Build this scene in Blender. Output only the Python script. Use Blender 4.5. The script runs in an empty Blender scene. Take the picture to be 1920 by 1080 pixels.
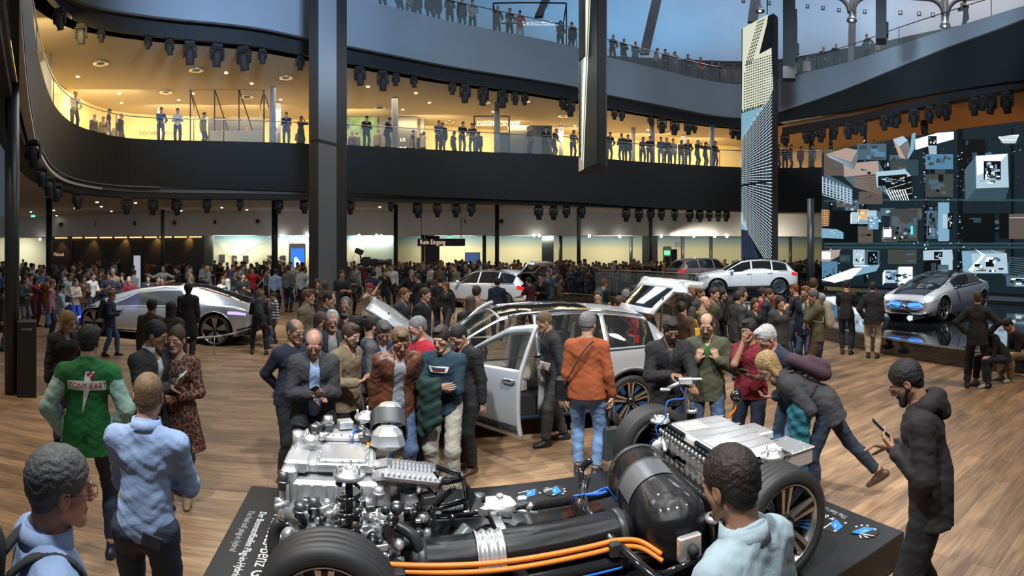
import bpy, bmesh, math, random
import numpy as np
from mathutils import Vector, Matrix, Euler, Quaternion
R = math.radians
PI = math.pi
S = bpy.context.scene
COL = S.collection
# ---------------------------------------------------------------- camera
FPX, YH, EYE = 1050.0, 470.0, 2.4          # pixels per radian, horizon row, eye height (m)
cam = bpy.data.cameras.new('camera')
cam.type = 'PANO'
cam.panorama_type = 'CENTRAL_CYLINDRICAL'
cam.central_cylindrical_range_u_min = -960 / FPX
cam.central_cylindrical_range_u_max = 960 / FPX
cam.central_cylindrical_range_v_min = -(1080 - YH) / FPX
cam.central_cylindrical_range_v_max = YH / FPX
cam.central_cylindrical_radius = 1.0
cam.clip_end = 300
camo = bpy.data.objects.new('camera', cam)
camo.location = (0, 0, EYE)
camo.rotation_euler = (R(90), 0, 0)
COL.objects.link(camo)
S.camera = camo
S.view_settings.view_transform = 'Standard'
S.view_settings.look = 'None'
S.view_settings.exposure = 0.35
S.view_settings.gamma = 1.0
S.view_settings.use_curve_mapping = False
S.cycles.max_bounces = 5
S.cycles.diffuse_bounces = 2
S.cycles.glossy_bounces = 3
S.cycles.transmission_bounces = 4
S.cycles.transparent_max_bounces = 12
S.cycles.sample_clamp_indirect = 4.0
S.cycles.caustics_reflective = False
S.cycles.caustics_refractive = False
S.cycles.blur_glossy = 0.5
# ---------------------------------------------------------------- world
W = bpy.data.worlds.new('world'); S.world = W; W.use_nodes = True
bg = W.node_tree.nodes['Background']
bg.inputs[0].default_value = (0.62, 0.75, 1.0, 1); bg.inputs[1].default_value = 0.07
def G(px, py, z=0.0):
 """the point at height z on the sight line through picture place px, py"""
 d = FPX * (EYE - z) / (py - YH); t = (px - 960) / FPX
 return Vector((d * math.sin(t), d * math.cos(t), z))
def P(px, d, z=0.0):
 t = (px - 960) / FPX
 return Vector((d * math.sin(t), d * math.cos(t), z))
ONES = 'first second third fourth fifth sixth seventh eighth ninth tenth eleventh twelfth thirteenth fourteenth fifteenth sixteenth seventeenth eighteenth nineteenth'.split()
def ordw(k):
 if k < 19: return ONES[k]
 t, u = divmod(k + 1, 10); return ('twentieth', 'thirtieth', 'fortieth')[t - 2] if u == 0 else ('twenty', 'thirty', 'forty')[t - 2] + '-' + ONES[u - 1]
def zat(py, d):
 return EYE + (YH - py) * d / FPX
def dist(s): return FPX / s
# ---------------------------------------------------------------- lights
def light(kind, name, loc, energy, color=(1, 1, 1), target=None, size=0.3, size_y=None, spot=60, blend=.5):
 l = bpy.data.lights.new(name, kind); l.energy = energy; l.color = color
 if kind == 'AREA':
  l.size = size
  if size_y: l.shape = 'RECTANGLE'; l.size_y = size_y
 else:
  l.shadow_soft_size = size
 if kind == 'SPOT': l.spot_size = R(spot); l.spot_blend = blend
 o = bpy.data.objects.new(name, l); o.location = loc
 if target is not None:
  o.rotation_euler = (Vector(target) - Vector(loc)).to_track_quat('-Z', 'Y').to_euler()
 COL.objects.link(o); return o
for px, d in ((150, 28), (330, 31), (520, 31.5), (720, 33), (920, 35), (1110, 37), (1280, 40)):
 light('AREA', 'gallery_downlight', P(px, d, 10.8), 190, (1, .80, .54), P(px, d, 0), 5)
for px, d in ((1500, 41), (1650, 39), (1850, 35)):
 light('AREA', 'gallery_downlight', P(px, d, 10.8), 130, (1, .45, .18), P(px, d, 0), 4)
for px, d in ((90, 21), (200, 30), (340, 33), (480, 33), (660, 34), (800, 35.5), (940, 37), (1060, 39), (1190, 41), (1310, 42.5)):
 light('AREA', 'gallery_wall_washer', P(px, d - 1.2, 10.4), 180, (1, .74, .34), P(px, d + 1.5, 7.6), 3.5, .5)
for px in (-20, 150, 330, 500, 660, 820, 980, 1140, 1300, 1460):
 d = 36.5; light('AREA', 'ground_downlight', P(px, d, 5.15), 34, (1, .93, .84), P(px, d + 3, 0), 4)
for px in (440, 560, 700, 850, 1000, 1150, 1300, 1450):
 light('AREA', 'wall_washer', P(px, 41.0 if px < 700 else 41.6, 3.4), 110, (1, .92, .72), P(px, 46, 1.2), 3, .3)
light('AREA', 'shop_light', P(20, 49, 3.4), 220, (1, .92, .75), P(20, 51, 0), 3)
for px, d, e in ((1150, 54, 330), (1320, 55, 400), (1540, 52, 330), (1000, 50, 300), (750, 48, 220)):
 light('AREA', 'blue_uplight', P(px, d - 1.5, 22.8), e, (.05, .55, 1), P(px, d + 1.5, 34), 9, .8)
light('AREA', 'hall_light', P(1750, 38, 32), 2200, (1, .93, .9), P(1700, 50, 26), 10)
light('AREA', 'hall_light', P(1250, 38, 36), 700, (.75, .82, 1), P(1250, 56, 28), 10)
# blue-white wash on the upper balcony
for px, d, tx, td, tz, e, s_ in ((700, 8, 520, 23, 12.8, 9000, 60), (1000, 12, 1000, 30, 12.6, 3800, 55), (1200, 15, 1300, 36, 12.5, 3600, 40), (1500, 15, 1600, 33, 13, 6500, 45), (1750, 14, 1800, 29, 13.6, 4500, 40)):
 light('SPOT', 'balcony_wash', P(px, d, 9.5 if px != 700 else 9), e, (.42, .66, 1) if px == 700 else (.60, .80, 1), P(tx, td, tz), .5, spot=s_, blend=.9)
light('SPOT', 'warm_wash', P(180, 15, 3.2), 160, (1, .78, .45), P(75, 17, 7.5), .4, spot=50, blend=1)
# key lights on the cars and the visitors
light('SPOT', 'car_spot', (2.5, -.5, 10.5), 3300, (.95, .98, 1), (.8, 6.6, .6), .35, spot=50, blend=.7)
light('SPOT', 'car_spot', (-2.5, 12, 9), 2000, (.95, .98, 1), (.9, 7.0, .6), .35, spot=45, blend=.8)
light('SPOT', 'chassis_spot', (-1.8, .5, 9), 2600, (.95, .98, 1), (.0, 3.6, .6), .25, spot=45, blend=.7)
light('SPOT', 'floor_spot', (-6, 2, 9), 1500, (1, .80, .56), (-3.2, 5.5, 0), .4, spot=75, blend=.9)
light('SPOT', 'floor_spot', (8, 2, 9.5), 1900, (1, .80, .56), (5.5, 7.2, 0), .4, spot=75, blend=.9)
light('SPOT', 'concept_spot', P(300, 12, 9.5), 4200, (.95, .98, 1), P(335, 17.5, .5), .3, spot=40, blend=.6)
light('SPOT', 'centre_spot', P(880, 16, 10), 4200, (.95, .98, 1), P(920, 22, .5), .3, spot=40, blend=.7)
light('SPOT', 'crowd_spot', P(700, 10, 9), 1100, (1, .93, .85), P(660, 14, .5), .4, spot=60, blend=.9)
light('SPOT', 'stage_spot', P(1500, 16, 9.5), 5000, (.95, .98, 1), P(1420, 28, .8), .3, spot=35, blend=.6)
light('SPOT', 'stage_spot', P(1714, 12, 10), 5200, (.95, .98, 1), P(1770, 17.5, .8), .3, spot=35, blend=.6)
light('SPOT', 'crowd_spot', P(1300, 8, 9), 1500, (1, .93, .85), P(1420, 13, .5), .4, spot=60, blend=.9)
light('SPOT', 'blue_crowd_light', P(260, 15, 1.0), 60, (.25, .25, 1), P(150, 21, 1.0), .3, spot=80, blend=.8)
# unseen area lights added high above each show car to brighten its paint
for p, e, sx in (((0.2, 8.0, 11.5), 230, 4), (P(322, 15.6, 11), 330, 4), (P(1764, 17.6, 11), 330, 3.5), (P(916, 23.6, 11), 220, 4), (P(1398, 26.2, 11.2), 330, 4)):
 light('AREA', 'car_fill_light', p, e, (.93, .97, 1), (p[0], p[1], 0), sx)
# ---------------------------------------------------------------- materials
MATS = {}
def mat(name, color=(.5, .5, .5), rough=.5, metal=0, bump=None, emit=None, estr=0, alpha=1, coat=0, spec=None,
  vary=0, vscale=8, trans=0, sheen=0):
 """Principled material; bump=(scale, strength[, 'wave'|'noise'|'voronoi'|'folds'])"""
 if name in MATS: return MATS[name]
 m = bpy.data.materials.new(name); m.use_nodes = True; MATS[name] = m
 n = m.node_tree.nodes; L = m.node_tree.links; b = n['Principled BSDF']
 b.inputs['Base Color'].default_value = (*color, 1); b.inputs['Roughness'].default_value = rough
 b.inputs['Metallic'].default_value = metal
 if coat: b.inputs['Coat Weight'].default_value = coat; b.inputs['Coat Roughness'].default_value = .05
 if spec is not None: b.inputs['Specular IOR Level'].default_value = spec
 if alpha < 1: b.inputs['Alpha'].default_value = alpha
 if trans: b.inputs['Transmission Weight'].default_value = trans
 if emit: b.inputs['Emission Color'].default_value = (*emit, 1); b.inputs['Emission Strength'].default_value = estr
 if vary or bump:
  tc = n.new('ShaderNodeTexCoord')
 if vary:
  nz = n.new('ShaderNodeTexNoise'); nz.inputs['Scale'].default_value = vscale; nz.inputs['Detail'].default_value = 3
  L.new(tc.outputs['Object'], nz.inputs['Vector'])
  mr = n.new('ShaderNodeMapRange'); mr.inputs['From Min'].default_value = .3; mr.inputs['From Max'].default_value = .7
  mr.inputs['To Min'].default_value = 1 - vary; mr.inputs['To Max'].default_value = 1 + vary
  L.new(nz.outputs['Fac'], mr.inputs['Value'])
  vm = n.new('ShaderNodeVectorMath'); vm.operation = 'SCALE'; vm.inputs[0].default_value = color
  L.new(mr.outputs[0], vm.inputs['Scale']); L.new(vm.outputs[0], b.inputs['Base Color'])
 if bump:
  kind = bump[2] if len(bump) > 2 else 'noise'
  if kind == 'voronoi':
   t = n.new('ShaderNodeTexVoronoi'); t.inputs['Scale'].default_value = bump[0]; out = t.outputs['Distance']
  elif kind == 'wave':
   t = n.new('ShaderNodeTexWave'); t.inputs['Scale'].default_value = bump[0]; t.inputs['Distortion'].default_value = 1.5
   t.bands_direction = 'Z'; out = t.outputs['Fac']
  elif kind == 'folds':
   t = n.new('ShaderNodeTexNoise'); t.inputs['Scale'].default_value = bump[0]; t.inputs['Detail'].default_value = 2
   t.inputs['Distortion'].default_value = 1.6; out = t.outputs['Fac']
  else:
   t = n.new('ShaderNodeTexNoise'); t.inputs['Scale'].default_value = bump[0]; out = t.outputs['Fac']
   t.inputs['Detail'].default_value = 4
  L.new(tc.outputs['Object'], t.inputs['Vector'])
  bp = n.new('ShaderNodeBump'); bp.inputs['Strength'].default_value = bump[1]
  bp.inputs['Distance'].default_value = .02
  L.new(out, bp.inputs['Height']); L.new(bp.outputs[0], b.inputs['Normal'])
 return m
def emat(name, color, strength):
 if name in MATS: return MATS[name]
 m = bpy.data.materials.new(name); m.use_nodes = True; MATS[name] = m
 b = m.node_tree.nodes['Principled BSDF']
 b.inputs['Base Color'].default_value = (0.003, .003, .003, 1); b.inputs['Specular IOR Level'].default_value = .1
 b.inputs['Emission Color'].default_value = (*color, 1); b.inputs['Emission Strength'].default_value = strength
 return m
# ---------------------------------------------------------------- mesh kit
class MB:
 """collects simple shapes and links them as ONE mesh object"""
 def __init__(s): s.v = []; s.f = []; s.mi = []; s.sm = []; s.mats = []; s.cur = 0
 def use(s, m):
  if m not in s.mats: s.mats.append(m)
  s.cur = s.mats.index(m); return s
 def add(s, vs, fs, smooth=False, M=None):
  o = len(s.v)
  if M is not None: vs = [M @ Vector(v) for v in vs]
  s.v += [tuple(v) for v in vs]
  for q in fs: s.f.append([i + o for i in q]); s.mi.append(s.cur); s.sm.append(smooth)
  return s
 def box(s, c, d, rot=None, M=None, taper=1.0, bev=0):
  x, y, z = d[0] / 2, d[1] / 2, d[2] / 2; t = taper
  if bev:
   b = min(bev, x * .9, y * .9, z * .9)
   vs = []; 
   for sz in (-1, 1):
    for ins in (1, 0) if sz < 0 else (0, 1):
     zz = sz * (z if ins else z - b); X = x - (b if ins else 0); Y = y - (b if ins else 0)
     k = t if sz > 0 else 1
     X *= k; Y *= k
     c8 = min(b, X * .9, Y * .9)
     vs += [(-X + c8, -Y, zz), (X - c8, -Y, zz), (X, -Y + c8, zz), (X, Y - c8, zz), (X - c8, Y, zz), (-X + c8, Y, zz), (-X, Y - c8, zz), (-X, -Y + c8, zz)]
   fs = [list(range(7, -1, -1)), list(range(24, 32))]
   for r in range(3):
    for i in range(8):
     j = (i + 1) % 8; fs.append([r * 8 + i, r * 8 + j, r * 8 + 8 + j, r * 8 + 8 + i])
  else:
   vs = [(-x, -y, -z), (x, -y, -z), (x, y, -z), (-x, y, -z), (-x * t, -y * t, z), (x * t, -y * t, z), (x * t, y * t, z), (-x * t, y * t, z)]
   fs = [(3, 2, 1, 0), (4, 5, 6, 7), (0, 1, 5, 4), (1, 2, 6, 5), (2, 3, 7, 6), (3, 0, 4, 7)]
  T = Matrix.Translation(c) @ (Euler(rot).to_matrix().to_4x4() if rot else Matrix())
  if M is not None: T = M @ T
  return s.add(vs, fs, False, T)
 def lathe(s, prof, M=None, n=24, axis='Z', smooth=True, cap=True, a0=0, a1=2 * PI):
  full = abs(a1 - a0 - 2 * PI) < 1e-6; cnt = n if full else n + 1
  vs = []; fs = []
  for r, h in prof:
   for i in range(cnt):
    a = a0 + (a1 - a0) * i / n; c, q = math.cos(a) * r, math.sin(a) * r
    vs.append((c, q, h) if axis == 'Z' else ((h, c, q) if axis == 'X' else (q, h, c)))
  for k in range(len(prof) - 1):
   for i in range(n):
    j = (i + 1) % cnt if full else i + 1
    fs.append((k * cnt + i, k * cnt + j, (k + 1) * cnt + j, (k + 1) * cnt + i))
  if cap and full:
   if prof[0][0] > 1e-6: fs.append(tuple(range(cnt - 1, -1, -1)))
   if prof[-1][0] > 1e-6: fs.append(tuple((len(prof) - 1) * cnt + i for i in range(cnt)))
  return s.add(vs, fs, smooth, M)
 def cyl(s, a, b, r, r2=None, n=12, smooth=True):
  a = Vector(a); b = Vector(b); d = b - a; h = d.length
  M = Matrix.Translation(a) @ d.to_track_quat('Z', 'Y').to_matrix().to_4x4()
  return s.lathe([(r, 0), (r if r2 is None else r2, h)], M, n, smooth=smooth)
 def tube(s, pts, r, n=8, closed=False, flat=None, caps=True):
  pts = [Vector(p) for p in pts]; m = len(pts); rs = r if isinstance(r, (list, tuple)) else [r] * m
  vs = []; up = None
  for i, p in enumerate(pts):
   if closed: t = pts[(i + 1) % m] - pts[i - 1]
   else: t = pts[min(i + 1, m - 1)] - pts[max(i - 1, 0)]
   t.normalize()
   if up is None: up = Vector((0, 0, 1)) if abs(t.z) < .9 else Vector((1, 0, 0))
   u = (up - t * up.dot(t)).normalized(); w = t.cross(u); up = u
   for k in range(n):
    a = 2 * PI * k / n
    vs.append(p + (u * math.cos(a) * (flat or 1) + w * math.sin(a)) * rs[i])
  fs = []
  for i in range(m if closed else m - 1):
   for k in range(n):
    a = i * n + k; b = i * n + (k + 1) % n; c = ((i + 1) % m) * n
    fs.append((a, b, c + (k + 1) % n, c + k))
  if not closed and caps: fs += [tuple(range(n - 1, -1, -1)), tuple((m - 1) * n + k for k in range(n))]
  return s.add(vs, fs, True)
 def sphere(s, c, r, n=12, m=8, sc=(1, 1, 1), M=None):
  prof = [(max(1e-5, math.sin(PI * i / m)) * r, -math.cos(PI * i / m) * r) for i in range(m + 1)]
  T = Matrix.Translation(c) @ Matrix.Diagonal((*sc, 1))
  if M is not None: T = M @ T
  return s.lathe(prof, T, n, cap=False)
 def prism(s, poly, z0, z1, M=None, smooth=False):
  n = len(poly); vs = [(x, y, z0) for x, y in poly] + [(x, y, z1) for x, y in poly]
  fs = [tuple(range(n - 1, -1, -1)), tuple(range(n, 2 * n))] + [(i, (i + 1) % n, n + (i + 1) % n, n + i) for i in range(n)]
  return s.add(vs, fs, smooth, M)
 def grid(s, rows, closed=False, smooth=True):
  n = len(rows[0]); vs = [p for r_ in rows for p in r_]; fs = []
  for i in range(len(rows) - 1):
   for k in range(n if closed else n - 1):
    fs.append((i * n + k, i * n + (k + 1) % n, (i + 1) * n + (k + 1) % n, (i + 1) * n + k))
  return s.add(vs, fs, smooth)
 def mesh(s, name):
  me = bpy.data.meshes.new(name); me.from_pydata(s.v, [], s.f)
  me.polygons.foreach_set('material_index', s.mi); me.polygons.foreach_set('use_smooth', s.sm)
  for m in s.mats: me.materials.append(m)
  me.update(); return me
 def build(s, name, m=None, parent=None, **kw):
  me = s.mesh(name)
  if m is not None and not s.mats: me.materials.append(m)
  return link(name, me, parent, **kw)
def link(name, me, parent=None, loc=None, rot=None, **kw):
 o = bpy.data.objects.new(name, me); COL.objects.link(o)
 if parent is not None: o.parent = parent
 if loc is not None: o.location = loc
 if rot is not None: o.rotation_euler = rot
 tag(o, **kw); return o
def tag(o, label=None, cat=None, group=None, kind=None):
 if label: o['label'] = label
 if cat: o['category'] = cat
 if group: o['group'] = group
 if kind: o['kind'] = kind
 return o
def empty(name, loc=(0, 0, 0), rz=0, **kw):
 o = bpy.data.objects.new(name, None); COL.objects.link(o)
 o.location = loc; o.rotation_euler = (0, 0, rz); o.empty_display_size = .1
 tag(o, **kw); return o
def copy_tree(o, parent=None):
 c = o.copy(); COL.objects.link(c)
 if parent is not None: c.parent = parent
 for ch in list(o.children): copy_tree(ch, c)
 return c
def text_mesh(txt, size=1.0, ext=0.0, font_sx=1.0):
 cu = bpy.data.curves.new('lettering', 'FONT'); cu.body = txt; cu.size = size; cu.extrude = ext; cu.resolution_u = 3
 o = bpy.data.objects.new('lettering', cu); COL.objects.link(o)
 dg = bpy.context.evaluated_depsgraph_get(); me = bpy.data.meshes.new_from_object(o.evaluated_get(dg))
 COL.objects.unlink(o); bpy.data.objects.remove(o)
 if font_sx != 1: me.transform(Matrix.Diagonal((font_sx, 1, 1, 1)))
 return me
def put_text(name, txt, size, m, M, parent=None, ext=.002, sx=1.0, **kw):
 me = text_mesh(txt, size, ext, sx); me.transform(M); me.materials.clear(); me.materials.append(m)
 return link(name, me, parent, **kw)
def catmull(pts, n=6, closed=False):
 pts = [Vector(p) for p in pts]; m = len(pts); out = []
 for i in range(m if closed else m - 1):
  if closed: a, b, c, d = pts[i - 1], pts[i], pts[(i + 1) % m], pts[(i + 2) % m]
  else: a, b, c, d = pts[max(i - 1, 0)], pts[i], pts[i + 1], pts[min(i + 2, m - 1)]
  for k in range(n):
   t = k / n
   out.append(.5 * ((2 * b) + (c - a) * t + (2 * a - 5 * b + 4 * c - d) * t * t + (3 * b - a - 3 * c + d) * t ** 3))
 if not closed: out.append(pts[-1])
 return out
# ================================================================ people
def smin(a, b, k):
 h = np.clip(.5 + .5 * (b - a) / k, 0, 1)
 return b * (1 - h) + a * h - k * h * (1 - h)
class SDF:
 """implicit surface on a grid; meshed with surface nets into one continuous skin"""
 def __init__(s, lo, hi, h):
  s.lo = np.array(lo, float); s.h = h
  s.n = np.ceil((np.array(hi) - s.lo) / h).astype(int) + 1
  s.ax = [(s.lo[i] + h * np.arange(s.n[i])).astype(np.float32) for i in range(3)]
  s.V = np.full(s.n, 1.0, np.float32)
 def sub(s, lo, hi, pad):
  a = np.clip(np.floor((np.array(lo) - pad - s.lo) / s.h).astype(int), 0, s.n)
  b = np.clip(np.ceil((np.array(hi) + pad - s.lo) / s.h).astype(int) + 1, 0, s.n)
  if (b <= a).any(): return None, None
  sl = tuple(slice(a[i], b[i]) for i in range(3))
  X = np.stack(np.meshgrid(*[s.ax[i][sl[i]] for i in range(3)], indexing='ij'), -1)
  return sl, X
 def cap(s, a, b, ra, rb=None, k=.03, sq=None, f=1.0, op='add'):
  """tapered capsule a-b; sq=(direction, factor) flattens it"""
  if rb is None: rb = ra
  a = np.array(a, float); b = np.array(b, float); rm = max(ra, rb) * max(1, (sq[1] if sq else 1))
  sl, X = s.sub(np.minimum(a, b) - rm, np.maximum(a, b) + rm, k * 1.5 + s.h * 2)
  if sl is None: return s
  ab = b - a; Y = X - a.astype(np.float32)
  if sq is not None:
   d = np.array(sq[0], float); d /= np.linalg.norm(d) + 1e-9
   Y = Y + (Y @ d)[..., None] * d * (1 / sq[1] - 1)
   ab = ab + d * (ab @ d) * (1 / sq[1] - 1)
  L = float(ab @ ab) + 1e-12
  t = np.clip((Y @ ab) / L, 0, 1)
  D = np.sqrt(((Y - t[..., None] * ab) ** 2).sum(-1)) - (ra + (rb - ra) * t)
  if sq is not None and sq[1] < 1: D = D * (.5 + .5 * sq[1])
  s.comb(sl, D, k, op); return s
 def ell(s, c, r, k=.02, R3=None, op='add'):
  c = np.array(c, float); r = np.array(r, float); m = r.max()
  sl, X = s.sub(c - m, c + m, k * 1.5 + s.h * 2)
  if sl is None: return s
  Y = X - c
  if R3 is not None: Y = Y @ np.array(R3)
  q = np.sqrt(((Y / r) ** 2).sum(-1)); D = (q - 1) * r.min()
  q2 = np.sqrt(((Y / (r * r)) ** 2).sum(-1)) + 1e-9; D = q * (q - 1) / q2
  s.comb(sl, D, k, op); return s
 def comb(s, sl, D, k, op):
  V = s.V[sl]
  if op == 'add': s.V[sl] = smin(V, D, k)
  elif op == 'cut': s.V[sl] = -smin(-V, D, k)
  else: s.V[sl] = np.maximum(V, D)
 def plane(s, p, n):
  """keep the side of the plane that n points away from"""
  n = np.array(n, float); n /= np.linalg.norm(n); p = np.array(p, float)
  D = (s.ax[0][:, None, None] * n[0] + s.ax[1][None, :, None] * n[1] + s.ax[2][None, None, :] * n[2]) - float(p @ n)
  s.V = np.maximum(s.V, D.astype(np.float32)); return s
 def wob(s, amp, fr, seed=0):
  rs = np.random.RandomState(seed); X, Y, Z = s.ax[0][:, None, None], s.ax[1][None, :, None], s.ax[2][None, None, :]
  a, b, c, d = rs.uniform(0, 6, 4)
  w = np.sin(Z * fr + 2.2 * np.sin(X * fr * .4 + a) + 1.5 * np.sin(Y * fr * .5 + b))
  w = w + .6 * np.sin(Z * fr * 1.7 + X * fr * .9 + c + 2 * np.sin(Y * fr * .33 + d))
  s.V = s.V + (amp * w).astype(np.float32); return s
 def mesh(s):
  V = s.V.copy(); V[0] = V[-1] = 1; V[:, 0] = V[:, -1] = 1; V[:, :, 0] = V[:, :, -1] = 1
  I = V < 0; nx, ny, nz = V.shape
  acc = np.zeros((nx - 1, ny - 1, nz - 1, 3), np.float32); cnt = np.zeros((nx - 1, ny - 1, nz - 1), np.float32)
  for ax in range(3):
   o = [i for i in range(3) if i != ax]
   def sh(A, e, p, q):
    sl = [None] * 3; sl[ax] = slice(1, None) if e else slice(0, -1)
    for j, v in zip(o, (p, q)): sl[j] = slice(1, None) if v else slice(0, -1)
    return A[tuple(sl)]
   for p in (0, 1):
    for q in (0, 1):
     a = sh(V, 0, p, q); b = sh(V, 1, p, q); m = (a < 0) != (b < 0)
     t = np.where(m, a / np.where(m, a - b, 1), 0)
     acc[..., ax] += np.where(m, t, 0)
     acc[..., o[0]] += np.where(m, p, 0); acc[..., o[1]] += np.where(m, q, 0); cnt += m
  act = cnt > 0; idx = -np.ones(act.shape, np.int64); C = np.argwhere(act); idx[act] = np.arange(len(C))
  pts = (C + acc[act] / cnt[act][:, None]) * s.h + s.lo
  Q = []
  for ax in range(3):
   o = [i for i in range(3) if i != ax]
   sl0 = [slice(None)] * 3; sl1 = [slice(None)] * 3; sl0[ax] = slice(0, -1); sl1[ax] = slice(1, None)
   a = I[tuple(sl0)]; b = I[tuple(sl1)]; E = np.argwhere(a != b); ins = a[tuple(E.T)]
   e1 = np.zeros(3, int); e1[o[0]] = 1; e2 = np.zeros(3, int); e2[o[1]] = 1
   q = np.stack([idx[tuple((E - e1 - e2).T)], idx[tuple((E - e2).T)], idx[tuple(E.T)], idx[tuple((E - e1).T)]], 1)
   flip = ins if ax != 1 else ~ins
   q[~flip] = q[~flip][:, ::-1]; Q.append(q)
  Q = np.concatenate(Q) if Q else np.zeros((0, 4), int)
  return pts.astype(np.float32), Q
def smooth_pts(P_, Q, it=1, w=.5):
 for _ in range(it):
  acc = np.zeros_like(P_); c = np.zeros(len(P_), np.float32)
  for i in range(4):
   for j in (1, 3):
    np.add.at(acc, Q[:, i], P_[Q[:, (i + j) % 4]]); np.add.at(c, Q[:, i], 1)
  P_ = P_ * (1 - w) + w * acc / np.maximum(c, 1)[:, None]
 return P_
def np_mesh(name, parts, mats, mi=None):
 """parts: list of (points, quads); mi: material index per face"""
 vs = []; fs = []; o = 0
 for p, q in parts: vs.append(p); fs.append(q + o); o += len(p)
 v = np.concatenate(vs); q = np.concatenate(fs)
 me = bpy.data.meshes.new(name); me.vertices.add(len(v)); me.vertices.foreach_set('co', v.astype(np.float32).ravel())
 me.loops.add(len(q) * 4); me.loops.foreach_set('vertex_index', q.astype(np.int32).ravel())
 me.polygons.add(len(q)); me.polygons.foreach_set('loop_start', (np.arange(len(q)) * 4).astype(np.int32))
 me.update(calc_edges=True); me.polygons.foreach_set('use_smooth', np.ones(len(q), bool))
 for m in mats: me.materials.append(m)
 if mi is not None: me.polygons.foreach_set('material_index', np.concatenate(mi).astype(np.int32))
 me.validate(); return me
def V3(*a): return np.array(a, float)
def unit(v): return v / (np.linalg.norm(v) + 1e-9)
def rotm(ax, deg):
 return np.array(Matrix.Rotation(R(deg), 3, ax))
def ik(a, t, l1, l2, hint):
 d = t - a; D = np.linalg.norm(d); m = (l1 + l2) * .995
 if D > m: t = a + d / D * m; D = m; d = t - a
 u = d / (D + 1e-9); c = (l1 * l1 + D * D - l2 * l2) / (2 * D); h = math.sqrt(max(l1 * l1 - c * c, 0))
 w = hint - u * (hint @ u); w = unit(w)
 return a + u * c + w * h, t
# hand positions in the chest frame (x outward, y forward, z up from the shoulder line); elbow hint; finger direction; palm normal; curl
ARM = {
 'down':   ((.06, .03, -.54), (.3, -1, 0), (0, .1, -1), (-1, 0, 0), .35),
 'back':   ((-.14, -.16, -.42), (1, -.6, 0), (-.7, 0, -.6), (0, -1, 0), .5),
 'pocket': ((.02, .05, -.46), (1, -.7, 0), (-.1, .3, -1), (-1, 0, 0), .6),
 'hip':    ((.04, .0, -.38), (1.4, -.3, 0), (-.7, .5, -.4), (0, 0, -1), .5),
 'phone':  ((-.12, .30, -.17), (.6, -.4, -1), (-.35, .75, .55), (-.5, -.2, .8), .75),
 'phone2': ((-.02, .30, -.22), (.7, -.4, -1), (-.5, .7, .4), (-.4, -.2, .9), .75),
 'tap':    ((-.16, .25, -.20), (1, -.3, -.8), (-.7, .6, .1), (0, 0, -1), .55),
 'camera': ((-.10, .22, .13), (.9, .2, -1), (-.4, .6, .6), (-.8, .2, 0), .8),
 'face':   ((-.15, .16, .12), (.3, .5, -1), (-.3, .1, 1), (-.3, -1, 0), .7),
 'chin':   ((-.13, .17, .06), (.2, .5, -1), (-.3, .1, 1), (-.3, -1, 0), .9),
 'belly':  ((-.16, .20, -.30), (1, -.4, -.3), (-1, .2, 0), (0, -1, 0), .5),
 'cross':  ((-.24, .18, -.25), (.9, .1, -.8), (-1, .0, .1), (0, -1, 0), .4),
 'cross2': ((-.20, .23, -.21), (.9, .1, -.8), (-1, .0, .1), (0, -1, 0), .4),
 'rail':   ((-.02, .34, -.34), (1, -.6, -.2), (-.6, .6, -.1), (0, 0, -1), .6),
 'rail2':  ((-.12, .38, -.32), (1, -.5, -.2), (-.9, .3, 0), (0, 0, -1), .6),
 'strap':  ((-.07, .17, -.12), (.6, .2, -1), (-.3, -.1, 1), (-.2, -1, 0), .9),
 'fwd':    ((.0, .42, -.25), (.6, -.3, -1), (-.1, 1, 0), (-.3, 0, -1), .35),
 'point':  ((.10, .46, -.06), (.6, -.3, -1), (.1, 1, .1), (0, 0, -1), .3),
 'read':   ((-.06, .19, -.12), (.6, -.5, -1), (-.3, .6, .7), (-.5, -.4, .7), .75),
 'read2':  ((.0, .27, -.19), (.6, -.5, -1), (-.1, .9, .3), (-.4, 0, -1), .5),
 'knee':   ((-.10, .40, -.38), (.8, -.1, -.5), (-.6, .6, -.3), (0, 0, -1), .6),
 'up':     ((.0, .30, .32), (.8, .4, -.3), (-.3, .3, 1), (-.2, .8, 0), .5),
 'wide':   ((.45, .10, .02), (.2, -.4, -1), (1, .2, .2), (0, 0, -1), .3),
 'bag':    ((.10, .06, -.52), (.3, -1, 0), (0, .1, -1), (-1, 0, 0), .9),
 'swingf': ((.04, .20, -.50), (.2, -1, 0), (0, .4, -1), (-1, 0, 0), .4),
 'swingb': ((.06, -.18, -.50), (.2, -1, 0), (0, -.3, -1), (-1, 0, 0), .4),
}
LEG = {
 'stand': ((.10, .03, 8), (.10, -.02, 12)), 'wide': ((.19, .02, 15), (.19, -.03, 18)), 'closed': ((.07, .03, 4), (.07, .0, 6)),
 'relax': ((.13, .11, 15), (.09, -.04, 5)), 'walk': ((.08, .27, 3), (.08, -.26, 3)), 'step': ((.10, .18, 5), (.09, -.14, 10)),
 'crossed': ((-.05, .10, 10), (.05, -.04, 5)),
}
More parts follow.
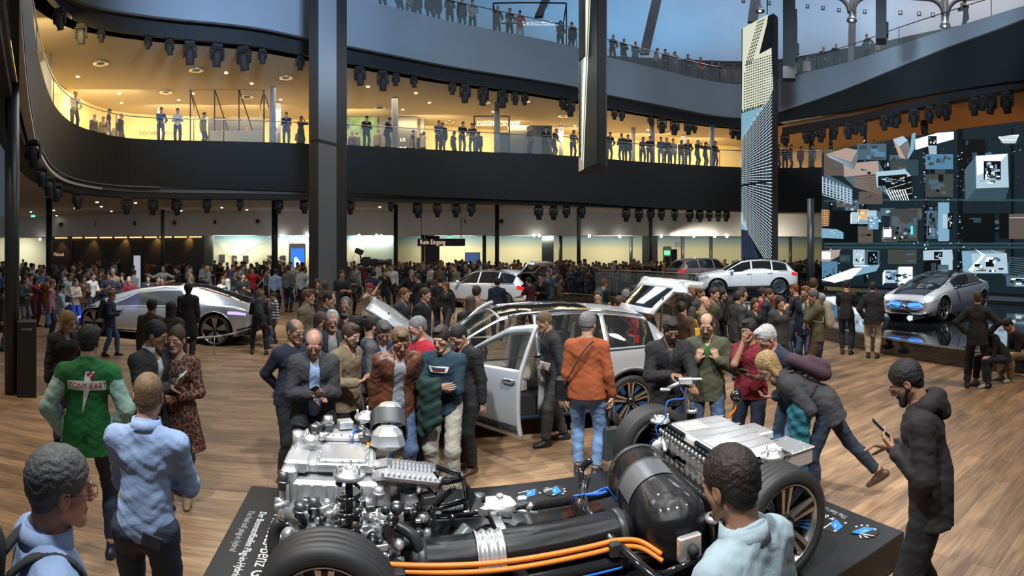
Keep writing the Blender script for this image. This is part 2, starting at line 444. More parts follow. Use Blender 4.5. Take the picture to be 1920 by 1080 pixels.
def skeleton(legs='stand', arms=('down', 'down'), lean=0, side=0, twist=0, head=(0, 0, 0), seat=None, hunch=0, crouch=0, w=1.0, feet=None, hands=None):
 """joints of a 1.76 m figure; x right, y forward, z up; arms/legs given as (left, right)"""
 J = {}
 pel = V3(0, 0, .94 - crouch)
 if seat: pel = V3(0, 0, seat + .10)
 T = rotm('X', -lean) @ rotm('Y', side) @ rotm('Z', twist)
 T2 = rotm('X', -lean - hunch) @ rotm('Y', side) @ rotm('Z', twist)
 J['pel'] = pel; J['T'] = T2; J['Tp'] = rotm('X', -lean * .5) @ rotm('Y', side * .4) @ rotm('Z', twist * .3)
 J['waist'] = pel + T @ V3(0, .0, .14)
 J['chest'] = J['waist'] + T @ V3(0, 0, .0) + T2 @ V3(0, 0.005, .20)
 J['neck'] = J['chest'] + T2 @ V3(0, -.015, .17)
 L = LEG[legs] if isinstance(legs, str) else legs
 for i, sg in ((0, -1), (1, 1)):
  hip = pel + J['Tp'] @ V3(sg * .095, 0, -.03)
  fx, fy, fr = L[i][:3]; fz = L[i][3] if len(L[i]) > 3 else 0; ph = L[i][4] if len(L[i]) > 4 else 0
  if feet: fx, fy, fr, fz, ph = feet[i]
  ank = V3(sg * fx, fy, .085 + fz)
  fd = rotm('Z', -sg * fr) @ rotm('X', ph) @ V3(0, 1, 0)
  kn, ank = ik(hip, ank, .44, .42, V3(sg * .25, 1, 0) if not seat else V3(sg * .15, .6, 1))
  J[i, 'hip'] = hip; J[i, 'kn'] = kn; J[i, 'ank'] = ank; J[i, 'fd'] = fd; J[i, 'fn'] = unit(np.cross(np.cross(fd, V3(0, 0, 1)), fd))
  sh = J['neck'] + T2 @ V3(sg * .172 * w, -.005, -.072)
  p, hint, fdir, pn, curl = ARM[arms[i]] if isinstance(arms[i], str) else arms[i]
  if hands and hands[i] is not None: p, hint, fdir, pn, curl = hands[i]
  m = V3(sg, 1, 1)
  el, wr = ik(sh, J['neck'] + T2 @ (V3(sg * .172, -.005, -.072) + V3(*p) * m), .29, .255, T2 @ (V3(*hint) * m))
  J[i, 'sh'] = sh; J[i, 'el'] = el; J[i, 'wr'] = wr
  J[i, 'hf'] = unit(T2 @ (V3(*fdir) * m)); J[i, 'hn'] = unit(T2 @ (V3(*pn) * m)); J[i, 'curl'] = curl
 hy, hp, hr = head
 N = T2 @ rotm('X', (lean + hunch) * .55)
 J['H'] = N @ rotm('Z', -hy) @ rotm('X', -hp) @ rotm('Y', hr)
 J['head'] = J['neck'] + N @ V3(0, .02, .07) + J['H'] @ V3(0, .012, .10)
 J['w'] = w
 return J
def bounds(J, pad=.12):
 A = np.array([v for k, v in J.items() if isinstance(v, np.ndarray) and v.shape == (3,) and k not in ('T',) and not (isinstance(k, tuple) and k[1] in ('fd', 'fn', 'hf', 'hn'))])
 lo = A.min(0) - pad; hi = A.max(0) + pad; lo[2] = min(lo[2], -.01); return lo, hi
def hand_sdf(J, i, h):
 """palm, four fingers and thumb, in the hand's own frame"""
 wr, f, n, c = J[i, 'wr'], J[i, 'hf'], J[i, 'hn'], J[i, 'curl']
 n = unit(n - f * (n @ f)); sg = -1 if i == 0 else 1
 t = np.cross(f, n) * 1.0
 if i == 1: t = -t
 # t points to the thumb side
 s = SDF(wr - .20, wr + .20, h)
 s.cap(wr - f * .03, wr + f * .02, .026, .028, .01, (n, .75))
 for q in (-.026, -.009, .009, .027):
  s.cap(wr + f * .025 + t * q * .6, wr + f * .085 + t * q, .017, .0125, .012, (n, .8))
 ln = (.058, .074, .078, .068)
 for j, q in enumerate((-.030, -.010, .011, .032)):
  p = wr + f * (.088 - .004 * abs(j - 2)) + t * q; d = f; L_ = ln[j]; r = .0085 if j else .0075
  cc = c * (1.1 - .08 * j)
  for seg, (k, rr) in enumerate(((.42, 1.0), (.32, .92), (.26, .82))):
   a = cc * (38, 55, 38)[seg]; d = unit(f * math.cos(R(a * (seg + 1) * .8)) + n * math.sin(R(a * (seg + 1) * .8)))
   e = p + d * L_ * k; s.cap(p, e, r * rr, r * rr * .93, .004); p = e
 b = wr + f * .025 + t * .026 + n * .006
 d1 = unit(f * .65 + t * .75 + n * (.2 + .4 * c)); m1 = b + d1 * .042
 d2 = unit(f * .85 + t * (.35 - .5 * c) + n * (.2 + .7 * c)); m2 = m1 + d2 * .034
 s.cap(b, m1, .015, .0115, .01); s.cap(m1, m2, .0105, .0098, .004); s.cap(m2, m2 + unit(d2 - t * .3 * c) * .024, .0096, .008, .004)
 return s
def head_sdf(J, h, g=None, female=False, jaw=1.0):
 H, c = J['H'], J['head']; g = g or {}
 s = SDF(c - .2, c + .2, h)
 def p(x, y, z): return c + H @ V3(x, y, z)
 Rm = H
 s.ell(p(0, -.018, .033), (.076, .096, .085), .02, Rm)
 s.ell(p(0, .028, -.03), (.060 * jaw, .060, .082), .03, Rm)
 for q in (-1, 1):
  s.cap(p(q * .052 * jaw, -.005, -.055), p(q * .02 * jaw, .068, -.100), .020, .018, .025)
  s.cap(p(q * .045, .055, -.018), p(q * .05, .035, -.035), .018, .018, .02)
 s.cap(p(-.012, .078, -.102), p(.012, .078, -.102), .017, .017, .015)
 s.cap(p(-.038, .076, .024), p(.038, .076, .024), .011, .011, .014)
 s.cap(p(0, -.03, -.05), J['neck'] + J['T'] @ V3(0, -.005, .0), .053 if not female else .046, .058 if not female else .05, .025)
 if h < .012:
  for q in (-1, 1): s.ell(p(q * .032, .097, .001), (.019, .014, .012), .008, Rm, 'cut')
  s.cap(p(0, .086, .012), p(0, .108, -.030), .0075, .012, .008)
  for q in (-1, 1): s.ell(p(q * .012, .098, -.036), (.009, .011, .008), .006, Rm)
  s.cap(p(-.019, .086, -.063), p(.019, .086, -.063), .0065, .0065, .006); s.cap(p(0, .092, -.063), p(0, .092, -.063), .006, .006, .01)
  s.cap(p(-.014, .086, -.075), p(.014, .086, -.075), .007, .007, .006)
  s.cap(p(-.024, .093, -.069), p(.024, .093, -.069), .0018, .0018, .003, None, 1, 'cut')
  for q in (-1, 1):
   s.ell(p(q * .078, -.012, -.012), (.009, .021, .033), .006, Rm); s.ell(p(q * .087, -.008, -.008), (.006, .011, .018), .004, Rm, 'cut')
   s.ell(p(q * .032, .0815, .0005), (.0165, .0125, .0125), .002, Rm)
 else:
  s.cap(p(0, .086, .01), p(0, .104, -.032), .009, .013, .01)
  for q in (-1, 1): s.ell(p(q * .078, -.012, -.012), (.012, .021, .032), .01, Rm)
 return s
def hair_sdf(J, h, kind):
 H, c = J['H'], J['head']; s = SDF(c - .34, c + .2, h)
 def p(x, y, z): return c + H @ V3(x, y, z)
 t = {'short': .010, 'crop': .004, 'thick': .012, 'balding': .005, 'afro': .03, 'bob': .016, 'long': .016, 'bun': .008, 'pony': .010, 'ring': .007, 'cap': .012, 'quiff': .012}[kind]
 s.ell(p(0, -.020, .035), (.077 + t, .097 + t, .087 + t), .02, H)
 if kind in ('thick', 'quiff', 'afro'): s.ell(p(.008, .045, .105), (.05, .042, .022 if kind != 'quiff' else .032), .02, H)
 back = {'short': -.075, 'crop': -.06, 'thick': -.08, 'balding': -.075, 'afro': -.10, 'bob': -.13, 'long': -.20, 'bun': -.06, 'pony': -.06, 'ring': -.08, 'cap': -.03, 'quiff': -.075}[kind]
 if kind not in ('cap',):
  s.cap(p(0, -.052, -.02), p(0, -.050, back + .04), .062 + t, .052 + t * .6, .02, (H @ V3(0, 1, 0), .85))
 if kind in ('bob', 'long'):
  for q in (-1, 1): s.cap(p(q * .066, -.015, .02), p(q * .068, -.02, back + .02), .030, .024, .02)
 if kind == 'long': s.cap(p(0, -.06, -.05), p(0, -.09, -.26), .068, .05, .03, (H @ V3(0, 1, 0), .55))
 if kind == 'bun': s.ell(p(0, -.085, .10), (.04, .04, .036), .01, H)
 if kind == 'pony': s.cap(p(0, -.11, .05), p(0, -.16, -.16), .026, .016, .02)
 # clear the face
 fz = {'quiff': .066, 'thick': .064, 'bob': .052, 'long': .06, 'cap': .05, 'afro': .06}.get(kind, .072)
 if kind in ('bob', 'long', 'afro'):
  s.ell(p(0, .10, -.045), (.060, .085, .052 + fz), .008, H, 'cut')
 elif kind == 'cap':
  s.plane(p(0, 0, .03), -(H @ V3(0, .12, 1)))
  s.ell(p(0, .105, .048), (.066, .075, .009), .006, H)
 else:
  s.ell(p(0, .115, -.055), (.10, .105, .056 + fz), .008, H, 'cut')
  for q in (-1, 1): s.cap(p(q * .09, .03, -.03), p(q * .09, -.005, -.03), .032, .028, .006, None, 1, 'cut')
 if kind == 'ring': s.ell(p(0, .02, .10), (.066, .10, .070), .006, H, 'cut')
 if kind == 'balding': s.ell(p(0, .075, .085), (.056, .052, .055), .006, H, 'cut')
 if kind in ('afro', 'long', 'bob', 'thick', 'short', 'quiff', 'pony') and h < .012: s.wob(.0012, 210, 3)
 if kind not in ('long', 'pony', 'bob'): pass
 return s
def body_sdf(J, h, fat=0, head=True, female=False):
 lo, hi = bounds(J); s = SDF(lo, hi, h); T = J['T']; F = T @ V3(0, 1, 0); w = J['w']; f = fat
 Fp = J['Tp'] @ V3(0, 1, 0)
 s.cap(J['pel'] + J['Tp'] @ V3(-.05, 0, -.02), J['pel'] + J['Tp'] @ V3(.05, 0, -.02), .105 + f, None, .05, (Fp, .85))
 s.cap(J['pel'], J['waist'], .118 + f, .112 + f, .05, (Fp, .78))
 s.cap(J['waist'], J['chest'], .112 + f, .135 + f * .7, .05, (F, .74))
 s.cap(J['chest'] + T @ V3(-.05, 0, .05), J['chest'] + T @ V3(.05, 0, .05), .105 + f * .5, None, .05, (F, .85))
 for q in (0, 1): s.cap(J[q, 'sh'], J['neck'] + T @ V3(0, -.01, -.03), .055, .056, .04)
 s.cap(J['neck'] + T @ V3(0, 0, -.03), J['neck'] + T @ V3(0, .01, .06), .058, .052, .05)
 if female:
  for q in (-1, 1): s.ell(J['chest'] + T @ V3(q * .065, .085, .02), (.055, .05, .055), .03)
 if f > .02: s.ell(J['waist'] + T @ V3(0, .06 + f, .0), (.10 + f, .07 + f, .12), .05)
 for i in (0, 1):
  s.cap(J[i, 'hip'], J[i, 'kn'], .088 + f * .4, .058, .05); s.cap(J[i, 'kn'], J[i, 'ank'], .056, .040, .03)
  c = J[i, 'kn'] * .65 + J[i, 'ank'] * .35 - V3(0, .015, 0); s.cap(c, c + (J[i, 'ank'] - J[i, 'kn']) * .15, .052, .045, .03)
  s.cap(J[i, 'sh'], J[i, 'el'], .052, .040, .04); s.cap(J[i, 'el'], J[i, 'wr'], .041, .028, .02)
 return s
def shoe_sdf(J, i, h, boot=False):
 a, fd, fn = J[i, 'ank'], J[i, 'fd'], J[i, 'fn']; b = a - fn * .05
 s = SDF(a - .26, a + .26, h)
 s.cap(b - fd * .045, b + fd * .06, .040, .040, .02, None); s.cap(b + fd * .04 - fn * .006, b + fd * .145 - fn * .014, .044, .034, .03, (fn, .8))
 s.cap(b, a + fn * (.02 if not boot else .09), .040, .044, .03)
 s.plane(a - fn * .083, -fn)
 s.plane(a + fn * (.03 if not boot else .12), fn)
 return s
def top_sdf(J, h, kind, fat=0, female=False, loose=0, seed=1, open_=0, collar=True):
 """kind: tee, shirt, sweater, jacket, coat, dress, vest"""
 o = {'tee': .010, 'shirt': .012, 'sweater': .016, 'jacket': .026, 'coat': .030, 'dress': .008, 'vest': .02}[kind] + loose
 lo, hi = bounds(J); s = SDF(lo, hi, h); T = J['T']; F = T @ V3(0, 1, 0); Fp = J['Tp'] @ V3(0, 1, 0); f = fat + o
 Tp = J['Tp']; sd = .82
 hem = {'tee': -.10, 'shirt': -.06, 'sweater': -.10, 'jacket': -.16, 'coat': -.42, 'dress': -.40, 'vest': -.12}[kind]
 s.cap(J['pel'] + Tp @ V3(-.04, 0, .02), J['pel'] + Tp @ V3(.04, 0, .02), .108 + f, None, .05, (Fp, .88))
 if kind in ('jacket', 'coat', 'dress', 'tee', 'sweater', 'vest'):
  fl = {'dress': .09, 'coat': .045}.get(kind, .006)
  for q in (-1, 1): s.cap(J['pel'] + Tp @ V3(q * .045, 0, .04), J['pel'] + Tp @ V3(q * (.052 + fl * .4), 0, hem - .03), .120 + f, .128 + f + fl * .7, .04, (Fp, .90))
 s.cap(J['pel'], J['waist'], .122 + f, .116 + f - (.012 if female else 0), .05, (Fp, sd))
 s.cap(J['waist'], J['chest'], .116 + f - (.012 if female else 0), .138 + o + fat * .7, .05, (F, sd - .04))
 s.cap(J['chest'] + T @ V3(-.055, 0, .05), J['chest'] + T @ V3(.055, 0, .05), .106 + o + fat * .5, None, .05, (F, .88))
 for q in (0, 1): s.cap(J[q, 'sh'], J['neck'] + T @ V3(0, -.01, -.03), .055 + o * .8, .058 + o * .7, .04)
 if female:
  for q in (-1, 1): s.ell(J['chest'] + T @ V3(q * .065, .085, .02), (.055 + o * .7, .05 + o * .7, .055 + o * .7), .04)
 if fat > .02: s.ell(J['waist'] + T @ V3(0, .06 + fat, .0), (.10 + f, .07 + f, .12 + o), .05)
 for i in (0, 1):
  if kind == 'vest': continue
  if kind == 'tee':
   m = J[i, 'sh'] * .35 + J[i, 'el'] * .65; s.cap(J[i, 'sh'], m, .060 + o, .056 + o, .04)
   continue
  so = o * .75
  s.cap(J[i, 'sh'], J[i, 'el'], .056 + so, .046 + so, .04); s.cap(J[i, 'el'], J[i, 'wr'] - unit(J[i, 'wr'] - J[i, 'el']) * .03, .047 + so, .034 + so, .02)
 nk = J['neck']
 if collar and kind in ('shirt', 'jacket', 'coat', 'vest'):
  s.cap(nk + T @ V3(0, -.008, -.03), nk + T @ V3(0, -.004, .035), .074 + o * .4, .066 + o * .4, .02)
 s.wob(.0020, 40, seed)
 if h < .011: s.wob(.0015, 95, seed + 5)
 # neck opening, hem, tube ends
 up = T @ V3(0, .25, 1)
 s.cap(nk + T @ V3(0, .004, -.02), nk + T @ V3(0, .02, .12), .056 + o * .25, .062 + o * .3, .006, None, 1, 'cut')
 if kind in ('shirt', 'jacket', 'coat', 'vest'):
  s.cap(nk + T @ V3(0, .085, -.08), nk + T @ V3(0, .07, .05), .014 + (.03 if kind != 'shirt' else 0), .045, .004, None, 1, 'cut')
 s.plane(nk + T @ V3(0, 0, .05), up)
 hp = J['pel'] + Tp @ V3(0, 0, hem); s.plane(hp, -(Tp @ V3(0, 0, 1))) if True else None
 for i in (0, 1):   # keep sleeves that hang below the hem
  pass
 if open_:
  q0 = J['pel'] + Tp @ V3(0, .16 + fat, hem - .1); q1 = J['chest'] + T @ V3(0, .15, .0); q2 = nk + T @ V3(0, .10, .0)
  s.cap(q0, J['waist'] + T @ V3(0, .165 + fat, 0), open_, open_ * .9, .006, None, 1, 'cut')
  s.cap(J['waist'] + T @ V3(0, .165 + fat, 0), q1, open_ * .9, open_ * .8, .006, None, 1, 'cut')
  s.cap(q1, q2, open_ * .8, open_ * .55, .006, None, 1, 'cut')
 return s
def sleeves_sdf(J, h, kind, loose=0, seed=1):
 o = {'shirt': .012, 'sweater': .016, 'jacket': .026, 'coat': .030, 'dress': .012}[kind] * .75 + loose
 lo, hi = bounds(J); s = SDF(lo, hi, h)
 for i in (0, 1):
  e = J[i, 'wr'] - unit(J[i, 'wr'] - J[i, 'el']) * .012
  s.cap(J[i, 'sh'], J[i, 'el'], .056 + o, .046 + o, .02); s.cap(J[i, 'el'], e, .047 + o, .033 + o, .02)
 s.wob(.002, 46, seed)
 for i in (0, 1):
  u = unit(J[i, 'wr'] - J[i, 'el']); e = J[i, 'wr'] - u * .002
  s.cap(e, e + u * .06, .05, .06, .002, None, 1, 'cut'); s.cap(e - u * .02, e, .024 + o * .5, None, .002, None, 1, 'cut')
 return s
def pants_sdf(J, h, kind='jeans', fat=0, seed=2):
 o = {'jeans': .010, 'slim': .004, 'suit': .018, 'cargo': .024, 'skirt': .0, 'leggings': .002}[kind]
 lo, hi = bounds(J); s = SDF(lo, hi, h); Tp = J['Tp']; Fp = Tp @ V3(0, 1, 0)
 s.cap(J['pel'] + Tp @ V3(-.05, 0, -.02), J['pel'] + Tp @ V3(.05, 0, -.02), .106 + fat + .006, None, .05, (Fp, .88))
 s.cap(J['pel'], J['pel'] + Tp @ V3(0, 0, .12), .122 + fat, .120 + fat, .04, (Fp, .80))
 for i in (0, 1):
  s.cap(J[i, 'hip'], J[i, 'kn'], .090 + o * .6 + fat * .4, .060 + o, .05); s.cap(J[i, 'kn'], J[i, 'ank'] - V3(0, 0, .02), .060 + o, .048 + o, .03)
  c = J[i, 'kn'] * .65 + J[i, 'ank'] * .35 - V3(0, .015, 0); s.cap(c, c + (J[i, 'ank'] - J[i, 'kn']) * .15, .056 + o * .6, .048 + o, .03)
 s.wob(.0022, 34, seed)
 if h < .011: s.wob(.0014, 90, seed + 5)
 s.plane(J['pel'] + Tp @ V3(0, 0, .13), Tp @ V3(0, 0, 1))
 for i in (0, 1):
  u = unit(J[i, 'ank'] - J[i, 'kn']); s.cap(J[i, 'ank'] + u * .035, J[i, 'ank'] + u * .12, .09, .09, .002, None, 1, 'cut')
 return s
# ================================================================ the hall
M_black = mat('matte_black', (.018, .018, .020), .7)
M_dark = mat('dark_metal', (.03, .032, .035), .45, .2)
M_col = mat('column_grey', (.06, .065, .07), .5)
M_white = mat('ceiling_white', (.62, .59, .56), .85)
M_band = mat('wall_white', (.55, .55, .54), .8)
M_fasc = mat('fascia_black', (.0095, .011, .0115), .75, bump=(60, .05))
M_fascgrey = mat('fascia_grey', (.30, .33, .37), .62, vary=.08, vscale=.25)
M_lip = mat('fascia_lip', (.16, .155, .15), .55, .3)
M_floor1 = mat('gallery_carpet', (.32, .28, .22), .9)
M_glass = mat('rail_glass', (.75, .85, .85), .05, alpha=.16)
M_chrome = mat('handrail_steel', (.6, .6, .6), .25, 1)
def oak_floor():
 m = bpy.data.materials.new('oak_planks'); m.use_nodes = True; MATS['oak_planks'] = m
 n = m.node_tree.nodes; L = m.node_tree.links; b = n['Principled BSDF']
 tc = n.new('ShaderNodeTexCoord'); mp = n.new('ShaderNodeMapping'); mp.inputs['Rotation'].default_value = (0, 0, -R(19.5))
 L.new(tc.outputs['Object'], mp.inputs['Vector'])
 br = n.new('ShaderNodeTexBrick'); br.offset = .37; br.inputs['Scale'].default_value = 1
 br.inputs['Brick Width'].default_value = 1.5; br.inputs['Row Height'].default_value = .19; br.inputs['Mortar Size'].default_value = .0022
 br.inputs['Mortar Smooth'].default_value = .3; br.inputs['Bias'].default_value = 0
 br.inputs['Color1'].default_value = (.36, .225, .125, 1); br.inputs['Color2'].default_value = (.215, .13, .072, 1); br.inputs['Mortar'].default_value = (.06, .035, .02, 1)
 L.new(mp.outputs[0], br.inputs['Vector'])
 # grain
 mp2 = n.new('ShaderNodeMapping'); mp2.inputs['Scale'].default_value = (.9, 9, 1); L.new(mp.outputs[0], mp2.inputs['Vector'])
 nz = n.new('ShaderNodeTexNoise'); nz.inputs['Scale'].default_value = 3.0; nz.inputs['Detail'].default_value = 6; nz.inputs['Distortion'].default_value = .8
 L.new(mp2.outputs[0], nz.inputs['Vector'])
 mp3 = n.new('ShaderNodeMapping'); mp3.inputs['Scale'].default_value = (.5, 2.2, 1); L.new(mp.outputs[0], mp3.inputs['Vector'])
 nz2 = n.new('ShaderNodeTexNoise'); nz2.inputs['Scale'].default_value = 2.2; nz2.inputs['Detail'].default_value = 3; L.new(mp3.outputs[0], nz2.inputs['Vector'])
 ad = n.new('ShaderNodeMath'); ad.operation = 'ADD'; L.new(nz.outputs['Fac'], ad.inputs[0]); L.new(nz2.outputs['Fac'], ad.inputs[1])
 mr = n.new('ShaderNodeMapRange'); mr.inputs['From Min'].default_value = .75; mr.inputs['From Max'].default_value = 1.25; mr.inputs['To Min'].default_value = .62; mr.inputs['To Max'].default_value = 1.4
 L.new(ad.outputs[0], mr.inputs['Value'])
 vm = n.new('ShaderNodeVectorMath'); vm.operation = 'SCALE'; L.new(br.outputs['Color'], vm.inputs[0]); L.new(mr.outputs[0], vm.inputs['Scale'])
 L.new(vm.outputs[0], b.inputs['Base Color']); b.inputs['Roughness'].default_value = .42
 return m
fl = MB(); fl.box((10, 28, -.1), (120, 90, .2)); fl.build('floor', oak_floor(), kind='structure')
def path(pts, n=6):
 """[(px, d, ...)] -> smooth list of (plan point, extra values)"""
 out = []
 for q in catmull([Vector((*P(a[0], a[1])[:2], 0)) for a in pts], n): out.append(q)
 ex = []; m = len(pts)
 for i in range(m - 1):
  for k in range(n):
   t = k / n; ex.append([pts[i][j] * (1 - t) + pts[i + 1][j] * t for j in range(2, len(pts[0]))])
 ex.append(list(pts[-1][2:]))
 return out, ex
def normals(pl):
 N = []
 for i in range(len(pl)):
  t = (pl[min(i + 1, len(pl) - 1)] - pl[max(i - 1, 0)]).normalized(); N.append(Vector((-t.y, t.x, 0)))   # points away from the void for a left-to-right path
 return N
def ribbon(name, pts, za, zb, m, thick=.15, off=0, n=6, parent=None, flat=False, **kw):
 """a wall standing on a plan curve, from za to zb (numbers or indices of the extras given as 'e0')"""
 pl, ex = path(pts, n); N = normals(pl); mb = MB(); g = lambda v, e: e[int(v[1])] if isinstance(v, str) else v
 A = [p + N[i] * off for i, p in enumerate(pl)]; B = [p + N[i] * (off + thick) for i, p in enumerate(pl)]
 z0 = [g(za, e) for e in ex]; z1 = [g(zb, e) for e in ex]
 rows = [[Vector((a.x, a.y, z0[i])), Vector((a.x, a.y, z1[i])), Vector((b.x, b.y, z1[i])), Vector((b.x, b.y, z0[i]))] for i, (a, b) in enumerate(zip(A, B))]
 mb.grid(rows, closed=True, smooth=False)
 mb.add([*rows[0]], [(0, 1, 2, 3)]); mb.add([*rows[-1]], [(3, 2, 1, 0)])
 return mb.build(name, m, parent, **kw)
def interp_px(tab, x):
 for a, b in zip(tab, tab[1:]):
  if x <= b[0]: t = max(0, (x - a[0]) / (b[0] - a[0])); return a[1] * (1 - t) + b[1] * t
 return tab[-1][1]
def slab(name, pts, off0, off1, z0, z1, m, n=6, to=None, **kw):
 pl, ex = path(pts, n); N = [Vector((p.x, p.y, 0)).normalized() for p in pl]; mb = MB()   # radial, so edges never cross
 g = (lambda o, i: o[0] + (o[1] - o[0]) * i / (len(pl) - 1)) 
 o0 = (off0, off0); o1 = off1 if isinstance(off1, tuple) else (off1, off1)
 rows = []
 for i, p in enumerate(pl):
  a = p + N[i] * g(o0, i); b = p + N[i] * g(o1, i) if not to else N[i] * interp_px(to, 960 + FPX * math.atan2(p.x, p.y))
  rows.append([Vector((a.x, a.y, z0)), Vector((a.x, a.y, z1)), Vector((b.x, b.y, z1)), Vector((b.x, b.y, z0))])
 mb.grid(rows, closed=True, smooth=False); mb.add(rows[0], [(0, 1, 2, 3)]); mb.add(rows[-1], [(3, 2, 1, 0)])
 return mb.build(name, m, None, **kw)
# plan curves: (px, distance, top z, bottom z)
RIM1 = [(36, 5.0, 7.7, 5.45), (41, 6.7, 7.7, 5.45), (50, 9.1, 7.7, 5.45), (59, 11.6, 7.7, 5.45), (74, 15.7, 7.7, 5.45), (104, 20.6, 7.7, 5.45), (148, 23.8, 7.7, 5.45), (220, 26.0, 7.7, 5.45),
  (300, 26.75, 7.7, 5.45), (420, 27.1, 7.7, 5.4), (640, 28.1, 7.7, 5.3), (870, 29.8, 7.7, 5.2), (1080, 31.4, 7.7, 5.1), (1200, 33.3, 7.7, 5.0), (1350, 35.2, 7.7, 4.9), (1450, 35.8, 7.7, 4.85),
  (1560, 35.4, 7.7, 4.85), (1700, 33.5, 7.7, 4.85), (1850, 30.5, 7.7, 4.9), (1990, 27.5, 7.7, 4.9)]
RIM2 = [(60, 15.5, 13.7, 11.5), (100, 18.6, 13.7, 11.5), (148, 20.3, 13.7, 11.5), (207, 21.1, 13.7, 11.5), (320, 21.9, 13.7, 11.5), (480, 22.8, 13.7, 11.5), (640, 24.7, 13.7, 11.5), (860, 27.8, 13.7, 11.5), (1082, 31.1, 13.7, 11.5), (1137, 32.6, 13.7, 11.5),
  (1280, 36.0, 13.7, 11.5), (1350, 37.6, 13.7, 11.45), (1410, 38.0, 13.7, 11.4), (1458, 36.9, 13.7, 11.5), (1530, 35.0, 13.7, 11.85), (1601, 33.2, 13.7, 12.2), (1684, 30.8, 13.7, 12.5), (1773, 28.8, 13.75, 12.85), (1857, 27.2, 13.8, 13.05), (1920, 26.3, 13.9, 13.3), (1990, 25.5, 14, 13.5)]
ribbon('wall_lower_balcony', RIM1, 'e1', 'e0', M_fasc, .2, kind='structure')
ribbon('trim_1', RIM1, 5.2, 5.42, M_lip, .25, off=.2, kind='structure')
ribbon('wall_upper_balcony', RIM2, 'e1', 'e0', M_fascgrey, .2, kind='structure')
i0 = [i for i, q in enumerate(RIM2) if q[0] == 1458][0]
ribbon('wall_ramp', [(a, d, zb + .02, 10.95 - .5 * max(0, (a - 1458)) / 460) for a, d, zt, zb in RIM2[i0 - 1:]], 'e1', 'e0', M_fasc, .25, off=.12, kind='structure')
# black lighting rails under both rims
rb = ribbon('lighting_rail', [q for q in RIM1], 4.93, 5.2, M_black, .55, off=.25, label='black lighting rail curving under the lower balcony', cat='lighting rail')
r2 = ribbon('lighting_rail', [q for q in RIM2[:i0 + 1]], 10.85, 11.42, M_black, .6, off=.3, label='black lighting rail curving under the grey upper balcony', cat='lighting rail')
r3 = ribbon('lighting_rail', [q for q in RIM2[i0:]], 10.2, 10.6, M_black, .6, off=.5, label='black lighting rail under the dark ramp at the right', cat='lighting rail')
# gallery floors and ceilings
slab('floor_gallery', RIM1, .2, 6, 7.35, 7.6, M_floor1, to=[(30, 22), (104, 30), (220, 36), (640, 38), (1080, 43), (1350, 47), (1560, 48), (1990, 38)], kind='structure')
slab('ceiling_ground', RIM1, .3, 8, 5.2, 5.3, M_white, to=[(-200, 52), (0, 50), (300, 44), (900, 42), (1543, 47), (2000, 48)], kind='structure')
slab('ceiling_gallery', RIM2, .5, (20, 20), 10.85, 11.0, mat('ceiling_warm', (.55, .47, .38), .85), kind='structure')
slab('floor_upper_gallery', RIM2, .2, (7, 11), 13.4, 13.6, M_floor1, kind='structure')
# left lip: inner grey band of the balcony where it sweeps overhead
slab('trim_2', RIM1[:9], -.0, .45, 5.40, 5.46, M_lip, kind='structure')
# back walls of the ground floor
BACK = [(-120, 49), (0, 47), (100, 45.0), (300, 42), (500, 40), (900, 40), (1200, 41.5), (1543, 45), (1700, 47)]
def sub(pts, a, b, dd=0):
 def at(x):
  for i in range(len(pts) - 1):
   if pts[i][0] <= x <= pts[i + 1][0]:
    t = (x - pts[i][0]) / (pts[i + 1][0] - pts[i][0]); return pts[i][1] * (1 - t) + pts[i + 1][1] * t
 k = max(2, int((b - a) / 90)); return [(a + (b - a) * i / k, at(a + (b - a) * i / k) + dd) for i in range(k + 1)]
def dback(x): return sub(BACK, x, x + 1)[0][1]
ribbon('wall_bulkhead', BACK, 3.52, 5.25, M_band, .3, n=4, kind='structure')
slab('ceiling_recess', BACK, .1, 6.5, 3.52, 3.6, M_white, n=4, kind='structure')
ribbon('wall_black', sub(BACK, 93, 383, .25), 0, 3.5, mat('collection_wall', (.035, .033, .032), .6, bump=(30, .1)), .3, kind='structure')
ribbon('wall_black_return', sub(BACK, 383, 399, .3), 0, 3.5, mat('wall_grey_dark', (.09, .10, .10), .6), .3, kind='structure')
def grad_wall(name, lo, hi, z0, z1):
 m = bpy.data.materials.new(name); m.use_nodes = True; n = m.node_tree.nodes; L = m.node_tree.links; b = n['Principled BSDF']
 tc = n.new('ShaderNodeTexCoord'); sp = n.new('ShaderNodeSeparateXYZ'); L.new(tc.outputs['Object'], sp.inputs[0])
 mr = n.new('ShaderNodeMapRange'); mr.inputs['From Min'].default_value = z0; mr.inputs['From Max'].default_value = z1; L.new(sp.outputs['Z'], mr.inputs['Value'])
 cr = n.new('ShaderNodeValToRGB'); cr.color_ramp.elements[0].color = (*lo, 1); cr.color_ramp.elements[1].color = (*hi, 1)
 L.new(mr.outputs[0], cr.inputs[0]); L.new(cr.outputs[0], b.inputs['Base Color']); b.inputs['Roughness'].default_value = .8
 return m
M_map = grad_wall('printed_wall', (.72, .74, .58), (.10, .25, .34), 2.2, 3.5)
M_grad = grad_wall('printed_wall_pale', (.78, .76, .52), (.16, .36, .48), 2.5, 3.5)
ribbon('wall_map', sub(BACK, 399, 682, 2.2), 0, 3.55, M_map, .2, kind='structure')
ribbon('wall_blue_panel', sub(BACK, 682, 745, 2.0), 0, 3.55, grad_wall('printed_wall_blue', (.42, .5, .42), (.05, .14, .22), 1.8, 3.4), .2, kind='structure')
ribbon('wall_pale', sub(BACK, 745, 1620, 4.2), 0, 3.55, M_grad, .2, kind='structure')
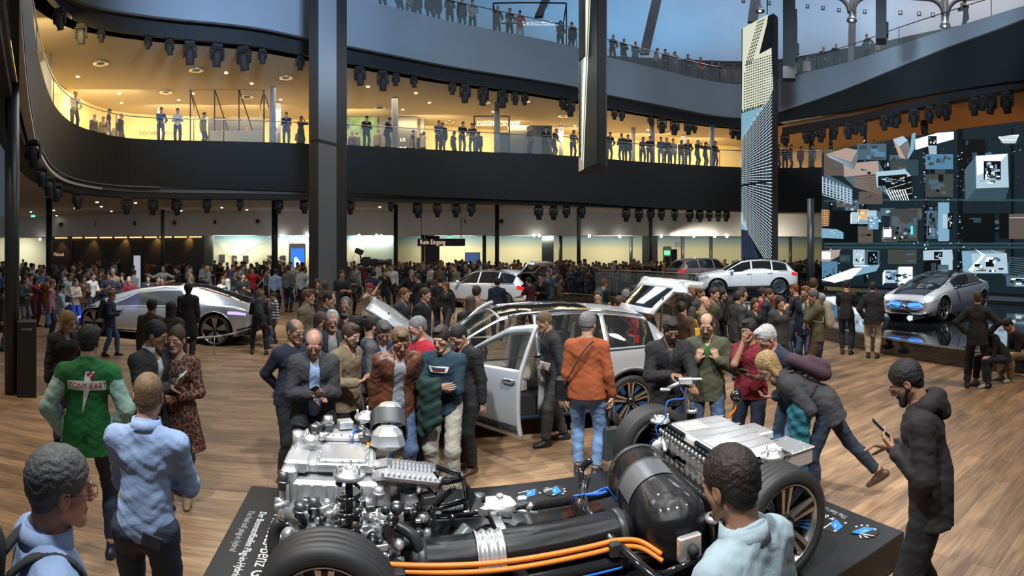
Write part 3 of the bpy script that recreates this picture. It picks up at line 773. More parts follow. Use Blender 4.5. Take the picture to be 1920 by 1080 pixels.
ribbon('wall_shop', sub(BACK, -120, 93, 4.5), 0, 3.6, mat('shop_wall', (.55, .58, .46), .8), .2, kind='structure')
# back wall of the gallery and the blue hall behind
M_yel = mat('gallery_wall', (.80, .64, .30), .8)
G1 = [(30, 21), (104, 28), (220, 34), (420, 35.5), (640, 36.5), (870, 38.5), (1080, 41), (1200, 43), (1350, 45), (1450, 46), (1560, 46), (1700, 44), (1850, 40), (1990, 36)]
ribbon('wall_gallery', G1, 7.5, 10.9, M_yel, .2, kind='structure')
HALLW = [(200, 48), (500, 50), (800, 54), (1100, 58), (1400, 60), (1600, 56), (1750, 52), (1920, 48), (2050, 44)]
ribbon('wall_hall', HALLW, 11, 42, mat('hall_wall', (.50, .52, .58), .85, vary=.05, vscale=.2), .4, n=8, kind='structure')
ribbon('wall_hall_base', HALLW, 11, 22.3, M_black, .3, off=-1.2, kind='structure')
# ribs of the hall
def rib(px0, y0, px1, y1, d, w, name='hall_rib', **kw):
 a = P(px0, d, zat(y0, d)); b = P(px1, d, zat(y1, d)); mb = MB(); t = (b - a).normalized(); side = Vector((a.y, -a.x, 0)).normalized() * w / 2
 r_ = Vector((a.x, a.y, 0)).normalized()
 q = [a - side, a + side, a + side + r_ * .5, a - side + r_ * .5, b - side, b + side, b + side + r_ * .5, b - side + r_ * .5]
 mb.add(q, [(0, 1, 2, 3), (7, 6, 5, 4), (0, 4, 5, 1), (1, 5, 6, 2), (2, 6, 7, 3), (3, 7, 4, 0)])
 mb.build('trim_rib', mat('rib_steel', (.10, .105, .12), .6, vary=.2, vscale=1), kind='structure')
rib(1208, 100, 1240, -40, 50, .85); rib(1010, 30, 1040, -40, 48, .7); rib(1411, 40, 1422, -40, 50, .9)
rib(1596, 125, 1600, -30, 46, .62); rib(1773, 70, 1770, -30, 43, .62)
M_rib2 = mat('rib_beige', (.22, .20, .17), .7)
for px, d, yy in ((1596, 46, 0), (1773, 43, 4)):
 for s_ in (-1, 1):
  ar = [P(px + s_ * (2 + 34 * math.sin(a)), d, zat(yy + 6 + 34 * math.cos(a) - 30, d)) for a in [R(x) for x in range(0, 91, 10)]]
  ar = [P(px + s_ * (4 + 30 * (1 - math.cos(R(x)))), d, zat(yy + 24 - 30 * math.sin(R(x)), d)) for x in range(0, 91, 10)]
  ar.append(P(px + s_ * 90, d, zat(yy - 10, d)))
  MB().tube(ar, .17, 6).build('trim_arch', MATS['rib_steel'], kind='structure')
M_bl = mat('bell_lamp', (.45, .5, .55), .3, .8)
for px, py, d, lab in ((1425, 15, 48, 'leftmost, by the tall city screen'), (1597, 32, 44, 'in front of the beige steel rib'), (1772, 42, 41, 'at the rightmost rib')):
 e = empty('pendant_lamp', P(px, d, zat(py, d)), label='bell-shaped metal pendant lamp high in the hall, ' + lab, cat='lamp', group='bell lamps in the hall')
 MB().lathe([(.02, 1.6), (.02, .45), (.12, .4), (.16, .1), (.38, -.12), (.42, -.32), (.30, -.30), (.05, .0)], n=16).build('shade', M_bl, e)
 MB().sphere((0, 0, -.18), .15).build('bulb', emat('cool_bulb', (.6, .8, 1), 1.5), e)
for k, (px, py) in enumerate(((1394, 2), (1442, 6), (1514, 12), (1543, 15), (1573, 19), (1621, 22), (1688, 24), (1723, 26), (1749, 28))):
 d = 54 - max(0, px - 1600) * .03; e = empty('wall_floodlight', P(px, d - .6, zat(py, d - .6)), rz=-(px - 960) / FPX,
  label='%s small square floodlight from left on the pale upper hall wall' % ordw(k), cat='floodlight', group='square floodlights on the hall wall')
 mb = MB(); mb.box((0, 0, 0), (.36, .12, .36)); mb.build('housing', M_black, e)
 MB().box((0, -.07, 0), (.2, .02, .2)).build('lens', mat('flood_lens', (.2, .25, .3), .2), e)
# ---------------------------------------------------------------- columns
def column(px, d, z0, z1, r, m, label, group=None):
 e = MB(); p = P(px, d); e.lathe([(r, z0), (r, z1)], Matrix.Translation((p.x, p.y, 0)), 20)
 return e.build('column', m, label=label, cat='column', group=group)
M_c1 = mat('column_black', (.030, .034, .038), .38)
column(22.5, 9.4, 0, 5.2, .125, M_c1, 'thick round black column nearest the left edge')
for px, d, lab in ((92, 30, 'slim black column left of the dark collection wall'), (305, 38.5, 'slim black column in front of the collection wall behind the low silver car'),
                   (515, 30.8, 'slim black column left of the broad grey pillar'), (742, 34, 'slim black column right of the television camera'),
                   (932, 34, 'slim black column behind the silver car with raised tailgate'), (1085, 37, 'slim black column right of the open tailgate'), (1220, 38, 'slim black column left of the charging station')):
 column(px, d, 0, 5.25, .17 if d < 32 else .13, M_c1, lab, 'slim black columns under the balcony')
for px, dd, lab in ((132, .0, 'thin black column against the collection wall lettering'), (545, 1.2, 'thin black column beside the tall phone stand'), (793, 1.0, 'thin black column behind the Kein Eingang sign'), (908, 1.2, 'thin black column right of the wall screen'),
     (1051, 1.0, 'thin black column right of the dark wall block'), (1183, 1.2, 'thin black column in the far crowd left of the dark doorway'), (1280, 1.0, 'thin black column right of the charging station'),
     (1333, 1.2, 'thin black column left of the tall city screen'), (1482, 1.0, 'thin black column right of the tall city screen')):
 column(px, dback(px) + dd, 0, 3.52, .14, M_c1, lab, 'thin columns along the back wall')
column(1520, 27, 0.38, 4.9, .17, M_c1, 'black column between the tall city screen and the video wall')
M_c2 = mat('column_pale', (.30, .31, .33), .6)
for k, (px, d, r, lab) in enumerate(((87, 24, .28, 'behind the curve of the balcony'), (300, 33, .2, 'behind the man in the blue shirt'), (511, 29, .22, 'left of the broad pillar'), (521, 32, .2, 'just behind another, left of the broad pillar'), (740, 31, .22, 'beside the dark poster wall'), (791, 36, .2, 'right of the dark poster wall'),
       (932, 32, .22, 'in front of the Future Moving lettering'), (1052, 38, .2, 'left of the hanging slim screen'), (1187, 38.5, .18, 'right of the hanging slim screen'), (1223, 37, .22, 'behind the railing visitors right of the slim screen'), (1281, 41, .18, 'among the right-hand railing visitors'), (1335, 38, .2, 'left of the tall city screen'))):
 column(px, d, 7.6, 10.9, r * .8, M_c2, 'round grey gallery column ' + lab, 'grey gallery columns')
column(1521, 38, 7.6, 10.9, .2, M_c1, 'black gallery column right of the tall city screen'); column(1733, 36.5, 7.6, 10.9, .25, M_c1, 'black gallery column above the video wall')
# the broad grey pillar (a tall blade seen edge-on)
def blade(px0, px1, d0, d1, z0, z1): return P(px0, d0), P(px1, d1)
p0, p1, p2 = P(579, 19.5), P(597, 19.0), P(631, 19.8); back = Vector((.2, .9, 0))
def vprism(pts, z0, z1, mlist, name, slope=0, **kw):
 mb = MB(); n = len(pts)
 vs = [(p.x, p.y, z0 + (slope * i if i < 3 else 0)) for i, p in enumerate(pts)] + [(p.x, p.y, z1) for p in pts]
 for i in range(n):
  mb.use(mlist[min(i, len(mlist) - 1)]); mb.add([vs[i], vs[(i + 1) % n], vs[n + (i + 1) % n], vs[n + i]], [(0, 1, 2, 3)])
 mb.add([vs[i] for i in range(n)], [tuple(range(n - 1, -1, -1))]); mb.add([vs[n + i] for i in range(n)], [tuple(range(n))])
 return mb.build(name, **kw)
bp = empty('pillar', P(605, 19.5), label='broad tall pillar with a black and a grey face standing in the hall', cat='pillar')
Mpg = mat('pillar_grey', (.20, .22, .24), .45, .1)
pts = [p0, p1, p2, p2 + back * .8, p0 + back * .8]
def rel(o, e): o.parent = e; o.matrix_parent_inverse = Matrix.Translation(-Vector(e.location)); return o
rel(vprism(pts, 0, zat(268, 19.4) - .06, [M_black, Mpg, M_black], 'lower_panel'), bp)
rel(vprism(pts, zat(268, 19.4) + .06, 14.0, [M_black, Mpg, M_black], 'upper_panel'), bp)
rel(vprism([p + back * .03 for p in pts], zat(268, 19.4) - .08, zat(268, 19.4) + .08, [M_black], 'seam'), bp)
# slim hanging blade with a lit face
hb = empty('hanging_screen', P(1110, 16), label='slim screen blade hanging edge-on over the hall', cat='screen')
q0, q1, q2 = P(1086, 16.6), P(1121, 15.0), P(1136, 15.3); bk = Vector((.15, .7, 0))
rel(vprism([q0, q1, q2, q2 + bk, q0 + bk], 4.72, 14.5, [M_black, M_dark, M_black], 'casing'), hb)
rel(vprism([P(1085, 16.2), P(1097, 15.7), P(1098, 15.9), P(1086, 16.4)], zat(108, 16), 14.5, [M_black], 'cable_duct'), hb)
def face_quads(name, a, b, z0, z1, polys, par, eps=.02):
 """flat lit shapes on the panel from plan point a to plan point b; polys: (material, [(u, v)...]) with v up"""
 d = (b - a); nrm = Vector((d.y, -d.x, 0)).normalized(); mb = MB()
 for i, (m, pl) in enumerate(polys):
  mb.use(m); q = [a + d * u + nrm * (eps + .00012 * i) for u, v in pl]
  mb.add([(p.x, p.y, z0 + (z1 - z0) * v) for p, (u, v) in zip(q, pl)], [tuple(range(len(pl)))])
 o = mb.build(name); rel(o, par); return o
e_cream = emat('screen_cream', (.70, .70, .56), 1.1); e_dk = emat('screen_dark', (.02, .03, .03), .4); e_blue = emat('screen_sky', (.25, .45, .58), .6); e_gr = emat('screen_grey', (.25, .28, .27), .6); e_tan = emat('screen_tan', (.55, .42, .25), .6)
rs = random.Random(4)
pol = [(e_dk, [(0, 0), (1, 0), (1, 1), (0, 1)]), (e_cream, [(0, 0), (.22, 0), (.98, 1), (0, 1)]), (e_gr, [(.0, 0), (.16, 0), (.24, .5), (.0, .55)]), (e_dk, [(.03, .02), (.10, .02), (.14, .45), (.03, .50)]), (e_blue, [(.18, .2), (.30, .35), (.36, .6), (.2, .62)]),
       (e_gr, [(.18, 0), (.26, .0), (1, .97), (.93, .97)]), (e_cream, [(.24, 0), (.28, 0), (1, .93), (1, .96)]), (e_tan, [(0.02, 0), (.2, 0), (.2, .03), (.02, .05)])]
for k in range(22):
 v = rs.uniform(.55, .95); u = rs.uniform(.03, .5 * v); pol.append((rs.choice([e_dk, e_gr, e_tan]), [(u, v), (u + rs.uniform(.04, .12), v + .01), (u + .06, v + rs.uniform(.02, .05)), (u - .02, v + .03)]))
for k in range(16):
 v = .04 + .026 * k; pol.append((e_dk, [(0.01, v), (.15, v + .012), (.15, v + .02), (.01, v + .01)]))
face_quads('picture', q0, q1, 4.74, 14.0, pol, hb)
# tall city screen
ts = empty('tall_screen', P(1420, 29), label='tall narrow video column showing looking-up views of office towers', cat='screen')
c0, c1, c2 = P(1391, 30.2), P(1450, 28.2), P(1458, 28.6); bk = Vector((.5, .8, 0))
top = 14.35
rel(vprism([c0, c1, c2, c2 + bk * .3, c0 + bk * .6], .45, top, [M_black], 'casing'), ts)
pol = []
ew = emat('tower_cream', (.62, .64, .50), .9); ew2 = emat('tower_white', (.72, .80, .76), 1.05); edb = emat('tower_dark', (.010, .014, .018), .5); sky = emat('tower_sky', (.20, .40, .52), .8); nav = emat('tower_navy', (.03, .04, .10), .8); eb2 = emat('tower_blue', (.05, .10, .17), .8)
def puv(px, py):
 t = (px - 960) / FPX; dr = Vector((math.sin(t), math.cos(t), 0)); d = c1 - c0
 den = d.x * dr.y - d.y * dr.x; u = (dr.x * c0.y - dr.y * c0.x) / den
 return u, (zat(py, (c0 + d * u).length) - .47) / (top - .02 - .47)
def pq(m, *pts): pol.append((m, [puv(x, y) for x, y in pts][::-1]))
pol.append((edb, [(0, 0), (1, 0), (1, 1), (0, 1)]))
pq(ew, (1393, 53), (1441, 27), (1434, 72), (1447, 88), (1450, 168), (1438, 196), (1391.5, 211))
pq(edb, (1437, 50), (1450, 24), (1450, 88), (1424, 102))
for r_ in range(13):
 y = 36 + r_ * 6.6
 for c_ in range(4):
  x = 1432 - r_ * 1.9 - c_ * 3.6
  if x < 1436: pq(edb, (x, y + c_ * 1.6), (x + 2.2, y - 1 + c_ * 1.6), (x + 1.4, y + 3 + c_ * 1.6), (x - .8, y + 4 + c_ * 1.6))
for r_ in range(19):
 for c_ in range(13):
  x = 1396 + c_ * 4.2; y = 118 + r_ * 4.9 - c_ * 1.25 + (c_ > 9) * 0
  if y < 92 or x > 1447 or y > 208 - (x - 1391) * .30 or x < 1394 + max(0, 150 - y) * .16: continue
  pq(edb, (x, y), (x + 2.9, y - .8), (x + 2.7, y + 1.3), (x - .2, y + 2.1))
for k in range(9): x = 1392 + k * 5; y = 207 - k * 1.5; pq(edb, (x, y), (x + 3.2, y - 1), (x + 1.8, y + 4), (x - .6, y + 5))
pq(sky, (1391.5, 213), (1437, 198), (1391.5, 262))
pq(sky, (1391.5, 396), (1391.5, 430), (1403, 432), (1401, 418)); pq(emat('tower_haze', (.42, .56, .60), .8), (1391.5, 400), (1391.5, 418), (1399, 424), (1396, 408))
for k in range(9): x = 1394 + k * 6.2; y0 = 335 - 1.5 * (x - 1341); pq(eb2, (x, max(y0, 176)), (x + 2, max(y0 - 3, 176)), (x + 2, min(335 + 1.55 * (x - 1341), 484)), (x, min(335 + 1.52 * (x - 1341), 484)))
k = 0; ye = 176
while ye < 506:
 m_ = (ye - 335) / 106; x0 = 1391.5; y0 = 335 + m_ * (x0 - 1341); th = 1.0
 if y0 > 484: break
 x1 = 1449; y1 = 335 + m_ * (x1 - 1341)
 if y1 > 484: x1 = 1341 + (484 - 335) / m_; y1 = 484
 pq(ew2, (x0, y0), (x1, y1), (x1, y1 + th * 1.2), (x0, y0 + th * .6)); ye += 6.4
for k in range(7): x = 1397 + k * 7.4; h_ = 1.5; pq(eb2, (x, max(335 - h_ * (x - 1341), 180)), (x + .7, max(334 - h_ * (x - 1341), 180)), (x + .7, min(335 + h_ * (x - 1341), 484)), (x, min(335 + h_ * (x - 1341), 484)))
pq(nav, (1391.5, 430), (1403, 432), (1424, 484), (1391.5, 484))
for k in range(5): pq(edb, (1393 + k * 2.2, 432), (1394 + k * 2.2, 432), (1399 + k * 5, 484), (1397 + k * 5, 484))
pq(edb, (1391, 346), (1450, 337), (1450, 341), (1391, 350))
face_quads('picture', c0, c1, .47, top - .02, pol, ts)
rel(MB().tube([P(1438, 29, 14.2), P(1440, 29, 17)], .03).build('cable', M_black), ts)
# hanging loudspeaker columns and truss
def hangbox(name, px0, px1, yb, yt, d, dep, label, cat):
 a, b = P(px0, d), P(px1, d); mid = (a + b) / 2; w = (b - a).length; z0, z1 = zat(yb, d), zat(yt, d)
 e = empty(name, (mid.x, mid.y, z0), rz=-((px0 + px1) / 2 - 960) / FPX, label=label, cat=cat)
 mb = MB(); mb.box((0, 0, (z1 - z0) / 2), (w, dep, z1 - z0)); mb.build('casing', M_black, e)
 k = int((z1 - z0) / 1.3)
 for i in range(k): MB().box((w / 2 + .04, 0, .5 + i * 1.3), (.10, dep * .6, .5)).build('bracket', M_dark, e)
 return e
hangbox('hanging_truss', 1468, 1491, 150, -30, 27, .6, 'black vertical truss hanging right of the tall city screen', 'truss')
hangbox('line_array_speaker', 1488, 1495, 112, 34, 27, .4, 'narrow black loudspeaker column beside the hanging truss', 'speaker')
hangbox('line_array_speaker', 1642, 1662, 78, -30, 24, .8, 'black box column hanging in front of the ramp', 'speaker')
# ---------------------------------------------------------------- railings
def railing(name, pts, z, label, every=3, hh=1.08, off=.08, glass=True, mid=False, cat='railing'):
 pl, ex = path(pts, 3); N = normals(pl); A = [p + N[i] * off for i, p in enumerate(pl)]
 c = A[len(A) // 2]; e = empty(name, (c.x, c.y, z), label=label, cat=cat)
 def L(p, h): return Vector((p.x - c.x, p.y - c.y, h))
 MB().tube([L(p, hh) for p in A], .028, 6).build('handrail', M_chrome, e)
 if mid: MB().tube([L(p, hh * .45) for p in A], .015, 5).build('lower_rail', M_chrome, e)
 for p in A[::every]: MB().cyl(L(p, 0), L(p, hh), .02, n=6).build('post', M_dark, e)
 if glass:
  g = MB()
  for i in range(len(A) - 1):
   g.add([L(A[i], .06), L(A[i + 1], .06), L(A[i + 1], hh - .08), L(A[i], hh - .08)], [(0, 1, 2, 3)])
  g.build('glass_panel', M_glass, e)
 return e
r1 = [q for q in RIM1 if 40 < q[0] < 1600]
railing('glass_railing', r1, 7.68, 'glass railing with steel handrail along the lower balcony')
railing('glass_railing', [q for q in RIM2 if 400 < q[0] < 1420], 13.68, 'glass railing with handrail along the grey upper balcony')
railing('glass_railing', [q for q in RIM2 if 1440 < q[0]], 13.7, 'railing along the ramp at the upper right', hh=1.0)
# ---------------------------------------------------------------- stage
STG = [(1030, 27), (1110, 25.6), (1200, 23), (1350, 18.6), (1480, 16.6), (1650, 13.1), (1801, 11.5), (1920, 10.9), (2050, 10.6)]
M_gloss = mat('stage_gloss_black', (.012, .013, .015), .045, coat=1)
pl, _ = path(STG, 5)
backp = [P(2050, 24), P(1920, 24), P(1700, 29), P(1543, 33), P(1400, 34.5), P(1200, 35), P(1060, 33)]
mb = MB(); mb.prism([(p.x, p.y) for p in pl] + [(p.x, p.y) for p in backp], 0, .38); mb.f[0] = mb.f[0][::-1] if False else mb.f[0]
mb.build('stage', M_gloss, label='low glossy black stage carrying the show cars', cat='stage')
ribbon('stage_edge', [(a, d) for a, d in STG], .365, .40, mat('edge_strip', (.3, .38, .42), .3, .6), .05, off=-.03, n=5, label='steel edging strip along the front of the glossy stage', cat='trim strip')
railing('glass_railing', [(1110, 26.2), (1160, 25.4), (1230, 23.6), (1300, 21.5)], .40, 'glass balustrade on the edge of the stage behind the crowd', every=2, off=.3)
# ---------------------------------------------------------------- big video wall
vw = empty('video_wall', P(1730, 27), label='huge video wall with an aerial view of city blocks', cat='video wall')
v0, v1 = P(1543, 30.0), P(2010, 22.0); VZ0, VZ1 = .62, 7.62
rel(vprism([v0, v1, v1 + Vector((.3, .6, 0)), v0 + Vector((.3, .6, 0))], .5, VZ1 + .08, [M_black], 'casing'), vw)
def vuv(px, py):
 """picture place -> (u, v) on the video wall plane"""
 t = (px - 960) / FPX; dr = Vector((math.sin(t), math.cos(t), 0)); a, b = v0, v1; d = b - a
 # a + d*u = dr*s
 den = d.x * dr.y - d.y * dr.x; u = (dr.x * a.y - dr.y * a.x) / den * 1.0
 s_ = (a + d * u).length; return u, (zat(py, s_) - VZ0) / (VZ1 - VZ0)
VM = {k: emat('city_' + k, c, s_) for k, c, s_ in (('street', (.010, .022, .030), .7), ('dark', (.004, .006, .008), .5), ('teal', (.03, .07, .09), .7), ('slate', (.08, .14, .19), .7), ('blue', (.09, .22, .36), .8), ('sky', (.20, .38, .52), .85),
      ('pale', (.38, .52, .62), .9), ('white', (.80, .92, .98), 1.05), ('rose', (.42, .33, .29), .8), ('brown', (.13, .105, .09), .7), ('amber', (.75, .45, .22), .8), ('pool', (.12, .75, .85), 1), ('olive', (.06, .07, .065), .7))}
VP = []
def vq(m, pts): VP.append((VM[m], [vuv(x, y) for x, y in pts]))
def vr(m, x0, y0, x1, y1): vq(m, [(x0, y1), (x1, y1), (x1, y0), (x0, y0)])
VP.append((VM['street'], [(0, 0), (1, 0), (1, 1), (0, 1)]))
rs = random.Random(11)
def block(x0, y0, x1, y1, m, n=6, cols=('slate', 'teal', 'olive', 'blue')):
 vr(m, x0, y0, x1, y1)
 for k in range(n):
  w = rs.uniform(.1, .4) * (x1 - x0); h = rs.uniform(.1, .4) * (y1 - y0); x = rs.uniform(x0 + 1, x1 - w - 1); y = rs.uniform(y0 + 1, y1 - h - 1)
  vr(rs.choice(cols), x, y, x + w, y + h)
for y in (530, 524, 455, 368, 310): pass
for x0, x1 in ((1555, 1562), (1620, 1626), (1733, 1741), (1796, 1806), (1896, 1902)): vr('dark', x0, 242, x1, 530)
for y0 in (375, 455, 462): vr('teal', 1546, y0, 1990, y0 + 4)
for k in range(90):
 x = rs.uniform(1548, 1960); y = rs.uniform(262, 515); w = rs.uniform(8, 30); h = rs.uniform(8, 24)
 if any(abs(x + w / 2 - q) < w / 2 + 5 for q in (1558, 1623, 1737, 1801, 1899)) or any(y < q < y + h for q in (375, 456, 464)): continue
 block(x, y, x + w, y + h, rs.choice(('teal', 'slate', 'olive', 'dark', 'brown', 'slate')), 5, ('slate', 'teal', 'olive', 'blue', 'dark', 'pale'))
for k in range(420):   # cars and lamps in the streets
 x = rs.choice([rs.uniform(1546, 1960), rs.choice((1559, 1622, 1628, 1735, 1739, 1800, 1805)) + rs.uniform(-3, 3)]); y = rs.uniform(262, 520)
 vr(rs.choice(('slate', 'pale', 'blue', 'dark', 'white', 'dark', 'teal')), x, y, x + rs.uniform(1, 3.4), y + rs.uniform(.8, 2))
def tower(roof, base, m_roof, m_side, m_side2, lines=8, lm='pale'):
 """roof and base: four corners each, clockwise from top left"""
 for i in range(4):
  j = (i + 1) % 4; vq(m_side if i % 2 else m_side2, [roof[i], roof[j], base[j], base[i]])
  for k in range(1, lines):
   t = k / lines; a = [roof[i][q] + (base[i][q] - roof[i][q]) * t for q in (0, 1)]; b = [roof[j][q] + (base[j][q] - roof[j][q]) * t for q in (0, 1)]
   vq(lm, [a, b, (b[0], b[1] + .6), (a[0], a[1] + .6)])
 vq(m_roof, roof)
def rect(x0, y0, x1, y1): return [(x0, y0), (x1, y0), (x1, y1), (x0, y1)]
def roofs(x0, y0, x1, y1, n, cols):
 for k in range(n):
  w = rs.uniform(.06, .22) * (x1 - x0); h = rs.uniform(.06, .22) * (y1 - y0); x = rs.uniform(x0, x1 - w); y = rs.uniform(y0, y1 - h); vr(rs.choice(cols), x, y, x + w, y + h)
block(1548, 282, 1610, 330, 'brown', 8, ('slate', 'brown', 'rose')); block(1610, 270, 1665, 300, 'slate', 8); block(1672, 300, 1725, 330, 'teal', 6)
block(1738, 290, 1790, 318, 'blue', 8); block(1738, 327, 1790, 370, 'olive', 8, ('dark', 'olive', 'slate')); block(1740, 395, 1760, 448, 'slate', 10); block(1808, 262, 1850, 330, 'dark', 8, ('dark', 'teal'))
block(1672, 392, 1724, 452, 'olive', 10, ('olive', 'brown', 'slate')); block(1606, 425, 1640, 455, 'brown', 8, ('olive', 'dark', 'brown')); block(1613, 360, 1658, 383, 'brown', 6, ('olive', 'brown'))
block(1548, 395, 1612, 455, 'dark', 3, ('dark',)); block(1808, 400, 1868, 455, 'dark', 4, ('dark', 'teal')); block(1668, 468, 1722, 495, 'olive', 6, ('olive', 'slate')); block(1735, 470, 1792, 530, 'dark', 14, ('slate', 'teal', 'dark', 'pale'))
tower([(1585, 308), (1650, 302), (1652, 326), (1586, 332)], [(1600, 318), (1660, 320), (1656, 368), (1606, 352)], 'rose', 'slate', 'brown', 9, 'rose'); roofs(1590, 308, 1640, 330, 10, ('brown', 'rose', 'dark'))
tower([(1545, 340), (1552, 326), (1600, 352), (1602, 385)], [(1545, 342), (1552, 328), (1601, 353), (1603, 386)], 'slate', 'slate', 'slate', 2)
for k in range(9): vq('pale', [(1545 + k * 6.5, 340 - 9 + k * 3.0), (1547.5 + k * 6.5, 340 - 8 + k * 3.0), (1547.5 + k * 6.5, 364 + k * 2.5), (1545 + k * 6.5, 362 + k * 2.5)])
for k in range(6): vq('pale', [(1545, 342 + k * 4.5), (1602, 357 + k * 5), (1602, 358.5 + k * 5), (1545, 343.5 + k * 4.5)])
tower([(1645, 323), (1700, 318), (1712, 330), (1648, 352)], [(1665, 352), (1706, 350), (1714, 374), (1680, 376)], 'pale', 'slate', 'dark', 4, 'white')
vq('dark', [(1650, 331), (1704, 327), (1706, 344), (1650, 350)]); roofs(1654, 332, 1702, 346, 16, ('blue', 'white', 'amber', 'slate', 'pale')); 
for k in range(8): vq('white', [(1664 + k * 5, 356), (1666 + k * 5, 356), (1676 + k * 4.6, 376), (1674.5 + k * 4.6, 376)])
tower([(1552, 290), (1590, 278), (1612, 282), (1600, 305)], [(1560, 296), (1596, 292), (1612, 300), (1604, 318)], 'rose', 'slate', 'brown', 6)
tower([(1678, 262), (1697, 256), (1706, 264), (1690, 276)], [(1690, 296), (1706, 300), (1710, 280), (1702, 300)], 'pale', 'rose', 'slate', 8, 'amber')
vq('white', [(1720, 262), (1762, 250), (1792, 248), (1792, 262), (1720, 282)]); vr('slate', 1724, 272, 1792, 318) if 0 else None
tower(rect(1744, 256, 1760, 274), rect(1746, 268, 1760, 290), 'dark', 'pale', 'pale', 6, 'slate'); roofs(1745, 258, 1759, 273, 8, ('white', 'slate'))
tower([(1833, 293), (1893, 289), (1895, 352), (1834, 354)], [(1812, 320), (1870, 318), (1888, 378), (1814, 378)], 'pale', 'slate', 'teal', 10, 'slate')
vq('white', [(1834, 294), (1892, 290), (1866, 318), (1836, 330)]); vr('dark', 1848, 303, 1880, 338); roofs(1850, 305, 1879, 337, 26, ('white', 'pale', 'slate', 'blue'))
roofs(1838, 330, 1892, 350, 14, ('sky', 'slate', 'white'))
tower(rect(1601, 398, 1612, 418), rect(1599, 402, 1612, 420), 'pale', 'white', 'slate', 3); tower(rect(1612, 393, 1632, 412), rect(1614, 400, 1634, 420), 'amber', 'white', 'pale', 6, 'slate'); roofs(1613, 394, 1631, 411, 8, ('white', 'dark', 'pale'))
tower(rect(1630, 395, 1648, 408), rect(1636, 398, 1657, 416), 'pale', 'slate', 'white', 5, 'white'); tower(rect(1634, 406, 1650, 428), rect(1632, 408, 1652, 430), 'sky', 'blue', 'slate', 3)
roofs(1635, 407, 1649, 427, 10, ('white', 'pale', 'slate')); tower(rect(1662, 430, 1676, 445), rect(1660, 424, 1672, 450), 'white', 'pale', 'dark', 2); vr('pool', 1712, 424, 1716, 440); roofs(1680, 425, 1712, 450, 12, ('pale', 'white', 'dark', 'slate'))
tower(rect(1763, 380, 1784, 450), rect(1764, 384, 1782, 452), 'sky', 'blue', 'blue', 3); vr('pale', 1772, 402, 1781, 428); vr('dark', 1781, 400, 1791, 430); roofs(1782, 402, 1790, 428, 10, ('white', 'pale')); roofs(1740, 397, 1759, 446, 12, ('pale', 'blue', 'dark'))
vq('amber', [(1545, 393), (1560, 394), (1559, 425), (1545, 424)]); 
for k in range(5): vr('dark', 1546 + k * 3, 393, 1547 + k * 3, 425)
for k in range(8): vr('dark', 1545, 396 + k * 4, 1560, 397 + k * 4)
vq('sky', [(1545, 428), (1574, 430), (1586, 436), (1586, 448), (1545, 446)]); roofs(1550, 432, 1576, 444, 5, ('pale', 'slate'))
vq('rose', [(1545, 470), (1580, 468), (1578, 480), (1560, 490), (1545, 490)]); vr('white', 1546, 472, 1562, 486); vr('blue', 1546, 490, 1575, 528); roofs(1546, 492, 1574, 526, 12, ('blue', 'slate', 'dark'))
tower(rect(1604, 468, 1626, 496), rect(1606, 470, 1654, 500), 'pale', 'slate', 'blue', 4, 'white'); roofs(1605, 470, 1625, 494, 12, ('dark', 'slate', 'white')); vr('dark', 1632, 472, 1650, 496); roofs(1634, 474, 1649, 494, 10, ('blue', 'pale'))
vq('sky', [(1606, 502), (1655, 496), (1648, 508), (1580, 524), (1560, 524)]); vq('white', [(1545, 524), (1606, 502), (1622, 502), (1602, 522), (1570, 530)])
tower(rect(1664, 506, 1686, 530), rect(1660, 512, 1684, 534), 'pale', 'white', 'slate', 6, 'dark'); tower(rect(1690, 500, 1716, 532), rect(1688, 504, 1714, 536), 'white', 'pale', 'slate', 3); roofs(1664, 508, 1714, 530, 20, ('slate', 'dark', 'blue', 'pale'))
vq('pale', [(1736, 470), (1790, 468), (1792, 486), (1736, 488)]); vr('dark', 1756, 472, 1772, 486); roofs(1757, 473, 1771, 485, 10, ('white', 'pale'))
tower([(1826, 475), (1892, 475), (1894, 512), (1828, 512)], [(1808, 470), (1862, 468), (1888, 486), (1810, 508)], 'pale', 'sky', 'slate', 4, 'pale'); vq('white', [(1832, 466), (1852, 478), (1826, 510), (1820, 506), (1846, 478)]); vr('dark', 1853, 485, 1868, 500); roofs(1830, 482, 1890, 510, 16, ('slate', 'dark', 'white', 'rose'))
vq('brown', [(1895, 402), (1990, 400), (1990, 450), (1895, 448)]); vq('dark', [(1878, 400), (1896, 400), (1896, 448), (1878, 448)]); vr('pale', 1897, 408, 1990, 409.5)
for k in range(9): vq('slate', [(1895, 482 + k * 4), (1990, 488 + k * 5), (1990, 490 + k * 5), (1895, 483.5 + k * 4)])
tower([(1876, 258), (1915, 254), (1908, 270), (1885, 270)], [(1876, 258), (1915, 254), (1908, 270), (1885, 270)], 'white', 'pale', 'pale', 2)
for k in range(6): vr('slate', 1880, 257 + k * 2.4, 1912, 258 + k * 2.4)
vq('slate', [(1890, 516), (1990, 520), (1990, 540), (1892, 536)]); roofs(1894, 519, 1960, 536, 14, ('dark', 'white', 'pale'))
vq('sky', [(1715, 252), (1722, 250), (1720, 280), (1708, 300), (1712, 276)])
face_quads('picture', v0, v1, VZ0, VZ1, VP, vw, .03)
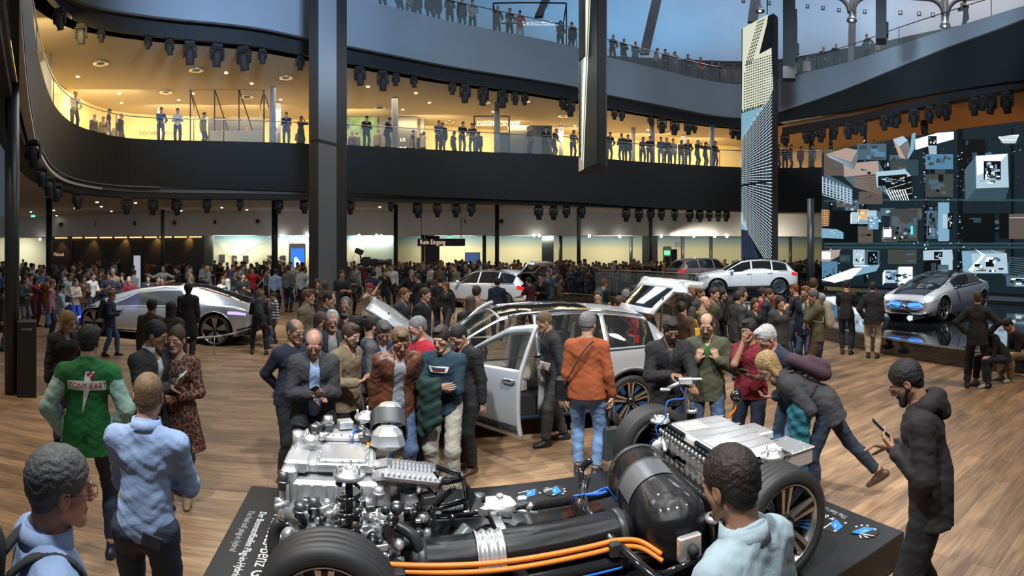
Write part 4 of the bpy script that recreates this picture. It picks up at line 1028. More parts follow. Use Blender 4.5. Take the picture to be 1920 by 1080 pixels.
# only the part of the picture plane inside the wall shows; the far side carries the same streets
# ================================================================ figures
CC = {'black': (.012, .012, .014), 'charcoal': (.035, .036, .04), 'grey': (.13, .13, .135), 'silver': (.30, .31, .33), 'white': (.62, .62, .60), 'cream': (.50, .44, .32), 'navy': (.016, .024, .05), 'blue': (.06, .13, .30),
      'sky': (.27, .38, .60), 'pale': (.38, .48, .52), 'teal': (.015, .13, .17), 'petrol': (.014, .042, .065), 'green': (.012, .15, .035), 'olive': (.075, .075, .042), 'khaki': (.20, .155, .09), 'tan': (.26, .17, .10), 'beige': (.42, .34, .24),
      'brown': (.075, .042, .026), 'leather': (.13, .045, .022), 'rust': (.36, .085, .025), 'orange': (.55, .20, .03), 'yellow': (.62, .42, .03), 'red': (.42, .015, .03), 'crimson': (.20, .012, .025), 'maroon': (.09, .012, .022),
      'pink': (.42, .20, .24), 'purple': (.10, .04, .14), 'denim': (.065, .105, .19), 'jeans': (.16, .28, .48), 'darkdenim': (.02, .03, .055), 'stone': (.36, .34, .28), 'bright': (.02, .08, .62), 'mint': (.30, .48, .42), 'plum': (.05, .022, .035), 'forest': (.010, .035, .030), 'umber': (.020, .015, .016)}
CW = {'sky': 'light blue', 'pale': 'pale blue', 'petrol': 'dark teal', 'rust': 'rust-orange', 'denim': 'blue denim', 'jeans': 'light blue denim', 'darkdenim': 'dark denim', 'bright': 'bright blue', 'leather': 'brown leather', 'mint': 'mint green', 'plum': 'dark plum'}
HC = {'black': (.010, .008, .007), 'dark': (.022, .014, .010), 'brown': (.06, .032, .016), 'ginger': (.17, .055, .018), 'blond': (.30, .19, .08), 'fair': (.16, .10, .05), 'grey': (.17, .17, .17), 'white': (.42, .42, .41), 'salt': (.085, .085, .085)}
SK = {'fair': (.50, .29, .20), 'pink': (.50, .25, .18), 'tan': (.36, .19, .115), 'olive': (.29, .155, .095), 'brown': (.16, .08, .045)}
def cloth(c, kind='plain'):
 b = {'plain': (9, .35, 'folds'), 'knit': (140, .35, 'wave'), 'leather': (7, .7, 'folds'), 'denim': (12, .35, 'folds')}[kind]
 return mat('cloth_%s_%s' % (c, kind), CC[c], .42 if kind == 'leather' else .82, bump=b, vary=.12 if kind != 'denim' else .22, vscale=7)
def hairm(c): return mat('hair_' + c, HC[c], .62, bump=(95, .4), vary=.3, vscale=40)
def skinm(c): return mat('skin_' + c, SK[c], .48, vary=.08, vscale=14)
M_lace = mat('shoe_sole', (.35, .34, .32), .6)
def stripe_mat():
 m = mat('cloth_stripes', (.5, .5, .5), .8); n = m.node_tree.nodes; L = m.node_tree.links
 tc = n.new('ShaderNodeTexCoord'); w = n.new('ShaderNodeTexWave'); w.bands_direction = 'Z'; w.inputs['Scale'].default_value = 3.2; L.new(tc.outputs['Object'], w.inputs[0])
 r = n.new('ShaderNodeValToRGB'); r.color_ramp.interpolation = 'CONSTANT'; r.color_ramp.elements[0].color = (.6, .62, .64, 1); r.color_ramp.elements[1].color = (.03, .05, .12, 1); r.color_ramp.elements[1].position = .5
 L.new(w.outputs[0], r.inputs[0]); L.new(r.outputs[0], n['Principled BSDF'].inputs['Base Color']); return m
def dress_mat():
 m = mat('cloth_dress', (.06, .03, .025), .75); n = m.node_tree.nodes; L = m.node_tree.links
 tc = n.new('ShaderNodeTexCoord'); v = n.new('ShaderNodeTexVoronoi'); v.feature = 'DISTANCE_TO_EDGE'; v.inputs['Scale'].default_value = 22; L.new(tc.outputs['Object'], v.inputs['Vector'])
 r = n.new('ShaderNodeValToRGB'); r.color_ramp.elements[0].color = (.34, .13, .07, 1); r.color_ramp.elements[0].position = .02; r.color_ramp.elements[1].color = (.035, .018, .016, 1); r.color_ramp.elements[1].position = .09
 L.new(v.outputs['Distance'], r.inputs[0]); L.new(r.outputs[0], n['Principled BSDF'].inputs['Base Color']); return m
ARCH = {}
def yaw_of(px, a):
 t = (px - 960) / FPX; r = Vector((math.sin(t), math.cos(t))); q = Vector((math.cos(t), -math.sin(t)))
 f = -r * math.cos(R(a)) + q * math.sin(R(a)); return math.atan2(-f.x, f.y)
def at_top(px, ytop, h):
 s = (ytop - YH) / (EYE - h * .995); return s
def om(o, mats):
 for sl, m in zip(o.material_slots, mats): sl.link = 'OBJECT'; sl.material = m
PH = mat('placeholder', (.5, .5, .5))
def arch(key, J, h, top, bottom, hair, fem, fat, op, child=None):
 """meshes of one pose and dress cut, cached"""
 if key in ARCH: return ARCH[key]
 A = {}
 hh = .005 if h < .011 else (.0085 if h < .02 else .016)
 parts = [body_sdf(J, max(h, .010), fat, female=fem).mesh(), head_sdf(J, hh, female=fem).mesh()] + [hand_sdf(J, i, .0036 if h < .011 else .0065 if h < .02 else .012).mesh() for i in (0, 1)]
 A['body'] = np_mesh('person', parts, [PH])
 if fem and bottom == 'none': pass
 t = top_sdf(J, h, top, fat, fem, open_=op)
 if op:
  inner = top_sdf(J, h, 'vest', fat, fem, loose=-.013, collar=False)
  t.V = np.maximum(t.V, -(inner.V + .001)); A['under'] = np_mesh('shirt', [top_sdf(J, h, 'shirt', fat, fem, loose=-.006).mesh()], [PH])
 A['top'] = np_mesh('top', [t.mesh()], [PH])
 if bottom != 'none': A['bottom'] = np_mesh('trousers', [pants_sdf(J, max(h, .010), bottom, fat).mesh()], [PH])
 A['shoe'] = [np_mesh('shoe', [shoe_sdf(J, i, max(.008, h * .8)).mesh()], [PH]) for i in (0, 1)]
 A['J'] = J; ARCH[key] = A; return A
HAIRS = {}
FIG = []
TOPW = {'tee': 't-shirt', 'shirt': 'shirt', 'sweater': 'sweater', 'jacket': 'jacket', 'coat': 'long coat', 'dress': 'dress', 'vest': 'vest'}
def fig(px, s, face, top='jacket:black', bot='jeans:darkdenim', hair='short:dark', arms=('down', 'down'), legs='stand', h=1.75, skin='fair', head=(0, 8), lean=0, hunch=4, res=.016, fem=False, fat=0,
  under=None, op=0, shoes='black', z=0.0, place='', label=None, group=None, glasses=False, beard=None, pat=None, seat=None, feet=None, hands=None, side=0, twist=0, crouch=0, eyes=True, kind='person', ytop=None, w=1.0, lod=0):
 if ytop is not None:
  s = (ytop - YH) / (EYE - z - h)
 d = FPX / s; pos = P(px, d, z)
 tk, tc = top.split(':'); bk, bc = bot.split(':'); hk, hc = hair.split(':')
 J = skeleton(legs, arms, lean, side, twist, (head[0], head[1], head[2] if len(head) > 2 else 0), seat, hunch, crouch, w if not fem else w * .9, feet, hands)
 key = (str(legs), str(arms), lean, hunch, side, twist, tuple(head), tk, bk, fem, fat, op, res, seat, str(feet), str(hands), crouch, w)
 A = arch(key, J, res, tk, bk, hk, fem, fat, op)
 b = link(kind, A['body']); om(b, [skinm(skin)]); b.location = pos; b.rotation_euler = (0, 0, yaw_of(px, face)); sc = h / 1.76; b.scale = (sc, sc, sc)
 def ch(name, me, m): o = link(name, me, b); om(o, [m]); return o
 pk = {'leather': 'leather'}.get(tc, 'knit' if tk == 'sweater' else 'plain')
 ch({'tee': 't_shirt', 'shirt': 'shirt', 'sweater': 'sweater', 'jacket': 'jacket', 'coat': 'coat', 'dress': 'dress', 'vest': 'vest'}[tk], A['top'], pat or cloth(tc, pk))
 if 'under' in A: ch('shirt', A['under'], cloth(under or 'white'))
 if 'bottom' in A: ch('trousers' if bk != 'leggings' else 'leggings', A['bottom'], cloth(bc, 'denim' if bk in ('jeans', 'slim') else 'plain'))
 for me in A['shoe']: ch('shoe', me, mat('shoe_' + shoes, CC[shoes], .45))
 if hk != 'bald':
  hkey = (key, hk)
  if hkey not in HAIRS: HAIRS[hkey] = np_mesh('hair', [hair_sdf(J, .0055 if res < .011 else (.010 if res < .02 else .018), hk).mesh()], [PH])
  ch('hair' if hk != 'cap' else 'cap', HAIRS[hkey], hairm(hc) if hk != 'cap' else cloth(hc if hc in CC else 'crimson'))
 H, c = J['H'], J['head']
 def hp(x, y, zz): return Vector(c + H @ V3(x, y, zz))
 if res < .011 and eyes:
  q = Matrix([list(r_) for r_ in H]).to_4x4()
  for sg in (-1, 1):
   e = MB(); e.use(mat('eye_white', (.55, .52, .5), .2)); T = Matrix.Translation(hp(sg * .032, .088, -.0005)) @ q
   e.lathe([(.0001, -.0045), (.0062, -.003), (.0085, 0), (.0062, .003), (.0001, .0045)], T @ Matrix.Rotation(0, 4, 'X'), 10, cap=False)
   e.use(mat('iris_dark', (.02, .015, .012), .15)); e.sphere((0, .0058, 0), .0042, 8, 6, M=T)
   e.build('eye', None, b)
   w_ = MB().tube([hp(sg * .016, .0905, .017), hp(sg * .032, .0935, .021), hp(sg * .047, .083, .017)], [.0028, .0034, .0018], 6); w_.build('eyebrow', hairm(hc if hc in HC else 'brown'), b)
  MB().tube([hp(-.021, .088, -.069), hp(-.008, .0945, -.0675), hp(.008, .0945, -.0675), hp(.021, .088, -.069)], [.001, .0032, .0032, .001], 6).build('lips', mat('lips', (.34, .12, .09), .45), b)
 if glasses:
  g = MB(); 
  for sg in (-1, 1):
   g.tube([hp(sg * .033 + .021 * math.cos(a), .107 - .004 * abs(math.cos(a)), -.002 + .016 * math.sin(a)) for a in [k * PI / 6 for k in range(12)]], .0014 if glasses != 'thick' else .0026, 5, closed=True)
   g.tube([hp(sg * .054, .103, .002), hp(sg * .074, .08, .002), hp(sg * .083, -.01, .0), hp(sg * .08, -.03, -.015)], .0015 if glasses != 'thick' else .0024, 5)
  g.tube([hp(-.012, .109, .002), hp(0, .113, .004), hp(.012, .109, .002)], .0014, 5)
  g.build('glasses', mat('glasses_frame', (.02, .02, .02), .3, .3), b)
 if beard:
  s_ = SDF(c - .2, c + .2, .006); pp = lambda x, y, zz: c + H @ V3(x, y, zz)
  for q in (-1, 1): s_.cap(pp(q * .060, .0, -.04), pp(q * .026, .066, -.100), .019, .022, .02); s_.cap(pp(q * .03, .078, -.058), pp(q * .028, .08, -.10), .010, .012, .012)
  s_.cap(pp(-.015, .080, -.105), pp(.015, .080, -.105), .024, .024, .02); s_.cap(pp(-.026, .090, -.055), pp(.026, .090, -.055), .007, .007, .008)
  s_.cap(pp(-.02, .10, -.069), pp(.02, .10, -.069), .0075, .0075, .004, None, 1, 'cut')
  link('beard', np_mesh('beard', [s_.mesh()], [hairm(beard)]), b)
 who = 'child' if h < 1.5 else ('woman' if fem else 'man')
 FIG.append((b, px, who, tc, tk, bk, bc, hk, hc, place, group))
 if label: b['label'] = label
 b['category'] = 'person'
 if group: b['group'] = group
 return b, J, sc
def hand_pt(f, i, off=.09, n=.03):
 b, J, sc = f; v = Vector(J[i, 'wr'] + J[i, 'hf'] * off + J[i, 'hn'] * n)
 return b.matrix_basis @ v
def local_pt(f, v): return f[0].matrix_basis @ Vector(v)
def auto_labels():
 for o in bpy.data.objects:
  if 'label' in o and len(o['label'].split()) > 16: print('LONG', o.name, o['label'])
 HW = {'bald': 'bald head', 'ring': 'bald crown', 'balding': 'thinning hair', 'cap': 'cap', 'long': 'long hair', 'bob': 'bobbed hair', 'bun': 'pinned-up hair', 'pony': 'ponytail', 'afro': 'big curly hair'}
 seen = {}
 for b, px, who, tc, tk, bk, bc, hk, hc, place, group in FIG:
  if 'label' in b: seen.setdefault(b['label'], []).append((px, b)); continue
  hw = HW.get(hk, ''); hw = (hc + ' ' + hw if hw else hc + ' hair').strip()
  if hk == 'bald': hw = 'bald head'
  if hk == 'cap': hw = 'cap'
  lab = '%s in %s %s with %s %s' % (who, CW.get(tc, tc), TOPW[tk], hw, place)
  b['label'] = lab; seen.setdefault(lab, []).append((px, b))
 for lab, L in seen.items():
  if len(L) > 1:
   L.sort(key=lambda q: q[0])
   for i, (px, b) in enumerate(L): b['label'] = ('leftmost ' if i == 0 else 'rightmost ' if i == len(L) - 1 else ordw(i) + ' from left, ') + lab
CARRY = set()
def spread(gap=.46):
 """people of the crowd stand clear of one another: the farther one of a tight pair steps back"""
 L = sorted([r_[0] for r_ in FIG if r_[0].location.length > 8.2], key=lambda o: o.location.length)
 for it in range(3):
  for i, b in enumerate(L):
   if b.name in CARRY or not b.get('group'): continue
   for a in L[max(0, i - 60):i]:
    d = b.location - a.location
    if abs(d.z) < 1 and d.xy.length < gap:
     u = Vector((b.location.x, b.location.y, 0)).normalized(); b.location += u * min(.22, gap - d.xy.length)
# ---- carried things
def phone(f, i, label, tilt=0, lit=True, white=False):
 p = hand_pt(f, i, .11, .035); b, J, sc = f
 q = Vector(J[i, 'hf']); n = -Vector(J[i, 'hn'])
 rot = b.matrix_basis.to_3x3().normalized(); q = (rot @ q).normalized(); n = (rot @ n).normalized(); n = (n - q * n.dot(q)).normalized(); n = -n
 x = q.cross(n); M = Matrix((x, q, n)).transposed().to_4x4(); M.translation = p
 e = bpy.data.objects.new('phone', None); COL.objects.link(e); e.matrix_world = M; tag(e, label, 'phone', 'phones in visitors hands')
 MB().box((0, .02, 0), (.072, .145, .009), bev=.004).build('casing', mat('phone_white', (.5, .5, .5), .3) if white else M_black, e)
 MB().box((0, .02, .0052), (.064, .125, .001)).build('screen', emat('phone_screen', (.35, .65, .75), .9) if lit else mat('phone_glass', (.02, .02, .025), .1), e)
 return e
def backpack(f, col, label, col2=None, size=1.0):
 CARRY.add(f[0].name); b, J, sc = f; T = J['T']; c = J['chest']; e = empty('backpack', (0, 0, 0)); e.matrix_world = b.matrix_basis.copy(); tag(e, label, 'backpack', 'backpacks')
 m = cloth(col); p = c + T @ V3(0, -.20, -.02)
 s = SDF(p - .35, p + .35, .016 if size < 1.2 else .016)
 s.cap(p + T @ V3(0, -.02, .16 * size), p + T @ V3(0, -.03, -.17 * size), .105 * size, .125 * size, .05, (T @ V3(0, 1, 0), .75))
 s.cap(p + T @ V3(0, -.10, .0), p + T @ V3(0, -.11, -.13), .07 * size, .08 * size, .03, (T @ V3(0, 1, 0), .6))
 link('bag', np_mesh('bag', [s.mesh()], [m]), e)
 for sg in (-1, 1):
  pts = [c + T @ V3(sg * .07, -.14, .10), c + T @ V3(sg * .09, -.075, .165), c + T @ V3(sg * .095, .01, .172), c + T @ V3(sg * .10, .085, .11), c + T @ V3(sg * .11, .112, .0), c + T @ V3(sg * .125, .09, -.10), c + T @ V3(sg * .14, -.02, -.14), c + T @ V3(sg * .11, -.12, -.15)]
  MB().tube(catmull(pts, 4), .024, 8, flat=.45).build('strap', cloth(col2 or col), e)
 return e
def bag_on(f, loc, size, col, label, strap=None, name='shoulder_bag', cat='bag'):
 """loc and strap points in the wearer's own frame"""
 b, J, sc = f; e = empty(name, (0, 0, 0)); e.matrix_world = b.matrix_basis.copy(); tag(e, label, cat, 'shoulder bags')
 m = MB(); m.box(loc, size, bev=.03); m.build('bag', cloth(col, 'leather' if col in ('black', 'leather', 'brown') else 'plain'), e)
 m = MB(); m.box((loc[0], loc[1] + size[1] / 2 + .004, loc[2] + size[2] * .2), (size[0] * .9, .01, size[2] * .55), bev=.004); m.build('flap', cloth(col, 'plain'), e)
 if strap: MB().tube(catmull(strap, 5), .016, 6, flat=.35).build('strap', cloth('black'), e)
 return e
def camera_in(f, label):
 b, J, sc = f; c, H = J['head'], J['H']; e = empty('photo_camera', (0, 0, 0)); e.matrix_world = b.matrix_basis.copy(); tag(e, label, 'camera', 'cameras held by visitors')
 q = Matrix([list(r_) for r_ in H]).to_4x4(); T = Matrix.Translation(Vector(c + H @ V3(0, .17, 0))) @ q
 m = MB(); m.box((0, 0, 0), (.13, .06, .085), M=T, bev=.01); m.box((0, 0, .05), (.05, .05, .03), M=T, bev=.008); m.build('body', M_black, e)
 MB().lathe([(.036, .02), (.036, .10), (.030, .105)], T, 14, axis='Y').build('lens', M_dark, e)
 return e
F = .0095
# ---------------------------------------------------------------- foreground visitors, left
f = fig(78, 588, 100, 'shirt:sky', 'suit:navy', 'short:salt', ('down', 'down'), h=1.79, head=(-4, 6), res=F, skin='pink', glasses=True, label='man with grey hair, glasses and light blue shirt at lower left corner'); L_oldman = f
backpack(f, 'charcoal', 'dark backpack worn by the grey-haired man at the lower left corner')
f = fig(164, 236, 176, 'jacket:green', 'slim:darkdenim', 'thick:black', ('pocket', 'pocket'), 'wide', h=1.82, head=(6, 14), res=F, shoes='navy', label='man seen from behind in green team jacket with lettering on the back'); L_green = f
f = fig(122, 152, 20, 'coat:black', 'jeans:denim', 'bob:blond', ('down', 'down'), h=1.68, head=(-25, 14), fem=True, res=F, glasses='thick', label='blond woman with dark-rimmed glasses in black coat behind the green jacket')
f = fig(280, 202, 48, 'jacket:charcoal', 'suit:charcoal', 'short:black', ('phone', 'tap'), h=1.78, head=(-18, 18), res=F, op=.06, under='white', skin='tan', label='man in dark suit and white shirt showing a phone to the woman'); L_suit = f
phone(f, 0, 'phone held by the man in dark suit', white=True)
f = fig(334, 196, -12, 'dress:brown', 'leggings:black', 'bun:brown', ('belly', 'hip'), h=1.70, head=(14, 6), fem=True, res=F, pat=dress_mat(), shoes='tan', label='woman in patterned brown dress with hand on hip'); L_dress = f
f = fig(272, 350, 158, 'shirt:sky', 'jeans:darkdenim', 'crop:fair', ('cross', 'cross2'), 'relax', h=1.755, head=(-14, 6), res=F, shoes='black', skin='pink', label='blond man seen from behind in tucked light blue shirt and dark jeans'); L_blue = f
tag(MB().box((0, 0, 0), (.11, .012, .07), bev=.005).build('wallet', M_black), 'black wallet showing from the back pocket of dark jeans', 'wallet')
bpy.data.objects['wallet'].matrix_world = f[0].matrix_basis @ Matrix.Translation(Vector(f[1]['pel'] + V3(.085, -.122, -.02))) @ Matrix.Rotation(.2, 4, 'Y')
# ---------------------------------------------------------------- around the chassis, far side
f = fig(587, 196, 4, 'jacket:charcoal', 'jeans:navy', 'ring:grey', ('phone', 'tap'), h=1.72, lean=6, hunch=8, head=(6, 28), res=F, op=.07, under='sky', glasses=True, skin='pink', fat=.025, label='bald man with glasses in dark jacket typing on his phone'); phone(f, 0, 'phone in the hands of the bald man in dark jacket')
fig(546, 181, 40, 'sweater:navy', 'suit:charcoal', 'ring:salt', ('back', 'back'), h=1.72, head=(0, 12), res=F, glasses=True, skin='tan', fat=.01, label='balding man with glasses in navy sweater, hands behind his back')
fig(598, 152, 35, 'jacket:plum', 'jeans:navy', 'bob:brown', ('down', 'down'), h=1.66, head=(0, 5), fem=True, res=F, label='brown-haired woman in dark plum jacket behind the bald man typing')
fig(622, 156, 5, 'jacket:charcoal', 'suit:navy', 'balding:white', ('tap', 'down'), h=1.72, head=(0, 12), res=F, op=.08, under='silver', glasses=True, label='white-haired man with glasses and pale checked shirt')
fig(649, 132, -5, 'jacket:black', 'suit:black', 'balding:salt', ('down', 'down'), h=1.77, head=(4, 10), res=F, op=.03, under='charcoal', beard='grey', skin='tan', label='grey-bearded man in black leather jacket behind the white-haired man')
fig(610, 118, 65, 'jacket:black', 'jeans:navy', 'balding:dark', ('down', 'tap'), h=1.78, head=(0, 14), res=F, label='dark-haired man in black padded jacket looking down to the right')
fig(573, 112, 70, 'jacket:khaki', 'jeans:navy', 'quiff:ginger', ('down', 'down'), h=1.77, head=(0, 0), res=F, label='ginger-haired man in beige coat in profile')
fig(648, 178, 52, 'jacket:khaki', 'jeans:black', 'quiff:brown', ('down', 'phone2'), h=1.66, head=(0, 14), res=F, beard='brown', label='bearded man with swept-back hair in tan field jacket')
fig(691, 163, 100, 'sweater:grey', 'jeans:black', 'short:dark', ('down', 'down'), h=1.67, head=(0, 10), res=F, label='man in grey wool coat seen from behind')
fig(712, 163, 15, 'jacket:navy', 'suit:navy', 'thick:salt', ('down', 'tap'), h=1.66, head=(0, 32), lean=6, res=F, op=.05, under='sky', label='grey-haired man in navy suit and tie with bowed head')
f = fig(742, 190, 12, 'jacket:leather', 'jeans:denim', 'quiff:fair', ('down', 'down'), h=1.72, lean=8, hunch=8, head=(-4, 24), res=F, op=.09, under='silver', skin='pink', label='man in brown leather jacket over grey shirt looking at the engine'); L_leather = f
fig(794, 176, -62, 'sweater:red', 'jeans:darkdenim', 'crop:grey', ('down', 'tap'), h=1.73, head=(8, 14), res=F, glasses=True, beard='grey', skin='pink', fat=.045, label='stout grey-haired man with glasses in red fleece')
f = fig(833, 189, -18, 'sweater:petrol', 'suit:stone', 'thick:dark', ('cross', 'cross2'), 'relax', h=1.69, lean=2, head=(6, 16), res=F, label='dark-haired young man in dark teal sweatshirt with crossed arms'); L_petrol = f
f = fig(880, 171, -52, 'jacket:black', 'suit:black', 'short:black', ('down', 'tap'), h=1.64, lean=6, head=(0, 30), res=F, op=.04, under='white', shoes='brown', label='man in black suit and white collar behind the dark teal sweatshirt')
f = fig(1044, 150, -72, 'jacket:charcoal', 'suit:charcoal', 'short:fair', ('down', 'belly'), 'step', h=1.68, lean=10, head=(0, 16), res=F, shoes='black', label='fair-haired man in grey suit leaning towards the open car door'); L_grey = f
f = fig(1100, 176, 168, 'sweater:rust', 'jeans:jeans', 'thick:grey', ('down', 'bag'), 'stand', h=1.76, head=(14, 4), res=F, shoes='charcoal', fat=.02, label='grey-haired man in rust-orange sweater and light jeans seen from behind'); L_rust = f
# ---------------------------------------------------------------- right of the chassis
f = fig(1253, 176, 10, 'jacket:black', 'jeans:darkdenim', 'thick:black', ('fwd', 'tap'), h=1.74, head=(-8, 26), hunch=8, res=F, op=.03, under='charcoal', beard='black', skin='olive', label='dark-haired bearded man in black jacket reaching to the rod with a phone'); L_beard = f
f = fig(1326, 171, 0, 'jacket:olive', 'jeans:denim', 'ring:brown', ('strap', 'strap'), h=1.75, head=(8, 20), res=F, op=.025, under='green', beard='brown', label='balding bearded man in olive fleece holding his collar with both hands')
f = fig(1408, 172, -22, 'tee:crimson', 'jeans:darkdenim', 'thick:black', ('phone2', 'face'), h=1.68, head=(4, 8), res=F, glasses=True, skin='tan', fat=.015, label='black-haired man in red t-shirt touching his nose'); L_red = f
phone(f, 0, 'phone held by the man in red t-shirt')
f = fig(1487, 184, -55, 'jacket:navy', 'jeans:jeans', 'thick:white', ('phone2', 'down'), h=1.76, lean=22, hunch=8, head=(0, 18), res=F, glasses=True, skin='pink', label='white-haired man with glasses in blue-grey blazer leaning forward')
f = fig(1548, 197, -80, 'jacket:charcoal', 'slim:darkdenim', 'bob:blond', ('tap', 'belly'), h=1.76, lean=50, hunch=14, head=(0, 10), res=F, fem=True, op=.07, under='pale', skin='fair', feet=((.10, .12, 5, 0, 0), (.02, -.62, 10, .05, -28)), shoes='brown',
  label='blond woman in grey cardigan bending far forward, one leg stretched back'); L_bend = f
f = fig(1748, 310, -92, 'jacket:umber', 'cargo:black', 'short:black', ('read', 'read2'), 'stand', h=1.78, lean=2, hunch=10, head=(0, 26), res=F, glasses=True, skin='tan', beard='black', label='man in dark hooded jacket reading his phone at the right'); L_hood = f
phone(f, 0, 'phone held up by the man in hooded jacket')
f = fig(1402, 568, -124, 'shirt:pale', 'suit:navy', 'short:dark', ('down', 'down'), h=1.762, head=(6, 14), res=F, skin='tan', fat=.015, label='dark-haired man in pale blue-green shirt at lower right seen from behind'); L_front = f
# lower right and stage front
PL = 'by the glossy stage'
f = fig(1833, 107, 178, 'jacket:black', 'suit:black', 'crop:brown', ('hip', 'hip'), 'wide', h=1.70, res=.011, head=(0, 4), label='bald-shaven man in black jacket standing legs apart before the concept car')
fig(1587, 81, 172, 'tee:black', 'jeans:navy', 'short:black', ('tap', 'tap'), 'stand', h=1.74, res=.012, head=(0, 8), label='man in black t-shirt and dark jeans facing the video wall')
fig(1636, 84, 175, 'jacket:black', 'suit:beige', 'short:dark', ('pocket', 'down'), 'stand', h=1.72, res=.012, label='man in black jacket and beige trousers facing the video wall')
f = fig(1532, 102, -80, 'jacket:olive', 'suit:brown', 'thick:salt', ('chin', 'belly'), h=1.70, res=.012, head=(0, 14), label='grey-haired man in olive jacket with hand at his chin'); backpack(f, 'stone', 'pale rucksack on the back of the man in olive jacket')
fig(1513, 97, -30, 'jacket:navy', 'jeans:denim', 'quiff:ginger', ('down', 'down'), h=1.74, res=.012, op=.05, under='silver', label='ginger-haired man in navy jacket beside the olive jacket', beard='ginger')
fig(1524, 92, 170, 'sweater:silver', 'jeans:navy', 'short:brown', ('tap', 'tap'), h=1.86, res=.013, label='man in light grey hooded sweatshirt looking at the stage')
fig(1494, 88, -120, 'tee:charcoal', 'jeans:denim', 'crop:ginger', ('tap', 'tap'), h=1.72, res=.013, label='ginger-haired man in dark grey t-shirt by the stage edge')
fig(1460, 104, 30, 'jacket:charcoal', 'jeans:black', 'long:dark', ('down', 'down'), h=1.60, res=.013, fem=True, label='dark long-haired woman behind the white-haired man, mostly hidden')
for px, s, a, lab in ((1880, 104, -62, 'young man in black sweater seated on the stage edge, hands clasped'), (1925, 100, -62, 'seated person in dark sweater and khaki trousers at the right edge')):
 f = fig(px, s, a, 'sweater:black', 'jeans:navy' if px < 1900 else 'cargo:khaki', 'short:black', ('knee', 'knee'), h=1.74, seat=.40, lean=26, hunch=14, head=(0, 24), res=.012, feet=((.12, .40, 8, 0, 0), (.14, .48, 8, 0, 0)), shoes='stone', label=lab)
# ---------------------------------------------------------------- groups: (px, picture row of the head top, height, facing, top, trousers, hair, left arm, right arm, legs, sex, skin)
def crowd(rows, place, group, res=.016, z=0.0, **kw):
 out = []
 for r_ in rows:
  px, yt, h, a, top, bot, hair, la, ra, lg = r_[:10]; fem = 'f' in r_[10:]; sk = next((q for q in r_[10:] if q in SK), 'fair')
  if yt > 1000: s = yt - 1000
  else: s = (yt - YH) / (EYE - z - h)
  out.append(fig(px, s, a, top, bot, hair, (la, ra), lg, h=h, skin=sk, res=res, fem=fem, place=place, group=group, z=z, **kw))
 return out
g1 = crowd([
 (206, 1082, 1.50, 75, 'jacket:navy', 'jeans:denim', 'thick:fair', 'phone', 'phone2', 'step'),
 (282, 1118, 1.63, 150, 'jacket:brown', 'jeans:black', 'thick:black', 'down', 'down', 'stand', 'tan'),
 (320, 1120, 1.62, 172, 'jacket:brown', 'jeans:black', 'long:dark', 'down', 'down', 'stand', 'f', 'tan'),
 (353, 1084, 1.68, 176, 'coat:black', 'suit:charcoal', 'afro:black', 'down', 'down', 'step'),
 (486, 1081, 1.52, 178, 'jacket:navy', 'jeans:black', 'bun:fair', 'tap', 'tap', 'wide', 'f'),
 (501, 1076, 1.24, 120, 'jacket:charcoal', 'jeans:denim', 'short:fair', 'down', 'down', 'stand'),
 (517, 1072, 1.32, -80, 'sweater:white', 'slim:charcoal', 'thick:dark', 'down', 'tap', 'stand')], 'before the low silver car', 'visitors in front of the low silver car', .013)
backpack(g1[0], 'charcoal', 'dark backpack with tan top worn by the boy at the silver car', 'tan'); backpack(g1[4], 'charcoal', 'dark backpack with red details seen from behind by the silver car', 'navy')
[c for c in g1[6][0].children if c.name.startswith('sweater')][0].material_slots[0].material = stripe_mat()
g1[6][0]['label'] = 'boy in white and navy striped sweater with red shoes by the silver car'
